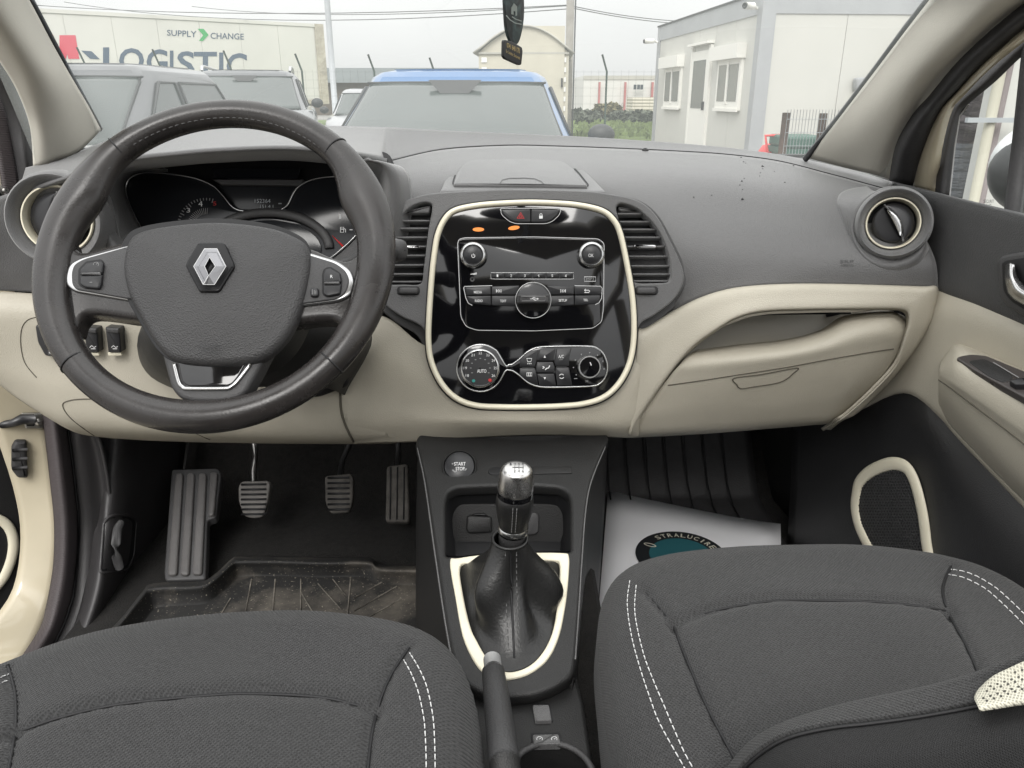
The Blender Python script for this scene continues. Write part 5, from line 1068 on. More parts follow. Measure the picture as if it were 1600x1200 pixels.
# --- instrument cluster
IC = thing('instrument_cluster', 'dark instrument cluster with silver outline seen through the steering wheel', 'instrument cluster', S_CL.at(400, 400, 0))
cl_in = [(275, 440), (245, 395), (222, 358), (204, 322), (196.5, 296), (203, 279), (222, 270.5), (251, 270.5), (287, 275), (312, 281), (335, 292), (351, 308.5), (361, 321), (373, 328.5), (390, 330), (420, 330), (437, 328.5), (449, 321), (458, 303), (468, 291), (487, 281.5), (517, 276.5), (548, 278), (568, 290), (574, 312), (570, 345), (556, 368), (531, 392), (505, 412), (440, 440), (350, 445)]
cl_d = crom(cl_in, 5)
slab('dial_face', cl_d, S_CL, -.003, .01, .001, 0, M_LENS, IC)
tube('outline', [S_CL.at(q.x, q.y, .0) for q in crom(cl_in[1:-2], 5, False)], .0016, M_CHROME, IC, False, S_CL.n, 8, .0025)
slab('screen', rpoly([(330, 262), (470, 262), (458, 300), (446, 322), (435, 328), (376, 328), (364, 322), (345, 298)], 4), S_CL, -.008, .006, .001, 0, M_LENS, IC)
slab('screen_shade', rpoly([(330, 279), (474, 279), (468, 290), (345, 288)], 2), S_CL, .004, .008, .002, 0, M_DASHD, IC)
M_LCD = mat('lcd_print', (.45, .48, .50), .6)
txt('odometer', '152364', (398, 311, 422.5, 317), S_CL, -.0075, M_LCD, IC); txt('trip', '151.4.1', (406.5, 320, 427, 325.5), S_CL, -.0075, M_LCD, IC); strokes('dash_mark', [[(435, 318), (440, 318)]], S_CL, -.0075, 1.5, M_LCD, IC)
tx, ty = 322, 352
for i in range(17):
    a = R(180 + i * 6.5); r0, r1 = (41, 45) if i % 4 else (38, 45)
    strokes('tick', [[(tx + r0 * math.cos(a), ty + r0 * .95 * math.sin(a)), (tx + r1 * math.cos(a), ty + r1 * .95 * math.sin(a))]], S_CL, -.0025, 1.2, M_GREYPRINT, IC)
for i in range(14):
    a = R(190 + i * 6.5); strokes('inner_tick', [[(tx + 18 * math.cos(a), ty + 17 * math.sin(a)), (tx + 29 * math.cos(a), ty + 27 * math.sin(a))]], S_CL, -.0025, .8, M_GREYPRINT, IC)
txt('dial_number', '3', (291.5, 325, 297, 332), S_CL, -.0025, M_PRINT, IC); txt('dial_number', '4', (310, 314.5, 316.5, 322.5), S_CL, -.0025, M_PRINT, IC); txt('dial_number', '5', (333, 315, 338, 321), S_CL, -.0025, M_RED, IC)
txt('fuel_number', '1', (529.5, 334, 533, 342), S_CL, -.0025, M_PRINT, IC)
strokes('fuel_symbol', [[(532, 355), (537, 355), (537, 363), (532, 363), (532, 355)], [(532, 358), (537, 358)], [(538, 357), (540, 359), (540, 363)]], S_CL, -.0025, 1.1, M_PRINT, IC); strokes('fuel_tick', [[(546, 359), (551, 359)]], S_CL, -.0025, 1, M_PRINT, IC)
tube('needle', [S_CL.at(519, 368, .0), S_CL.at(528, 377, .0), S_CL.at(536, 385, .0)], [.0004, .0011, .0016], M_RED, IC, seg=6)
rb_ = [(cx_, cy_) for cx_, cy_ in [(418 + 96 * math.cos(a), 388 + 56 * math.sin(a)) for a in [R(180 + 180 * i / 24) for i in range(25)]]]
tube('speed_ring', [S_CL.at(*p, .003) for p in rb_], .007, M_DASHD, IC, False, S_CL.n, 10, .005)
slab('speed_screen', crom([(418 + 84 * math.cos(a), 390 + 46 * math.sin(a)) for a in [2 * math.pi * i / 20 for i in range(20)]], 2), S_CL, .0, .002, .0005, 0, M_LENS, IC)

# --- stalk, column shroud
STK = thing('column_stalk', 'dark wiper stalk with a rounded tip poking out right of the steering wheel', 'stalk', U(560, 400, .98))
tube('arm', [U(520, 420, 1.00), U(570, 402, .965), U(600, 393, .95), U(612, 391, .945)], [.007, .008, .011, .012], M_DASHD, STK, seg=14)
lathe('tip', U(612, 391, .945), (.92, -.3, .05), [(.0125, -.004), (.0135, .004), (.0135, .012), (.012, .016), (.006, .018), (.001, .018)], M_DASHD, STK, 24)
tube('tip_ring', [U(612, 391, .945) + Vector((.006, -.002, 0)) + Vector((.3, .92, 0)).normalized() * .0137 * math.cos(a) + Vector((0, 0, 1)) * .0137 * math.sin(a) for a in [2 * math.pi * i / 24 for i in range(24)]], .0009, M_GREYPRINT, STK, True, (.92, -.3, 0), 6)
CS = thing('column_shroud', 'black steering column shroud between wheel and beige lower panel', 'column shroud', U(400, 560, 1.0))
sh = [[(235, 500, 1.09), (250, 470, .98), (400, 455, .94), (520, 470, .98), (575, 500, 1.09)], [(215, 545, 1.09), (232, 530, .98), (400, 520, .92), (540, 525, .98), (580, 540, 1.09)], [(235, 590, 1.09), (260, 580, .99), (400, 575, .94), (510, 580, .99), (545, 605, 1.09)], [(300, 620, 1.09), (320, 612, 1.01), (400, 605, .97), (500, 605, 1.01), (540, 618, 1.09)]]
patch('shroud', [[U(*q) for q in r] for r in sh], M_BLACK, CS, 5)
slab('key_panel', rpoly([(492, 505), (540, 505), (536, 545), (486, 548)], 4), plane3(U(490, 505, 1.02), U(540, 505, 1.04), U(500, 548, 1.03)), 0, .03, .004, 0, M_DASHD, CS)
slab('lower_cover', rpoly([(455, 585), (545, 575), (545, 605), (500, 622), (460, 625)], 8), plane3(U(455, 585, 1.05), U(545, 585, 1.06), U(500, 622, 1.06)), 0, .03, .006, 0, M_DEEP, CS)
tube('adjust_lever', [U(300, 612, 1.06), U(270, 590, 1.02), U(252, 560, 1.0)], [.006, .008, .007], M_DASHD, CS, seg=10)

# --- steering wheel
C_W = ray(337, 402) * .814 + CAM
S_W = Surf(C_W, (0, -math.cos(R(36)), math.sin(R(36))))
SW = thing('steering_wheel', 'worn dark leather steering wheel with diamond badge and silver trimmed spokes', 'steering wheel', C_W)
NW = 144; RR, TW, TN = [], [], []
def bump_(a, c, w): d = (a - c + math.pi) % (2 * math.pi) - math.pi; return math.exp(-(d / w) ** 2)
V = []; NS = 20
for i in range(NW):
    a = 2 * math.pi * i / NW
    tb = bump_(a, R(154), R(13)) + bump_(a, R(26), R(13)); fl = bump_(a, R(182), R(30)) + bump_(a, R(-2), R(30)); bt = bump_(a, R(270), R(28))
    rw = .0152 + .0066 * tb + .0050 * fl + .0020 * bt; rn = .0152 + .0025 * tb + .001 * fl; rc = .1748 - .0056 * tb - .0044 * fl - .0012 * bt
    rad = S_W.e1 * math.cos(a) + S_W.e2 * math.sin(a)
    for j in range(NS):
        b = 2 * math.pi * j / NS; V.append(C_W + rad * (rc + rw * math.cos(b)) + S_W.n * (rn * math.sin(b)))
rim = put('rim', V, grid_faces(NW, NS, True, True), M_LEATHER, SW)
for a in (R(133), R(47), R(222), R(318)):
    rad = S_W.e1 * math.cos(a) + S_W.e2 * math.sin(a)
    put('rim_seam', *tubegeo([C_W + rad * (.1748 + .0154 * math.cos(b)) + S_W.n * (.0156 * math.sin(b)) for b in [2 * math.pi * j / 24 for j in range(24)]], .0010, True, rad.cross(S_W.n), 6), M_DEEP, rim)
for a0, a1 in ((50, 130), (225, 315), (140, 170), (10, 40)):
    pth = [C_W + (S_W.e1 * math.cos(R(a)) + S_W.e2 * math.sin(R(a))) * (.1632 if a0 in (50, 225) else .158) + S_W.n * .0095 for a in range(a0, a1 + 1, 2)]
    V, Fc = merge(dashes(pth, .004, .003, .0006, S_W.n)); put('rim_stitching', V, Fc, M_STITCHD, rim)
# spokes (leather) reaching from the hub into the rim
ls = crom([(250, 372), (202, 374), (160, 384), (128, 392), (113, 384), (106, 372), (84, 384), (82, 430), (90, 488), (104, 512), (116, 520), (122, 503), (134, 492), (160, 492), (211, 499), (260, 500)], 5)
slab('spoke', ls, S_W, .004, .022, .008, 0, M_LEATHER, SW)
rs = crom([(420, 380), (478, 384), (516, 399), (540, 405), (556, 396), (563, 384), (582, 390), (584, 440), (572, 500), (556, 530), (546, 536), (538, 516), (524, 502), (500, 500), (463, 504), (410, 505)], 5)
slab('spoke', rs, S_W, .004, .022, .008, 0, M_LEATHER, SW)
lo = rpoly([(250, 545), (420, 545), (402, 580), (384, 612), (372, 622), (350, 628), (300, 628), (280, 622), (266, 606), (258, 575)], [5, 5, 10, 10, 14, 20, 20, 14, 12, 10])
slab('lower_spoke', lo, S_W, .007, .022, .005, 0, M_DASHD, SW)
# inserts
li = rpoly([(225, 379), (198, 382), (125, 402), (106, 412), (101, 433), (102, 445), (114, 455), (198, 469), (225, 470)], [2, 4, 8, 10, 12, 8, 8, 4, 2])
ri = rpoly([(450, 390), (480, 393), (527, 407), (548, 421), (554, 437), (548, 461), (530, 471), (472, 478), (450, 478)], [2, 4, 8, 10, 12, 10, 10, 4, 2])
for q in (li, ri):
    f = slab('spoke_trim', q, S_W, .0085, .012, .003, 0, M_CHROME, SW)
lf = rpoly([(222, 383), (198, 385), (129, 404.5), (115, 413), (111, 426), (112, 444), (118, 452), (198, 466), (222, 467.5)], [2, 4, 8, 10, 8, 6, 8, 4, 2])
rf_ = rpoly([(450, 395), (482, 397.5), (524, 410.5), (540, 422.5), (546, 437), (540.5, 457), (527, 467), (472, 474), (450, 475)], [2, 4, 8, 10, 12, 10, 10, 4, 2])
LF = slab('spoke_face', lf, S_W, .0105, .01, .0015, 0, M_DASHD, SW); RF = slab('spoke_face', rf_, S_W, .0105, .01, .0015, 0, M_DASHD, SW)
def wbtn(nm, q, r, par, h=.0145): return slab(nm, rpoly(q, r), S_W, h, .008, .002, 0, M_BTN, par)
slab('button_gap', rpoly([(122, 420), (134, 408), (158, 404.5), (163, 410), (160, 445), (156, 453), (132, 451), (122, 445)], 4), S_W, .0112, .004, .0005, 0, M_DEEP, LF)
wbtn('cruise_button', [(124, 421), (135, 410), (157, 406.5), (161, 411), (159, 427), (124, 427.5)], 3, LF); wbtn('cruise_button', [(124, 429), (159, 428.5), (157, 444), (154, 451), (133, 449), (124, 444)], 3, LF)
tube('button_ridge', [S_W.at(127, 428, .015), S_W.at(157, 427.5, .015)], .0013, M_DASH, LF, seg=8)
strokes('button_symbol', [[(150 + 4 * math.cos(R(a)), 413 + 3.4 * math.sin(R(a))) for a in range(-200, 60, 20)], [(150, 413), (152.5, 411)]], S_W, .0148, .8, M_GREYPRINT, LF); strokes('button_symbol', [[(140, 441), (144, 441)]], S_W, .0148, 1, M_GREYPRINT, LF)
slab('button_gap', rpoly([(503, 428), (506, 419), (516, 416), (532, 426), (535, 440), (532, 460), (512, 465), (503, 460)], 4), S_W, .0112, .004, .0005, 0, M_DEEP, RF)
wbtn('audio_button', [(504.5, 428), (507, 420.5), (516, 418), (531, 427), (533, 441), (504.5, 441.5)], 3, RF); wbtn('audio_button', [(504.5, 443.5), (533, 443), (531, 459), (512, 463), (504.5, 459)], 3, RF)
tube('button_ridge', [S_W.at(507, 442.5, .015), S_W.at(530, 442, .015)], .0013, M_DASH, RF, seg=8)
txt('button_letter', 'R', (516, 429.5, 520, 434.5), S_W, .0148, M_PRINT, RF)
wbtn('mode_button', [(484, 449), (497, 448.5), (497.5, 463), (484.5, 463.5)], 5, RF); strokes('button_symbol', [[(488, 452), (488, 460)], [(491, 453), (491, 459)], [(493.5, 454), (493.5, 459)]], S_W, .0148, .9, M_GREYPRINT, RF)
# airbag hub
hub = crom([(189, 424), (190, 398), (196, 376), (208, 362), (230, 354), (262, 348.5), (300, 344.5), (340, 343), (383, 346), (425, 353), (455, 364), (474, 376), (482, 392), (483, 410), (480, 432), (473, 462), (460, 499), (445, 526), (425, 547), (405, 560), (380, 566), (339, 568.5), (300, 567), (274, 563), (258, 555), (244, 541), (230, 520), (212, 488), (198, 460)], 4)
slab('hub_gap', [(q.x + (q.x - 336) * .018, q.y + (q.y - 450) * .02) for q in hub], S_W, .008, .012, .001, 0, M_DEEP, SW)
slab('hub_back', [(q.x, q.y) for q in hub], S_W, .0, .05, .004, 0, M_BLACK, SW)
AB = slab('airbag_cover', hub, S_W, .018, .016, .010, .010, M_AIRBAG, SW, 5, ang=80)
def S_off(h): return h
HB = .0285
bd = rpoly([(289.5, 415), (292, 407), (308, 380.5), (312, 378.5), (347, 378.5), (351, 380.5), (365, 411), (365.5, 417), (343, 454), (339, 456), (313, 456), (310, 454)], 2)
BG = slab('badge', bd, S_W, HB + .002, .008, .002, 0, mat('badge_black', (.008, .008, .009), .18, spec=.3), SW)
M_BADGE = mat('badge_chrome', (.24, .24, .25), .22, 1)
D = dict(o=[(302.5, 416), (319.5, 388.5), (339, 388.5), (353, 416), (335, 444.5), (317.5, 444.5)], i=[(319.5, 416), (327.5, 402), (336.5, 416), (326, 430.5)])
P_ = {k: [Vector(p) for p in v] for k, v in D.items()}
H2 = HB + .0022
def bq(pts, hs_): return [S_W.at(p.x, p.y, h) for p, h in zip(pts, hs_)]
O, I = P_['o'], P_['i']
hole = [Vector((322, 416)), Vector((327.8, 407)), Vector((331.5, 416)), Vector((325.8, 426))]
left = [(O[0], H2), (O[1], H2), (I[1], H2 + .004), (I[0], H2 + .004), (I[3], H2 + .004), (O[5], H2)]
right = [(O[1], H2), (O[2], H2), (O[3], H2), (O[4], H2), (O[5], H2), (I[3], H2 + .004), (I[2], H2 + .004), (I[1], H2 + .004)]
def cell(pts): return [S_W.at(p.x, p.y, h) for p, h in pts]
V = cell([(O[0], H2), (O[1], H2), (O[2], H2), (O[3], H2), (O[4], H2), (O[5], H2), (I[0], H2 + .0035), (I[1], H2 + .0035), (I[2], H2 + .0035), (I[3], H2 + .0035), (hole[0], H2 + .0005), (hole[1], H2 + .0005), (hole[2], H2 + .0005), (hole[3], H2 + .0005)])
put('emblem', V, [(0, 1, 7, 6), (1, 2, 8, 7), (2, 3, 8), (3, 4, 9, 8), (4, 5, 9), (5, 0, 6, 9), (6, 7, 11, 10), (7, 8, 12, 11), (8, 9, 13, 12), (9, 6, 10, 13)], M_BADGE, BG, smooth=False)
strokes('emblem_edge', [[(p.x, p.y) for p in O] + [(O[0].x, O[0].y)], [(p.x, p.y) for p in I] + [(I[0].x, I[0].y)], [(O[5].x, O[5].y), (I[3].x, I[3].y)]], S_W, H2 + .0037, 1.0, M_SILVER, BG)
txt('airbag_mark', 'SRP', (310, 537, 340, 544.5), S_W, .0262, M_BTN, AB); txt('airbag_mark', 'AIRBAG', (310, 546, 340, 550.5), S_W, .0255, M_BTN, AB)
for q in ([(194, 388), (200, 390), (205, 387)], [(462, 395), (467, 400), (473, 401), (471, 398), (464, 396)]): strokes('pull_mark', [q], S_W, .024, .9, M_BTN, AB)
# lower spoke inlay
u_ = crom([(272, 568), (279, 596), (285, 604), (294, 607), (350, 607), (361, 604), (371, 595), (391, 569)], 5, False)
sg_ = slab('spoke_gloss', rpoly([(276, 556), (390, 556), (372, 588), (362, 600), (352, 603), (294, 603), (285, 597)], 5), S_W, .0085, .006, .001, 0, M_GLOSS, SW)
tube('spoke_inlay', [S_W.at(q.x, q.y, .0085) for q in u_], .0021, M_CHROME, SW, False, S_W.n, 8, .0016)

# --- centre console
S_K2 = plane3(U(800, 690, 1.06), U(900, 690, 1.06), U(800, 1072, .672))
CC = thing('centre_console', 'black centre console with cream ring round the gear gaiter and a start button', 'centre console', (0.02, .9, .45))
con = rpoly([(648, 690), (656, 676), (720, 671), (800, 669), (880, 670), (945, 673), (953, 683), (938, 715), (925, 750), (917, 800), (911, 880), (906, 960), (901, 1030), (896, 1056), (868, 1074), (836, 1086), (790, 1090), (762, 1088), (728, 1070), (707, 1035), (695, 970), (680, 870), (664, 760)], 12)
pk_ = rpoly([(697, 868), (696, 785), (700, 768), (714, 761), (760, 759), (840, 758.5), (875, 761), (888, 770), (891, 785), (891, 861), (830, 862), (767, 863), (720, 869)], [4, 8, 10, 8, 4, 4, 8, 8, 8, 4, 4, 4, 4])
ro = crom([(703, 877), (716, 871), (767, 864.5), (830, 862.5), (880, 863), (889, 868), (889, 893), (885, 935), (877, 980), (867, 1010), (854, 1031), (835, 1047), (813, 1057), (786, 1061), (765, 1055), (749, 1044), (734, 1020), (722, 989), (712, 935)], 5)
ri_ = crom([(719, 884), (740, 880), (770, 877), (830, 875), (866, 875), (874, 880), (874, 905), (868, 965), (858, 1000), (841, 1027), (820, 1043), (795, 1049), (775, 1042), (760, 1026), (745, 1000), (735, 978), (724, 930)], 5)
CON = plate('console_top', con, [pk_, ri_], S_K2, 0, .02, .005, M_BLACK, CC)
tub('tray', pk_, S_K2, -.008, -.085, .12, M_DEEP, CC, (0, .02))
S_PB = plane3(U(720, 790, .985), U(880, 790, .985), U(800, 850, .965))
plate('tray_back', rpoly([(704, 790), (725, 787), (860, 787), (880, 792), (884, 858), (706, 866)], 6), [], S_PB, 0, .006, .002, M_BLACK, CC)
sk_ = slab('socket_cover', rpoly([(729, 808), (734, 806), (766, 808), (768, 812), (768, 832), (732, 834), (728, 828)], 3), S_PB, .010, .012, .003, 0, M_BLACK, CC)
slab('cover_hinge', rpoly([(736, 805), (744, 802.5), (756, 802.5), (762, 806)], 2), S_PB, .006, .008, .001, 0, M_DEEP, sk_)
slab('blank_plate', rpoly([(826, 801), (838, 801), (842, 806), (842, 831), (836, 836), (824, 836)], 3), S_PB, .005, .008, .002, 0, M_DASHD, CC)
plate('gaiter_ring', ro, [ri_], S_K2, .003, .012, .0025, M_CREAM, CC)
lp_ = [(653, 684), (664, 760), (680, 870), (695, 970), (707, 1035), (728, 1070)]
patch('console_side', [[S_K2.at(x + 1, y, -.006) for x, y in lp_], [S_K2.at(x, y, -.006) + Vector((-.008, 0, -.12)) for x, y in lp_], [Vector((S_K2.at(x, y).x - .02, S_K2.at(x, y).y, ZF)) for x, y in lp_]], M_BLACK, CC, 4)
rp2 = [(950, 684), (925, 750), (917, 800), (911, 880), (906, 960), (901, 1030), (896, 1056)]
patch('console_side', [[S_K2.at(x - 1, y, -.006) for x, y in rp2], [S_K2.at(x, y, -.006) + Vector((.0, 0, -.12)) for x, y in rp2], [Vector((S_K2.at(x, y).x - .004, S_K2.at(x, y).y, ZF)) for x, y in rp2]], M_BLACK, CC, 4)
fp = [(728, 1070), (762, 1088), (790, 1090), (836, 1086), (868, 1074), (896, 1056)]
patch('console_front', [[S_K2.at(x, y - 1, -.004) for x, y in fp], [S_K2.at(x, y - 1, -.03) + Vector((0, -.006, 0)) for x, y in fp], [S_K2.at(x, y - 1, -.08) + Vector((0, .0, 0)) for x, y in fp]], M_BLACK, CC, 5)
tube('console_seam', [S_K2.at(x, y, .001) for x, y in crom([(652, 700), (664, 756), (680, 868), (695, 968), (706, 1030)], 5, False)], .0008, M_DASH, CC, seg=6)
tube('console_seam', [S_K2.at(x, y, .001) for x, y in crom([(946, 698), (924, 752), (915, 800), (909, 880), (904, 960), (899, 1030)], 5, False)], .0008, M_DASH, CC, seg=6)
sb_c = S_K2.at(718, 728.5, .006); S_SB = Surf(sb_c, S_K2.n + (CAM - sb_c).normalized() * 1.6)
st = lathe('start_button', sb_c, S_SB.n, [(.0262, -.03), (.0258, -.004), (.0245, .000), (.0232, .0005), (.0222, -.002)], M_BLACK, CC, 40)
lathe('button_face', sb_c, S_SB.n, [(.0222, -.004), (.0216, .001), (.0205, .0022), (.001, .0024)], M_BTN, st, 40)
txt('start_text', 'START', (709.5, 722, 727.5, 727.5), S_SB, .0028, M_PRINT, st, .01); txt('stop_text', 'STOP', (712, 729.5, 726, 735), S_SB, .0028, M_PRINT, st, .01)
strokes('lamp_mark', [[(706, 725), (708.5, 724)], [(707, 734), (711, 737.5), (714, 736)], [(726, 735), (729, 732)]], S_SB, .0027, 2.0, M_GREYPRINT, st)
slab('card_slot', rpoly([(763, 733), (768, 729.5), (862, 729), (866, 731), (866, 740), (768, 741.5), (763, 739)], 3), S_K2, .001, .004, .0005, 0, M_DEEP, CC)
slab('slot_lip', rpoly([(834, 729.5), (893, 728), (894, 739), (834, 740)], 2), S_K2, .0018, .004, .0008, 0, M_BLACK, CC)
# lower console between the seats
S_LC = Surf((0, .6, .655), (0, 0, 1))
lc = rpoly([(712, 1050), (900, 1050), (912, 1100), (927, 1200), (960, 1400), (690, 1400), (700, 1200)], 3)
cup = [S_LC.at(862, 1214, 0) + Vector((math.cos(a) * .041, math.sin(a) * .041, 0)) for a in [2 * math.pi * i / 40 for i in range(40)]]
def topx(p):
    d = p - CAM; a = d.x; y = d.y * CT - d.z * ST; u = d.y * ST + d.z * CT
    return Vector((800 + F * a / y, 600 - F * u / y))
cupx = [topx(p) for p in cup]
plate('console_base', lc, [cupx], S_LC, 0, .10, .004, M_BLACK, CC)
tub('cup_holder', cupx, S_LC, -.002, -.07, .1, M_DEEP, CC)
tube('cup_rim', [p + Vector((0, 0, .001)) for p in cup], .0035, M_DASHD, CC, True, (0, 0, 1), 8, .003)
for nm, q, m_ in (('blank_button', [(830, 1098.5), (859, 1098.5), (864.5, 1127), (835, 1128)], 0), ('cruise_switch', [(829, 1145), (875, 1144), (880, 1164), (832, 1165)], 1)):
    slab('switch_gap', rpoly(q, 3), S_LC, .0012, .004, .0004, 0, M_DEEP, CC)
    q2 = inset([Vector(p) for p in q], 2.2) if not m_ else [Vector(p) for p in ((833, 1147), (872.5, 1146.5), (875.5, 1161.5), (835, 1162.5))]
    b_ = slab(nm, rpoly([(p.x, p.y) for p in q2], 2), S_LC, .005, .008, .0015, 0, M_DASH, CC)
    if m_:
        strokes('switch_wave', [[(838, 1161), (848, 1159), (855, 1153), (862, 1149), (866, 1147.5)]], S_LC, .0056, 1.6, M_DASHD, b_)
        for cx_ in (843, 866): strokes('speed_symbol', [[(cx_ + 4.4 * math.cos(R(a)), 1154.5 + 3.6 * math.sin(R(a))) for a in range(150, 400, 20)], [(cx_, 1155), (cx_ + 2, 1153)]], S_LC, .0054, .8, M_PRINT, b_)

# --- gear lever with gaiter
GL = thing('gear_lever', 'gear lever with brushed silver knob and folded black leather gaiter', 'gear lever', S_K2.at(800, 960, 0))
kt = U(807, 738, .772); kb = U(802, 822, .785); gt = U(797, 842, .782)
axk = (kt - kb).normalized()
# gaiter: rings from base to top with folds
base = [S_K2.at(q.x, q.y, -.004) for q in ri_]; NB = len(base)
cb = sum(base, Vector((0, 0, 0))) / NB; topc = gt; V = []
e_r = Vector((1, 0, 0)); e_f = Vector((0, .85, .2)).normalized()
LV = 14
for k in range(LV + 1):
    t = k / LV
    for i, p in enumerate(base):
        a = math.atan2(p.y - cb.y, p.x - cb.x)
        tr = .0205; tp_ = topc + e_r * math.cos(a) * tr + Vector((0, 1, .15)) * math.sin(a) * tr * .85
        s = t ** .62; q = p.lerp(tp_, s); q.z = p.z + (tp_.z - p.z) * (t ** 1.05)
        fold = math.sin(math.pi * t) * (.008 * math.sin(3 * a + .6 + 2.2 * t) + .006 * math.sin(5 * a - 3 * t + 1.5)) + .034 * math.sin(math.pi * t) * max(0, math.cos(a - R(-8))) ** 14 * (1 - t) + .020 * math.sin(math.pi * t) ** 2 * max(0, math.cos(a - R(205))) ** 10 - .010 * math.sin(math.pi * t) * max(0, math.cos(a - R(-40))) ** 10 - .008 * math.sin(math.pi * t) * max(0, math.cos(a - R(240))) ** 10
        d = (q - Vector((topc.x, topc.y + (cb.y - topc.y) * (1 - t), q.z))); d.z = 0
        if d.length > 1e-6: q = q + d.normalized() * fold
        V.append(q)
GT = put('gaiter', V, grid_faces(LV + 1, NB, False, True), M_LEATHERG, GL)
cy_ = [V[k * NB + min(range(NB), key=lambda i: abs(math.atan2(base[i].y - cb.y, base[i].x - cb.x) + math.pi / 2 - R(2)))] for k in range(LV + 1)]
tube('gaiter_seam', [p + Vector((0, -.0005, .0005)) for p in cy_[1:]], .0013, M_DEEP, GT, seg=6)
for dx in (-.0065, .0065):
    V2, Fc = merge(dashes([p + Vector((dx, -.001, .0012)) for p in cy_[2:]], .0045, .003, .0007, (0, -.6, .6))); put('gaiter_stitching', V2, Fc, M_STITCHD, GT)
tube('gaiter_collar', [topc + Vector((math.cos(a) * .0203, math.sin(a) * .0176, math.sin(a) * .003)) for a in [2 * math.pi * i / 28 for i in range(28)]], .002, M_LEATHERG, GT, True, (0, 0, 1), 6)
ln_ = (kt - kb).length
def knob(nm, pr, m, par=GL, sx=1.0, sy=.9): return lathe(nm, kb, axk, pr, m, par, 36, (1, 0, 0), sx, sy)
knob('shaft', [(.010, -.035), (.0165, -.03), (.0165, -.004)], M_DASHD)
knob('lower_ring', [(.0165, -.010), (.0178, -.008), (.0180, -.002), (.0165, .0)], M_CHROME)
KG = knob('knob_grip', [(.0160, -.002), (.0172, .004), (.0200, .018), (.0216, .030), (.0218, .039), (.0206, .046), (.018, .048)], M_LEATHERG)
knob('knob_band', [(.0204, .044), (.0207, .048), (.0205, .053)], M_GLOSS)
KC = knob('knob_cap', [(.0202, .0525), (.0206, .056), (.0202, .064), (.0192, .073), (.0178, .080), (.0160, .0835), (.0120, .0845), (.001, .0848)], mat('brushed_silver', (.60, .59, .58), .28, 1, rvar=.06, vscale=60), GL, 1.0, .9)
S_KN = Surf(kb + axk * .0848, axk)
kc = topx(kb + axk * .0848)
for i, s_ in enumerate(('1', '3', '5', 'R')): txt('gear_number', s_, (kc.x - 11 + i * 6.5, kc.y - 7.5, kc.x - 8 + i * 6.5, kc.y - 4.5), S_KN, .0004, M_BTN, KC)
for i, s_ in enumerate(('2', '4', '6')): txt('gear_number', s_, (kc.x - 5 + i * 6.5, kc.y + 3.5, kc.x - 1.5 + i * 6.5, kc.y + 7), S_KN, .0004, M_BTN, KC)
strokes('gear_pattern', [[(kc.x - 7, kc.y - .5), (kc.x + 11, kc.y - .5)], [(kc.x - 3, kc.y - 3), (kc.x - 3, kc.y + 2.5)], [(kc.x + 3.5, kc.y - 3), (kc.x + 3.5, kc.y + 2.5)], [(kc.x + 10, kc.y - 3), (kc.x + 10, kc.y + 2.5)]], S_KN, .0004, .8, M_BTN, KC)
for dx in (-.0022, .0022):
    pth = [kb + axk * h + Vector((dx, 0, 0)) - (Vector((0, 1, 0)) - axk * axk.y).normalized() * r * .905 for r, h in ((.0172, .004), (.0200, .018), (.0216, .030), (.0218, .039), (.0208, .045))]
    V2, Fc = merge(dashes(pth, .003, .0015, .0004, (0, -1, 0))); put('knob_stitching', V2, Fc, M_GREYPRINT, KG)

# --- handbrake
HBK = thing('handbrake', 'black handbrake lever with silver release button between the seats', 'handbrake', U(785, 1190, .5))
h0, h1 = U(770, 1043, .648), U(789, 1195, .515)
dh = (h0 - h1).normalized()
tube('grip', [h0, h0 - dh * .006, h0.lerp(h1, .3), h0.lerp(h1, .75), h0.lerp(h1, .97), h1], [.0095, .0118, .0128, .0140, .0142, .0125], mat('grip_plastic', (.035, .035, .036), .5, bump=('grain', 600, .0004), var=.1), HBK, seg=20)
tube('lever_arm', [h1 + dh * .006, h1 - dh * .10 + Vector((0, 0, -.012)), h1 - dh * .22 + Vector((0, 0, -.04))], [.0135, .0140, .014], M_BLACK, HBK, seg=16)
hu = Vector((0, -.35, .94)) * .0055; tube('release_button', [h0 - dh * .006 + hu, h0 + dh * .010 + hu, h0 + dh * .013 + hu], [.0092, .0092, .007], mat('button_silver', (.55, .55, .55), .3, .2), HBK, seg=18)

# --- pedals and footwell
def pedal(nm, lab, q, Y0, Y1, nribs, vert, m, arm=None):
    xs = [p[0] for p in q]; ys = [p[1] for p in q]
    S = plane3(U(min(xs), min(ys), Y0), U(max(xs), min(ys), Y0), U(min(xs), max(ys), Y1))
    o = thing(nm, lab, 'pedal', S.at(sum(xs) / len(xs), max(ys), 0))
    pad = slab('pad', rpoly(q, 6), S, 0, .016, .004, 0, m, o)
    for i in range(nribs):
        t = (i + .8) / (nribs + .6)
        if vert: x = min(xs) + (max(xs) - min(xs)) * t; ln = [(x, min(ys) + 6), (x - 1.0, max(ys) - 4)]
        else: y = min(ys) + (max(ys) - min(ys)) * t; ln = [(min(xs) + 5, y), (max(xs) - 6, y - .5)]
        tube('groove', [S.at(*p, .0004) for p in ln], .0022 if not vert else .0016, M_DEEP, pad, seg=6, n=S.n)
    if arm: tube('arm', [U(*p) for p in arm], .006, M_METAL if nm == 'clutch_pedal' else M_BLACK, o, seg=8)
    return o
M_PED = mat('worn_pedal_rubber', (.16, .15, .14), .7, bump=('noise', 200, .001), var=.3, vscale=25)
M_PED2 = mat('dusty_pedal_rubber', (.085, .078, .07), .8, bump=('noise', 200, .001), var=.5, vscale=25)
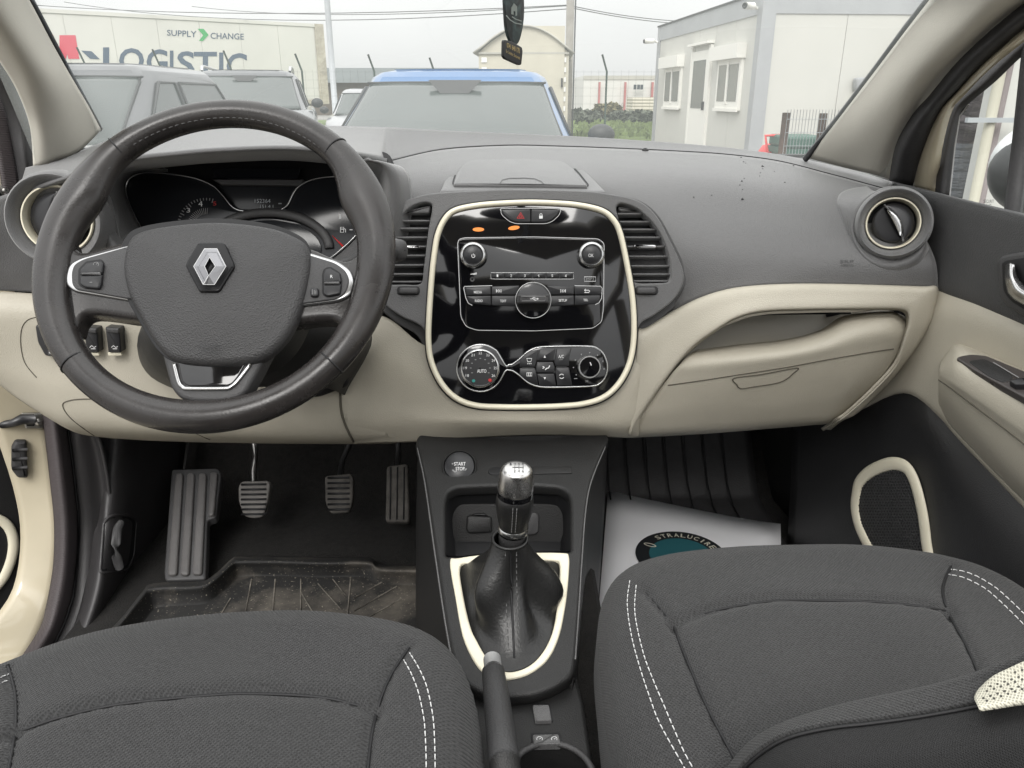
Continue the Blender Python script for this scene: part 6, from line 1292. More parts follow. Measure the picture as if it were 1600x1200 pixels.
pedal('clutch_pedal', 'light worn clutch pedal, leftmost of the three pedals, on a steel arm', [(377, 752), (418, 751), (422, 757), (419, 780), (411, 808), (394, 810), (380, 806), (372, 782), (372, 760)], 1.40, 1.36, 7, False, M_PED, [(397, 690, 1.50), (399, 715, 1.455), (396, 735, 1.425), (396, 758, 1.41)])
pedal('brake_pedal', 'dusty brake pedal in the middle of the three pedals', [(507, 744), (548, 740), (552, 748), (551, 785), (546, 801), (516, 803), (508, 785)], 1.40, 1.36, 7, False, M_PED2, [(548, 690, 1.52), (535, 720, 1.46), (530, 750, 1.42)])
pedal('accelerator_pedal', 'dark accelerator pedal, rightmost, beside the console', [(604, 728), (637, 724), (640, 816), (602, 815)], 1.45, 1.36, 3, True, M_PED2, [(622, 690, 1.54), (622, 735, 1.47)])
FR = thing('foot_rest', 'grey ribbed foot rest plate left of the clutch pedal', 'foot rest', U(295, 905, 1.21))
S_F = plane3(U(268, 734, 1.44), U(345, 734, 1.44), U(257, 907, 1.205))
M_FR = mat('foot_rest_grey', (.105, .10, .098), .55, bump=('noise', 240, .0012), var=.15)
fpz = slab('plate', rpoly([(268, 733), (340, 731), (346, 740), (337, 808), (324, 812), (321, 905), (258, 907), (256, 895)], 5), S_F, 0, .02, .004, 0, M_DASHD, FR)
for (a, b) in (((274, 738, 286, 738), (261, 898, 276, 898)), ((292, 738, 304, 738), (280.5, 898, 295, 898)), ((310, 738, 322.5, 738), (299.5, 897, 315, 897))):
    slab('rib', rpoly([(a[0], a[1]), (a[2], a[3]), (b[2], b[3]), (b[0], b[1])], 6), S_F, .007, .01, .004, 0, M_FR, FR)
slab('rib', rpoly([(328, 737), (340, 737), (334, 804), (325, 806)], 4), S_F, .007, .01, .004, 0, M_FR, FR)
# driver's mat: moulded tray with raised rim
M_MAT = bpy.data.materials.new('dirty_rubber_mat'); M_MAT.use_nodes = True
t_ = M_MAT.node_tree; b_ = t_.nodes['Principled BSDF']; b_.inputs['Roughness'].default_value = .7
c_ = t_.nodes.new('ShaderNodeTexCoord'); n1 = t_.nodes.new('ShaderNodeTexNoise'); n1.inputs['Scale'].default_value = 6; n1.inputs['Detail'].default_value = 8; n1.inputs['Roughness'].default_value = .7
r1 = t_.nodes.new('ShaderNodeValToRGB'); r1.color_ramp.elements[0].position = .47; r1.color_ramp.elements[0].color = (.020, .0195, .019, 1); r1.color_ramp.elements[1].position = .74; r1.color_ramp.elements[1].color = (.17, .15, .125, 1)
n2 = t_.nodes.new('ShaderNodeTexNoise'); n2.inputs['Scale'].default_value = 260; n2.inputs['Detail'].default_value = 2
r2 = t_.nodes.new('ShaderNodeValToRGB'); r2.color_ramp.elements[0].position = .66; r2.color_ramp.elements[0].color = (0, 0, 0, 1); r2.color_ramp.elements[1].position = .72; r2.color_ramp.elements[1].color = (1, 1, 1, 1)
mxn = t_.nodes.new('ShaderNodeMix'); mxn.data_type = 'RGBA'; mxn.inputs[7].default_value = (.28, .25, .2, 1)
for a_, d_ in ((c_.outputs['Object'], n1.inputs['Vector']), (c_.outputs['Object'], n2.inputs['Vector']), (n1.outputs['Fac'], r1.inputs['Fac']), (n2.outputs['Fac'], r2.inputs['Fac']), (r2.outputs['Color'], mxn.inputs[0]), (r1.outputs['Color'], mxn.inputs[6]), (mxn.outputs[2], b_.inputs['Base Color'])): t_.links.new(a_, d_)
MT = thing('floor_mat', 'dirty moulded rubber floor mat with raised rim in the driver footwell', 'floor mat', uz(430, 920, ZF + .01))
m_out = [(150, 1010), (190, 970), (222, 930), (240, 916), (312, 913), (338, 900), (362, 878), (376, 874), (440, 874), (500, 876), (574, 876), (592, 886), (642, 888), (660, 888)]
m_in = [(180, 1020), (212, 985), (236, 955), (250, 948), (318, 944), (346, 926), (368, 904), (382, 900), (440, 900), (500, 902), (564, 901), (584, 912), (642, 914), (660, 914)]
zf = ZF + .045
patch('rim', [[uz(a, b - 5, ZF + .012) for a, b in m_out], [uz(a, b, zf) for a, b in m_out], [uz(a, b + 5, zf + .003) for a, b in m_out], [uz(*mixp((a, b + 4), c, .4), zf - .012) for (a, b), c in zip(m_out, m_in)], [uz(*c, ZF + .013) for c in m_in], [uz(c[0] + 4, c[1] + 6, ZF + .012) for c in m_in]], M_MAT, MT, 4)
fl_ = [uz(c[0] + 2, c[1] + 3, ZF + .0125) for c in m_in]
put('tray_floor', fl_ + [Vector((-.0, .5, ZF + .0125)), Vector((-.7, .5, ZF + .0125))], [tuple(range(len(fl_) + 2))], M_MAT, MT, smooth=False, thick=.004)
S_FL = Surf((0, 1, ZF + .0125), (0, 0, 1)); M_TREAD = mat('dusty_tread', (.13, .118, .10), .9, var=.7, vscale=60)
for k, (a, b) in enumerate([((393, 905), (383, 960)), ((430, 905), (424, 985)), ((470, 905), (470, 985)), ((548, 902), (541, 985)), ((497, 912), (533, 952)), ((520, 905), (540, 930)), ((553, 935), (608, 903)), ((553, 955), (620, 916)), ((557, 975), (628, 935)), ((470, 925), (500, 975)), ((360, 935), (330, 985))]):
    tube('tread', [S_FL.at(*a, .0048), S_FL.at(*b, .0048)], .0013, M_TREAD, MT, seg=6, n=(0, 0, 1))
# paper on the passenger floor
PP = thing('paper_sheet', 'white paper floor protector with round black and teal logo under the passenger seat edge', 'paper', uz(1060, 900, ZF + .02))
def pz(px, py): return uz(px, py, ZF + .018)
pc = [(950, 767.5), (1219, 824), (1224, 1010), (927, 1055)]
gr = []
for i in range(9):
    for j in range(9):
        q = Vector(pc[0]) * (1 - i / 8) * (1 - j / 8) + Vector(pc[1]) * (i / 8) * (1 - j / 8) + Vector(pc[2]) * (i / 8) * (j / 8) + Vector(pc[3]) * (1 - i / 8) * (j / 8)
        p = pz(q.x, q.y); gr.append(p + Vector((0, 0, .008 * (i / 8) ** 6 * (1 - j / 8) ** 3)))
put('sheet', gr, grid_faces(9, 9), M_WHITE, PP, thick=.0006)
S_P = Surf((0, 1, ZF + .0200), (0, 0, 1))
lc_ = S_P.at(1078, 905, 0); e_t = S_P.at(1066, 831.5, 0); e_l = S_P.at(995.5, 882, 0)
rl = (lc_ - e_t).length
# fit a circle through three photo points on the sheet
def circ3(a, b, c):
    ax_, ay, bx_, by, cx2, cy2 = a.x, a.y, b.x, b.y, c.x, c.y; d = 2 * (ax_ * (by - cy2) + bx_ * (cy2 - ay) + cx2 * (ay - by))
    ux_ = ((ax_ ** 2 + ay ** 2) * (by - cy2) + (bx_ ** 2 + by ** 2) * (cy2 - ay) + (cx2 ** 2 + cy2 ** 2) * (ay - by)) / d
    uy_ = ((ax_ ** 2 + ay ** 2) * (cx2 - bx_) + (bx_ ** 2 + by ** 2) * (ax_ - cx2) + (cx2 ** 2 + cy2 ** 2) * (bx_ - ax_)) / d
    return Vector((ux_, uy_, a.z)), math.hypot(ax_ - ux_, ay - uy_)
lc_, rl = circ3(S_P.at(996, 875, 0), S_P.at(1062, 831.5, 0), S_P.at(1124, 854, 0))
def disc(nm, r, z, m, n=48): put(nm, [lc_ + Vector((math.cos(2 * math.pi * i / n) * r, math.sin(2 * math.pi * i / n) * r, z)) for i in range(n)], [tuple(range(n))], m, PP, smooth=False)
disc('logo_disc', rl, .001, mat('logo_black', (.012, .014, .016), .6)); disc('logo_centre', rl * .70, .0014, mat('logo_teal', (.02, .11, .13), .6))
s_ = 'STRALUCIREA'
for i, ch in enumerate(s_):
    a = R(118 - i * 10.5); V, Fc = fontmesh(ch, 0, .015); up = Vector((math.cos(a), math.sin(a), 0)); rt = Vector((math.sin(a), -math.cos(a), 0)); hh = rl * .15; w = rl * (.11 if ch != 'I' else .035)
    put('letter', [lc_ + up * (rl * .755 + y * hh) + rt * ((x - .5) * w) + Vector((0, 0, .0016)) for x, y in V], Fc, mat('logo_letter', (.6, .58, .48), .6) if i == 0 else bpy.data.materials['logo_letter'], PP, smooth=False)
tube('logo_swirl', [lc_ + Vector((-rl * .62 + math.cos(a) * rl * .12, rl * .42 + math.sin(a) * rl * .06 - math.cos(a) * rl * .05, .0018)) for a in [2 * math.pi * i / 20 for i in range(20)]], .0012, bpy.data.materials['logo_letter'], PP, True, (0, 0, 1), 5, .0004)
# ribbed black mat in the passenger footwell, in the shade
PM = thing('passenger_mat', 'black rubber mat in the dark passenger footwell beneath the white paper', 'floor mat', uz(1050, 740, ZF + .006))
patch('mat', [[Vector((x, y, z)) for x in (.17, .30, .45, .56)] for y, z in ((.6, ZF + .006), (1.2, ZF + .006), (1.50, ZF + .006), (1.57, ZF + .035), (1.74, ZF + .235))], M_RUBBER, PM, 4, .006)
for i in range(7): tube('groove', [Vector((.22 + i * .045, y, z)) for y, z in ((1.25, ZF + .0125), (1.50, ZF + .0125), (1.56, ZF + .035), (1.72, ZF + .22))], .002, M_DEEP, PM, seg=5)

# --- passenger door
DP = Vector((.604, 1.07, .9)); S_D = Surf(DP, (-1, -.21, 0))
PD = thing('passenger_door', 'closed passenger door with grey upper panel, beige armrest and black lower panel with speaker', 'car door', S_D.at(1500, 800, 0))
def dp(px, py, h=0): return S_D.at(px, py, h)
patch('upper_panel', [[dp(1396, 286, -.03), dp(1440, 296, -.03), dp(1482, 306, -.03), dp(1545, 321, -.03), dp(1610, 336, -.03), dp(1760, 372, -.03)],
      [dp(1398, 284, -.004), dp(1442, 295, .0), dp(1484, 306, .004), dp(1545, 321, .005), dp(1610, 337, .005), dp(1760, 376, .005)],
      [dp(1402, 292, .004), dp(1446, 303, .008), dp(1488, 316, .010), dp(1547, 331, .011), dp(1610, 347, .011), dp(1760, 386, .011)],
      [dp(1425, 340, -.002), dp(1460, 345, .006), dp(1500, 352, .010), dp(1550, 365, .011), dp(1610, 380, .011), dp(1760, 420, .011)],
      [dp(1442, 400, -.004), dp(1472, 400, .004), dp(1510, 410, .008), dp(1555, 425, .010), dp(1610, 440, .010), dp(1760, 490, .010)],
      [dp(1450, 446, -.004), dp(1480, 456, .002), dp(1520, 470, .005), dp(1560, 487, .006), dp(1610, 509, .006), dp(1760, 580, .006)],
      [dp(1452, 452, -.012), dp(1482, 462, -.008), dp(1521, 476, -.006), dp(1561, 494, -.006), dp(1610, 517, -.006), dp(1760, 588, -.006)]], mat('door_grey_plastic', (.062, .062, .063), .55, bump=('grain', 600, .0005), var=.08, vscale=40), PD, 5)
patch('beige_panel', [[dp(1440, 442, -.006), dp(1478, 455, -.001), dp(1520, 469.5, .002), dp(1560, 486.5, .003), dp(1610, 508, .003), dp(1760, 576, .003)],
      [dp(1430, 480, .004), dp(1472, 490, .008), dp(1518, 500, .010), dp(1560, 515, .011), dp(1610, 535, .011), dp(1760, 600, .011)],
      [dp(1405, 540, .004), dp(1455, 545, .008), dp(1515, 560, .008), dp(1560, 575, .008), dp(1610, 595, .008), dp(1760, 650, .008)],
      [dp(1372, 595, .004), dp(1420, 592, .007), dp(1470, 610, .008), dp(1530, 660, .008), dp(1610, 730, .008), dp(1760, 870, .008)],
      [dp(1345, 636, .004), dp(1412, 611, .006), dp(1462, 641, .007), dp(1504, 687, .008), dp(1602, 789, .008), dp(1740, 935, .008)],
      [dp(1347, 642, -.006), dp(1412, 617, -.006), dp(1460, 647, -.006), dp(1502, 692, -.006), dp(1600, 794, -.006), dp(1738, 940, -.006)]], M_BEIGE, PD, 5)
patch('armrest', [[dp(1469, 566, .004), dp(1480, 549, .004), dp(1496, 536.5, .004), dp(1530, 547, .004), dp(1570, 564, .004), dp(1610, 581, .004), dp(1760, 646, .004)],
      [dp(1468, 571, .03), dp(1482, 558, .038), dp(1500, 548, .04), dp(1532, 562, .04), dp(1572, 582, .04), dp(1612, 600, .04), dp(1760, 670, .04)],
      [dp(1467, 577, .042), dp(1482, 573, .055), dp(1498, 572, .06), dp(1530, 590, .06), dp(1570, 614, .06), dp(1612, 638, .06), dp(1760, 725, .06)],
      [dp(1466.5, 584, .045), dp(1480, 590, .058), dp(1496, 600, .064), dp(1530, 622, .064), dp(1570, 650, .064), dp(1612, 679, .064), dp(1760, 785, .064)],
      [dp(1466, 593, .042), dp(1480, 602, .054), dp(1496, 614, .058), dp(1530, 640, .058), dp(1570, 670, .058), dp(1612, 703, .058), dp(1760, 818, .058)],
      [dp(1466, 615, .03), dp(1480, 630, .04), dp(1496, 648, .042), dp(1530, 685, .042), dp(1570, 725, .042), dp(1612, 765, .042), dp(1760, 900, .042)],
      [dp(1467, 634, .004), dp(1482, 662, .006), dp(1505, 688, .006), dp(1545, 730, .006), dp(1585, 770, .006), dp(1625, 810, .006), dp(1760, 950, .006)]], M_BEIGE, PD, 5)
tube('armrest_seam', crom([dp(1466.5, 593.5, .0428), dp(1480, 602.5, .0548), dp(1496, 614.5, .0588), dp(1530, 640.5, .0588), dp(1570, 670.5, .0588), dp(1612, 703.5, .0588)], 4, False), .0009, M_SEAM, PD, seg=6)
S_A = plane3(dp(1500, 552, .043), dp(1600, 598, .043), dp(1530, 588, .062))
M_SWP = mat('switch_plate', (.055, .048, .046), .35, rvar=.1, vscale=20)
sp1 = slab('switch_plate', rpoly([(1493, 559), (1502, 555.5), (1518, 553), (1541, 555), (1600, 579), (1700, 620), (1700, 680), (1600, 621), (1547, 592), (1520, 577)], 4), S_A, .004, .01, .002, 0, M_SWP, PD)
slab('pull_cup', rpoly([(1512, 564), (1538, 560), (1572, 578), (1585, 590), (1568, 598), (1545, 588)], 6), S_A, .0048, .003, .0008, 0, M_BLACK, sp1)
slab('window_switch', rpoly([(1576, 594), (1600, 588), (1606, 600), (1586, 600)], 2), S_A, .012, .012, .002, 0, M_BTN, sp1); strokes('switch_ridge', [[(1552, 566), (1572, 578), (1592, 590)]], S_A, .006, 1.2, M_GREYPRINT, sp1)
hz = rpoly([(1555, 409), (1563, 399), (1600, 392), (1700, 400), (1700, 540), (1600, 496), (1573, 481), (1560, 465)], [6, 8, 10, 5, 5, 10, 10, 8])
slab('handle_bezel', hz, S_D, .018, .014, .005, 0, M_DASHD, PD)
hi = rpoly([(1565, 411), (1571, 407), (1600, 402), (1700, 410), (1700, 520), (1600, 484), (1579, 471), (1567, 455)], [5, 5, 5, 5, 5, 8, 8, 8])
hc = slab('handle_recess', hi, S_D, .0195, .004, .001, 0, M_DEEP, PD)
patch('door_handle', [[dp(1571, 413, .022), dp(1578, 411, .026), dp(1585, 412, .024)], [dp(1569.5, 432, .026), dp(1579, 430, .034), dp(1589, 431, .026)], [dp(1572, 448, .026), dp(1583, 444, .036), dp(1595, 440, .026)], [dp(1577, 461, .026), dp(1592, 456, .038), dp(1605, 448, .026)], [dp(1600, 477, .026), dp(1620, 470, .04), dp(1635, 460, .026)], [dp(1680, 510, .026), dp(1690, 500, .04), dp(1695, 485, .026)]], M_CHROME, PD, 5)
M_LOW = mat('door_lower_plastic', (.018, .018, .019), .42, bump=('grain', 650, .0003), var=.08)
patch('lower_panel', [[dp(1240, 655, -.01), dp(1345, 637, -.002), dp(1380, 615, .0), dp(1412, 611, .001), dp(1440, 620, .001), dp(1463, 643, .001), dp(1504, 688, .001), dp(1602, 790, .001), dp(1740, 935, .001)],
      [dp(1238, 690, -.01), dp(1342, 680, .002), dp(1380, 665, .008), dp(1412, 660, .010), dp(1440, 668, .012), dp(1466, 690, .012), dp(1506, 735, .012), dp(1604, 835, .012), dp(1740, 980, .012)],
      [dp(1235, 760, -.012), dp(1335, 760, -.002), dp(1375, 760, .003), dp(1410, 760, .005), dp(1440, 760, .008), dp(1470, 765, .016), dp(1512, 790, .02), dp(1606, 880, .02), dp(1740, 1020, .02)],
      [dp(1230, 850, -.012), dp(1330, 860, -.004), dp(1372, 865, .0), dp(1410, 870, .002), dp(1445, 870, .006), dp(1480, 870, .018), dp(1520, 880, .026), dp(1608, 940, .028), dp(1740, 1060, .028)],
      [dp(1225, 950, -.012), dp(1325, 965, -.006), dp(1370, 975, -.002), dp(1410, 985, .0), dp(1450, 985, .004), dp(1490, 990, .02), dp(1530, 1000, .03), dp(1610, 1030, .034), dp(1740, 1120, .034)]], M_LOW, PD, 5)
sk_o = crom([(1336, 795), (1337, 777), (1342, 755), (1354, 741), (1370, 731.5), (1390, 725), (1407, 726), (1420, 735), (1431, 759), (1441, 800), (1447, 845), (1449, 880), (1420, 900), (1390, 900), (1366, 868), (1352, 845), (1341, 820)], 5)
GRL = slab('speaker_grille', sk_o, S_D, .012, .012, .002, 0, mat('speaker_mesh', (.045, .045, .046), .6, bump=('grain', 330, .003)), PD)
tube('speaker_ring', [S_D.at(q.x, q.y, .012) for q in sk_o], .0105, M_CREAM, PD, True, S_D.n, 10, .004)
hx = []
for iy in range(30):
    for ix in range(24):
        px, py = 1340 + ix * 4.4 + (iy % 2) * 2.2, 730 + iy * 4.6
        ins = False; k = len(sk_o)
        for i in range(k):
            a, b = sk_o[i], sk_o[(i + 1) % k]
            if (a.y > py) != (b.y > py) and px < (b.x - a.x) * (py - a.y) / (b.y - a.y) + a.x: ins = not ins
        if ins and all((q - Vector((px, py))).length > 5 for q in sk_o[::2]):
            hx.append(([S_D.at(px + 1.3 * math.cos(j * math.pi / 3), py + 1.5 * math.sin(j * math.pi / 3), .0126) for j in range(6)], [tuple(range(6))]))
V, Fc = merge(hx); put('grille_holes', V, facecam(V, Fc), M_DEEP, GRL, False, kind='stuff')
# window frame, glass, divider, outside mirror
patch('window_frame', [[dp(1460, 306, -.035), dp(1470, 308, -.03), dp(1483, 309, -.04)], [dp(1469, 235, -.035), dp(1479, 233, -.03), dp(1491, 230, -.04)], [dp(1485, 175, -.035), dp(1492, 177, -.03), dp(1500, 179, -.04)], [dp(1500, 152, -.035), dp(1507, 156, -.03), dp(1515, 161, -.04)], [dp(1524, 129, -.035), dp(1540, 128, -.03), dp(1556, 127, -.04)], [dp(1600, 56, -.035), dp(1602, 68, -.03), dp(1604, 82, -.04)], [dp(1720, -60, -.035), dp(1730, -45, -.03), dp(1740, -30, -.04)]], M_RUBBER, PD, 5, .012)
tube('glass_run', [dp(1484, 307, -.034), dp(1492, 230, -.034), dp(1500, 181, -.034), dp(1514, 163, -.034)], .0011, M_GREYPRINT, PD, seg=6)
M_SG = glass('side_glass', (.84, .87, .86), .05)
put('window_glass', [dp(*q, -.042) for q in ((1478, 312), (1488, 230), (1498, 178), (1515, 158), (1556, 124), (1604, 78), (1740, -40), (1760, 400))], [tuple(range(8))], M_SG, PD, smooth=False)
txt('glass_mark', 'SECURIT', (1537, 312, 1553, 317), Surf(dp(1540, 312, -.04), (-1, -.21, 0)), .0005, M_BTN, PD); txt('glass_mark', 'E2 43R', (1541, 318.5, 1549, 320.5), Surf(dp(1540, 312, -.04), (-1, -.21, 0)), .0005, M_BTN, PD)
tube('window_divider', [dp(1582, 340, -.04), dp(1596, 220, -.04), dp(1608, 110, -.04), dp(1620, 10, -.04)], .0105, M_RUBBER, PD, seg=8, n=S_D.n)
def ellipsoid(name, c, r, m, parent=None, rot=None, cut=None, **kw):
    b = bmesh.new(); bmesh.ops.create_uvsphere(b, u_segments=28, v_segments=18, radius=1); M = rot or Matrix.Identity(3)
    V = [Vector(c) + M @ Vector((v.co.x * r[0], v.co.y * r[1], v.co.z * r[2])) for v in b.verts]; f = [tuple(v.index for v in q.verts) for q in b.faces]; b.free()
    return put(name, V, f, m, parent, **kw)
mc = U(1622, 268, 1.42)
ellipsoid('door_mirror', mc, (.085, .07, .075), M_BTN, PD, Matrix.Rotation(R(12), 3, 'Z')); ellipsoid('mirror_cap', mc + Vector((.008, .012, .012)), (.086, .072, .074), M_PRINT, PD, Matrix.Rotation(R(12), 3, 'Z'))
box('outer_skin', (.80, .45, .78), .03, 1.5, .55, M_PAINT, PD, bev=.01)

# --- driver door, standing open at the left
S_LD = Surf((-.925, 1.27, .6), (.66, -.75, 0))
LD = thing('driver_door', 'open driver door at the left edge with dark lower panel and cream speaker ring', 'car door', S_LD.at(-60, 900, 0))
slab('lower_panel', rpoly([(-500, 700), (-100, 685), (0, 679), (13, 680), (24, 740), (34, 790), (38, 850), (36, 900), (27, 930), (0, 962), (-200, 1080), (-500, 1200)], 8), S_LD, .0, .05, .008, 0, M_LOW, LD)
slab('beige_panel', rpoly([(-500, 430), (-100, 480), (0, 560), (10, 640), (13, 677), (0, 679), (-100, 684), (-500, 699)], 8), S_LD, .0, .05, .008, 0, M_BEIGE, LD)
lr = crom([(-70, 800), (-20, 806), (6, 816), (18, 832), (21, 855), (14, 885), (-4, 915), (-50, 950), (-100, 900), (-105, 840)], 5)
tube('speaker_ring', [S_LD.at(q.x, q.y, .004) for q in lr], .009, M_CREAM, LD, True, S_LD.n, 10, .005)
slab('speaker_grille', [(q.x, q.y) for q in lr], S_LD, .002, .004, .001, 0, M_DEEP, LD)
slab('outer_skin', rpoly([(-500, 430), (0, 560), (12, 680), (34, 790), (36, 900), (0, 962), (-500, 1200)], 8), S_LD, -.06, .03, .006, 0, M_PAINT, LD)
hj = hit(JB, 54, 657, .004) or ux(54, 657, -.80)
DC = thing('door_check', 'black door check arm with steel bracket between open door and body', 'door check', hj)
S_J = Surf(hj, (.55, -.83, .05))
tube('arm', [S_J.at(2, 664, .0), S_J.at(20, 661, .012), S_J.at(34, 655, .014), S_J.at(52, 655, .008)], [.006, .007, .009, .009], M_BTN, DC, seg=10)
slab('bracket', rpoly([(33, 646), (68, 646), (68, 670), (40, 670)], 2), S_J, .004, .03, .002, 0, M_METAL, DC)
slab('bracket_slot', rpoly([(37, 650), (54, 650), (54, 666), (42, 666)], 2), S_J, .005, .003, .0004, 0, M_DEEP, DC)
lathe('bolt', S_J.at(60, 659, .004), S_J.n, [(.006, 0), (.006, .003), (.0045, .0045), (.001, .005)], M_METAL, DC, 12)
lathe('bolt', S_J.at(15, 600, .0), S_J.n, [(.011, -.02), (.010, .003), (.007, .005), (.001, .005)], M_METAL, DC, 14)
WBT = thing('wiring_boot', 'black rubber wiring boot below the door check', 'wiring boot', S_J.at(32, 745, 0))
slab('boot', rpoly([(18, 700), (24, 690), (42, 690), (44, 748), (28, 748), (18, 735)], 4), S_J, .012, .05, .006, 0, M_RUBBER, WBT)
for k in range(3): tube('ridge', [S_J.at(19, 704 + k * 14, .012), S_J.at(43, 702 + k * 14, .012)], .003, M_RUBBER, WBT, seg=8)

# --- front seats
def seat(name, lab, outline, PZ, tilt, y0, seams, stitch, grow=.012, edge_r=.055, crown=.007, ext=.16):
    """cushion as a padded height field with stitched seams"""
    n = Vector((0, -tilt, 1)).normalized(); S = Surf((0, y0, PZ), n)
    o = thing(name, lab, 'car seat', S.at(*outline[0], 0) * 1.0)
    pts = [S.at(q.x, q.y) for q in crom(outline, 8)]
    cx0 = sum(p.x for p in pts) / len(pts); cy0 = sum(p.y for p in pts) / len(pts)
    P = inset([Vector((p.x, p.y)) for p in pts], -grow)
    A = np.array([(p.x, p.y) for p in P]); B = np.roll(A, -1, 0)
    SL = [np.array([(S.at(q.x, q.y).x, S.at(q.x, q.y).y) for q in crom(sm, 6, False)]) for sm in seams]
    def sdist(X, Y, A, B):
        d = np.full(X.shape, 1e9); ins = np.zeros(X.shape, bool); nx, ny = X.copy(), Y.copy()
        for (ax_, ay), (bx_, by) in zip(A, B):
            ex, ey = bx_ - ax_, by - ay; l2 = ex * ex + ey * ey + 1e-12
            t = np.clip(((X - ax_) * ex + (Y - ay) * ey) / l2, 0, 1); qx, qy = ax_ + t * ex, ay + t * ey
            q = np.hypot(X - qx, Y - qy); m_ = q < d; d = np.where(m_, q, d); nx = np.where(m_, qx, nx); ny = np.where(m_, qy, ny)
            c = ((ay > Y) != (by > Y)) & (X < (bx_ - ax_) * (Y - ay) / (by - ay + 1e-12) + ax_); ins ^= c
        return np.where(ins, d, -d), nx, ny
    def hgt(X, Y, sd):
        Z = PZ + tilt * (Y - y0)
        r = edge_r; k = np.clip(sd, 0, r); Z = Z - r * .9 + .9 * np.sqrt(np.maximum(0, r * r - (r - k) ** 2))
        Z = Z + crown * np.clip(sd / .16, 0, 1)
        for s in SL:
            dd, _, _ = sdist(X, Y, s[:-1], s[1:]); dd = np.abs(dd)
            Z = Z - .0042 * np.exp(-(dd / .0075) ** 2) - .0025 * np.exp(-(dd / .0028) ** 2)
        Z = Z + .0015 * np.sin(X * 31 + Y * 17) * np.sin(Y * 23 - X * 9)
        return Z
    st = .0045; x0, x1 = A[:, 0].min() - st, A[:, 0].max() + st; yA, yB = A[:, 1].min() - st, A[:, 1].max() + st
    X, Y = np.meshgrid(np.arange(x0, x1 + st, st), np.arange(yA, yB + st, st), indexing='ij')
    sd, nx, ny = sdist(X, Y, A, B); keep = sd > -st * 1.5
    Xs = np.where(sd < 0, nx, X); Ys = np.where(sd < 0, ny, Y); sdc = np.maximum(sd, 0)
    Z = hgt(Xs, Ys, sdc); idx = -np.ones(X.shape, int); idx[keep] = np.arange(keep.sum())
    V = [Vector(v) for v in zip(Xs[keep], Ys[keep], Z[keep])]; fs = []
    ii = idx
    a, b, c, d = ii[:-1, :-1], ii[1:, :-1], ii[1:, 1:], ii[:-1, 1:]; ok = (a >= 0) & (b >= 0) & (c >= 0) & (d >= 0)
    s_in = sd > 0; ok &= s_in[:-1, :-1] | s_in[1:, :-1] | s_in[1:, 1:] | s_in[:-1, 1:]
    fs = [tuple(int(v) for v in q) for q in zip(a[ok], b[ok], c[ok], d[ok])]
    cu = put('cushion', V, fs, M_FABRIC, o)
    k = len(P); SV = []; hz0 = [PZ + tilt * (p.y - y0) - edge_r * .9 for p in P]
    for lev, (dz, ox_) in enumerate(((.001, 0), (-.05, .002), (-ext * .6, -.004), (-ext, -.02))):
        Q = inset(P, -ox_) if ox_ else P
        SV += [Vector((q.x, q.y, hz0[i] + dz)) for i, q in enumerate(Q)]
    put('side_skirt', SV, facecam(SV, grid_faces(4, k, False, True)), M_FABRICD, o)
    def onseat(px, py, lift=.001):
        p = S.at(px, py)
        for _ in range(3):
            s_, _, _ = sdist(np.array([p.x]), np.array([p.y]), A, B); z = float(hgt(np.array([p.x]), np.array([p.y]), np.maximum(s_, 0))[0])
            p = uz(px, py, z)
        p.z = z + lift; return p
    for sm in seams:
        tube('seam', [onseat(q.x, q.y, .0012) for q in crom(sm, 6, False)], .0016, M_DEEP, cu, seg=6, n=(0, 0, 1))
    for sm in stitch:
        V, Fc = merge(dashes([onseat(q.x, q.y, .0006) for q in crom(sm, 5, False)], .0052, .0026, .00058)); put('stitching', V, Fc, M_STITCH, cu)
    return o, S, onseat
DS, S_DS, on_ds = seat('seat', 'dark grey cloth driver seat cushion with white double stitching on one side', [(-60, 1040), (0, 1014), (95, 980), (190, 957), (332, 938), (451, 934), (570, 941), (641, 955), (690, 983), (717, 1026), (732, 1096), (737, 1200), (732, 1330), (700, 1480), (400, 1560), (0, 1560), (-150, 1500), (-200, 1300), (-150, 1130)],
    1.28 - .507, .07, .67, [[(-10, 1162), (26, 1147), (95, 1123), (190, 1102), (332, 1088), (404, 1086), (499, 1091), (560, 1104), (590, 1114)], [(640, 1012), (626, 1032), (612, 1054), (599, 1082), (590, 1110), (581, 1150), (575, 1200), (572, 1260), (575, 1400)], [(12, 1040), (20, 1066), (25, 1095), (24, 1147), (12, 1215), (-10, 1330)]],
    [[(640, 1021), (653, 1042), (665, 1068), (673, 1100), (678, 1135), (680, 1200), (679, 1290)], [(631, 1032), (643, 1054), (653, 1080), (660, 1110), (664, 1140), (666, 1200), (664, 1290)], [(-20, 1076), (0, 1060), (18, 1053)], [(-20, 1084), (0, 1069), (18, 1062)]])
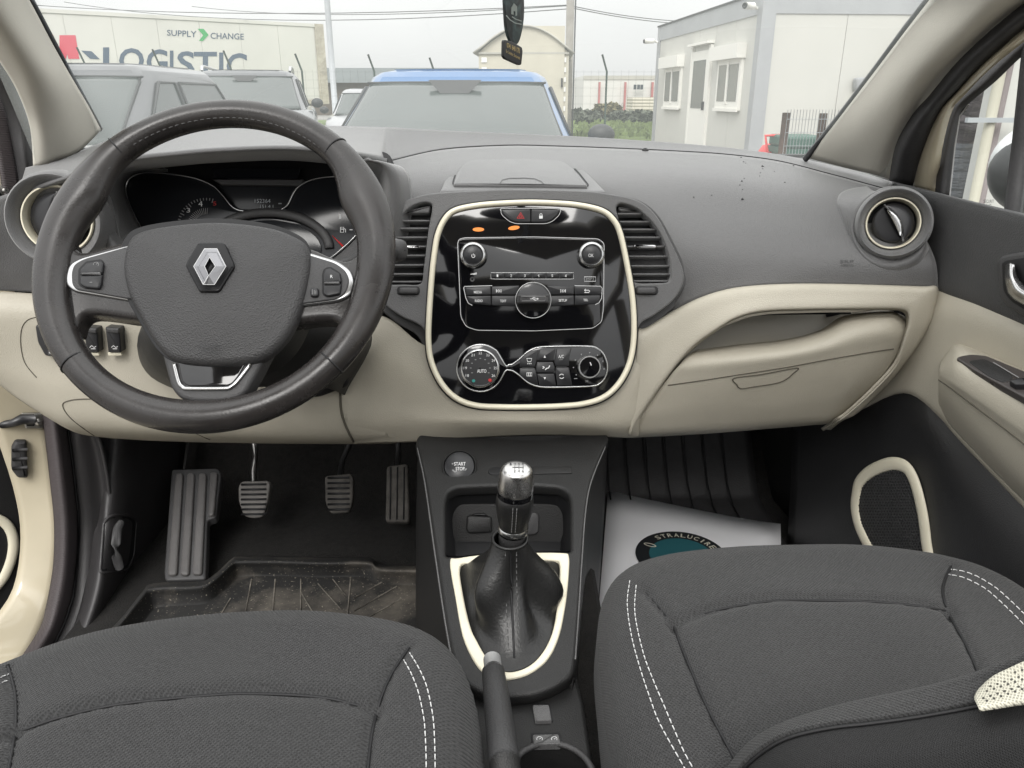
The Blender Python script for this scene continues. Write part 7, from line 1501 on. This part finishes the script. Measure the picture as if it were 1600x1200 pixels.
PS, S_PS, on_ps = seat('seat', 'dark grey cloth passenger seat with white double stitching and cream mesh patch on its backrest', [(954, 955), (954, 918), (960, 894), (974, 875), (1005, 858), (1066, 843), (1162, 836), (1272, 833), (1359, 836), (1440, 843), (1492, 853), (1545, 870), (1605, 902), (1655, 945), (1690, 1040), (1720, 1200), (1700, 1400), (1400, 1480), (1140, 1450), (1036, 1300), (1006, 1200), (989, 1150), (972, 1090), (961, 1012)],
    1.28 - .507, .07, .79, [[(1051, 978), (1110, 957), (1206, 941), (1294, 940), (1381, 943), (1469, 954), (1484, 963)], [(1005, 922), (1028, 948), (1051, 978), (1068, 1021), (1106, 1109), (1152, 1196), (1200, 1290)], [(1487, 884), (1477, 905), (1473, 928), (1483, 962), (1508, 1008), (1532, 1063), (1560, 1140)]],
    [[(984, 908), (980, 945), (987, 996), (1001, 1048), (1015, 1090), (1031, 1132), (1071, 1204), (1100, 1260)], [(994, 915), (992, 960), (1005, 1021), (1020, 1062), (1036, 1100), (1066, 1170), (1083, 1202), (1112, 1258)], [(1482, 890), (1504, 893), (1526, 901), (1545, 912), (1563, 925), (1600, 960), (1625, 990)], [(1480, 898), (1502, 902), (1521, 910), (1540, 921), (1558, 936), (1595, 972), (1618, 1000)]])
# passenger backrest bolster, close to the camera at the lower right
top_e = [(1120, 1240, .47), (1150, 1195, .465), (1180, 1163, .46), (1224, 1138, .455), (1290, 1116, .45), (1350, 1101, .445), (1420, 1087, .44), (1480, 1073, .435), (1530, 1058, .43), (1600, 1030, .42), (1700, 985, .41)]
sm_e = [(1130, 1262, .445), (1158, 1208, .435), (1188, 1178, .43), (1232, 1153, .425), (1296, 1138, .42), (1356, 1131, .415), (1424, 1122, .41), (1484, 1112, .405), (1532, 1103, .40), (1602, 1092, .39), (1702, 1070, .38)]
lo_e = [(1160, 1420, .40), (1190, 1360, .39), (1220, 1320, .38), (1260, 1290, .375), (1310, 1270, .37), (1370, 1260, .365), (1430, 1250, .36), (1490, 1245, .355), (1540, 1240, .35), (1610, 1235, .34), (1710, 1220, .33)]
bk_e = [(a[0] + 6, a[1] + 8, a[2] + .05) for a in top_e]
PB = PS
m1 = [tuple((np.array(a) * .55 + np.array(b) * .45) - np.array((0, 4, .002))) for a, b in zip(top_e, sm_e)]
bol = patch('bolster', [[U(*q) for q in bk_e], [U(*q) for q in top_e], [U(*q) for q in m1], [U(*q) for q in sm_e]], M_FABRIC, PB, 6, .004)
bkf = patch('back_panel', [[U(*q) for q in sm_e], [U(*(np.array(a) * .6 + np.array(b) * .4 - np.array((0, 0, .012)))) for a, b in zip(sm_e, lo_e)], [U(*q) for q in lo_e]], mat('backrest_fabric', (.013, .013, .0135), .9, bump=('weave', 260, .0004)), PB, 6, .004)
tube('seam', [U(q[0], q[1], q[2] - .0015) for q in crom([Vector(q) for q in sm_e], 5, False)], .0013, M_DEEP, bol, seg=6)
MI = .018
patch('mesh_insert', [[U(1527, 1078, .428 - MI), U(1550, 1057, .424 - MI), U(1580, 1042, .419 - MI), U(1610, 1028, .415 - MI), U(1700, 984, .404 - MI)], [U(1522, 1090, .418 - MI), U(1550, 1078, .415 - MI), U(1580, 1066, .411 - MI), U(1610, 1056, .407 - MI), U(1700, 1020, .396 - MI)], [U(1528, 1104, .401 - MI), U(1552, 1101, .398 - MI), U(1580, 1097, .394 - MI), U(1610, 1092, .389 - MI), U(1700, 1070, .379 - MI)]], M_MESHC, PB, 5, .003)
hl_ = []
S_MI = plane3(U(1527, 1085, .4175), U(1600, 1052, .4065), U(1560, 1100, .394))
for r_ in range(9):
    for c_ in range(16):
        px, py = 1520 + c_ * 11 + (r_ % 2) * 5.5, 1102 - r_ * 7.5 - c_ * 3.6
        lo_ = 1104 - (px - 1528) * .17; up_ = 1078 - (px - 1527) * .58
        if px > 1532 and up_ + 5 < py < lo_ - 3:
            t = (py - up_) / max(1, lo_ - up_); Yd = (.426 - (px - 1527) * .00013) * (1 - t) + (.401 - (px - 1528) * .00014) * t - .0075 * math.sin(math.pi * t) - .0006 - MI
            hl_.append(([U(px + 2.6 * math.cos(j * math.pi / 3), py + 2.1 * math.sin(j * math.pi / 3), Yd - .002) for j in range(6)], [tuple(range(6))]))
if hl_:
    V, Fc = merge(hl_); put('mesh_holes', V, facecam(V, Fc), mat('mesh_hole', (.12, .12, .11), .9), PB, False, kind='stuff')
tube('seat_rail', [uz(917, 1060, ZF + .03), uz(920, 1090, ZF + .03), uz(930, 1140, ZF + .03)], .012, M_BTN, PS, seg=8)
tube('seat_lever', [U(938, 1092, .74), U(949, 1093, .735)], .003, M_METAL, PS, seg=8)

# --- rear view mirror (above the frame) and the air freshener hanging from it
RM = thing('rear_view_mirror', 'black rear view mirror above the windscreen centre', 'mirror', U(830, -120, .78))
mq = U(830, -130, .76)
ellipsoid('housing', mq, (.11, .018, .032), M_BTN, RM); tube('stem', [mq, mq + Vector((0, .06, .05)), mq + Vector((0, .085, .075))], .010, M_BTN, RM, seg=10)
AF = thing('air_freshener', 'dark oval hanging air freshener with a small black tag below it', 'air freshener', U(803, 70, .80))
ca = U(803, 18, .80); S_AF = Surf(ca, (.80, -.60, 0))
M_AFB = bpy.data.materials.new('freshener_print'); M_AFB.use_nodes = True
t_ = M_AFB.node_tree; b_ = t_.nodes['Principled BSDF']; b_.inputs['Roughness'].default_value = .35
c_ = t_.nodes.new('ShaderNodeTexCoord'); n1 = t_.nodes.new('ShaderNodeTexNoise'); n1.inputs['Scale'].default_value = 45; n1.inputs['Detail'].default_value = 3; n1.inputs['Distortion'].default_value = 1.2
r1 = t_.nodes.new('ShaderNodeValToRGB'); r1.color_ramp.elements[0].position = .42; r1.color_ramp.elements[0].color = (.012, .016, .017, 1); r1.color_ramp.elements[1].position = .72; r1.color_ramp.elements[1].color = (.10, .16, .16, 1)
for a_, d_ in ((c_.outputs['Object'], n1.inputs['Vector']), (n1.outputs['Fac'], r1.inputs['Fac']), (r1.outputs['Color'], b_.inputs['Base Color'])): t_.links.new(a_, d_)
ov = crom([(790, 20), (789, -10), (792, -45), (804, -66), (816, -45), (819, -5), (819.5, 20), (817, 45), (811, 66), (803, 70), (797, 62), (792, 45)], 6)
OV = slab('oval_card', ov, S_AF, .0015, .003, .0008, 0, M_AFB, AF)
slab('tag_card', rpoly([(788.5, 62), (798, 64), (811, 71), (816, 74), (817, 80), (815, 101), (812, 102), (790, 92), (787, 88), (787.5, 65)], 2), S_AF, .0022, .003, .0006, 0, mat('tag_black', (.02, .02, .021), .4), AF)
M_GOLD = mat('gold_print', (.50, .38, .16), .5)
txt('tag_text', '0741 840 170', ((792, 66.5), (812, 75.5), (812, 84), (792, 74)), S_AF, .0026, M_GOLD, AF, .01); txt('tag_text', 'Str. Stelelor, Bucuresti', ((790.5, 77), (812.5, 88), (812.5, 94), (790.5, 82.5)), S_AF, .0026, M_GOLD, AF)
slab('house_print', [(799, 12), (803, 5), (808, 10), (808, 24), (805.5, 25), (805.5, 18), (802.5, 17), (802.5, 23), (799, 22)], S_AF, .0019, .0005, 0, 0, mat('freshener_pale', (.30, .34, .32), .5), OV)
strokes('swoosh', [[(791, 24), (797, 31), (805, 36), (815, 38)], [(800, 26), (806, 30), (815, 33)]], S_AF, .0019, 1.6, bpy.data.materials['freshener_pale'], OV)
tube('cord', [S_AF.at(804, -64, 0), S_AF.at(806, -90, 0), mq + Vector((-.0, 0, -.03))], .0008, M_BTN, AF, seg=6)

# --- rest of the cabin behind the camera: rear seat, roof, pillars
RS = thing('rear_bench', 'dark cloth rear bench seat behind the front seats', 'car seat', (0, -.95, .45))
box('bench', (0, -1.0, .62), 1.25, .5, .22, M_FABRIC, RS, bev=.05); box('backrest', (0, -1.30, 1.0), 1.25, .16, .7, M_FABRIC, RS, bev=.05)
for x in (-.38, 0, .38): box('headrest', (x, -1.30, 1.42), .26, .10, .16, M_FABRIC, RS, bev=.04)
for nm, yy, xx in (('driver_backrest', .02, -.42),):
    pass
M_HEAD = mat('headliner', (.66, .64, .58), .9)
def roofrow(y, dz): return [Vector((x, y, 1.28 + .36 - .05 * (x / .62) ** 2 - dz)) for x in (-.62, -.35, 0, .35, .62)]
patch('roof', [roofrow(.46, .02), roofrow(.30, .005), roofrow(.16, 0)], M_HEAD, BODY, 4, .03)  # roof stops here: invented opening behind it lets daylight into the cabin
patch('roof', [roofrow(-.78, .0), roofrow(-1.2, .03), roofrow(-1.6, .12)], M_HEAD, BODY, 4, .03)
for sx in (-1, 1): tube('roof_rail', [Vector((sx * .60, .46, 1.57)), Vector((sx * .62, -.3, 1.59)), Vector((sx * .60, -1.5, 1.50))], .035, M_HEAD, BODY, seg=8)
for sx in (-1, 1):
    tube('centre_pillar', [Vector((sx * .66, -.22, 1.55)), Vector((sx * .74, -.20, 1.1)), Vector((sx * .77, -.18, .5))], .055, M_PTRIM, BODY, seg=8)
    box('rear_side', (sx * .78, -1.0, .85), .06, 1.2, .6, M_BLACK, BODY); tube('rear_pillar', [Vector((sx * .60, -1.5, 1.55)), Vector((sx * .72, -1.75, 1.1))], .09, M_PTRIM, BODY, seg=8)
box('tailgate', (0, -1.85, .85), 1.4, .06, .7, M_BLACK, BODY)
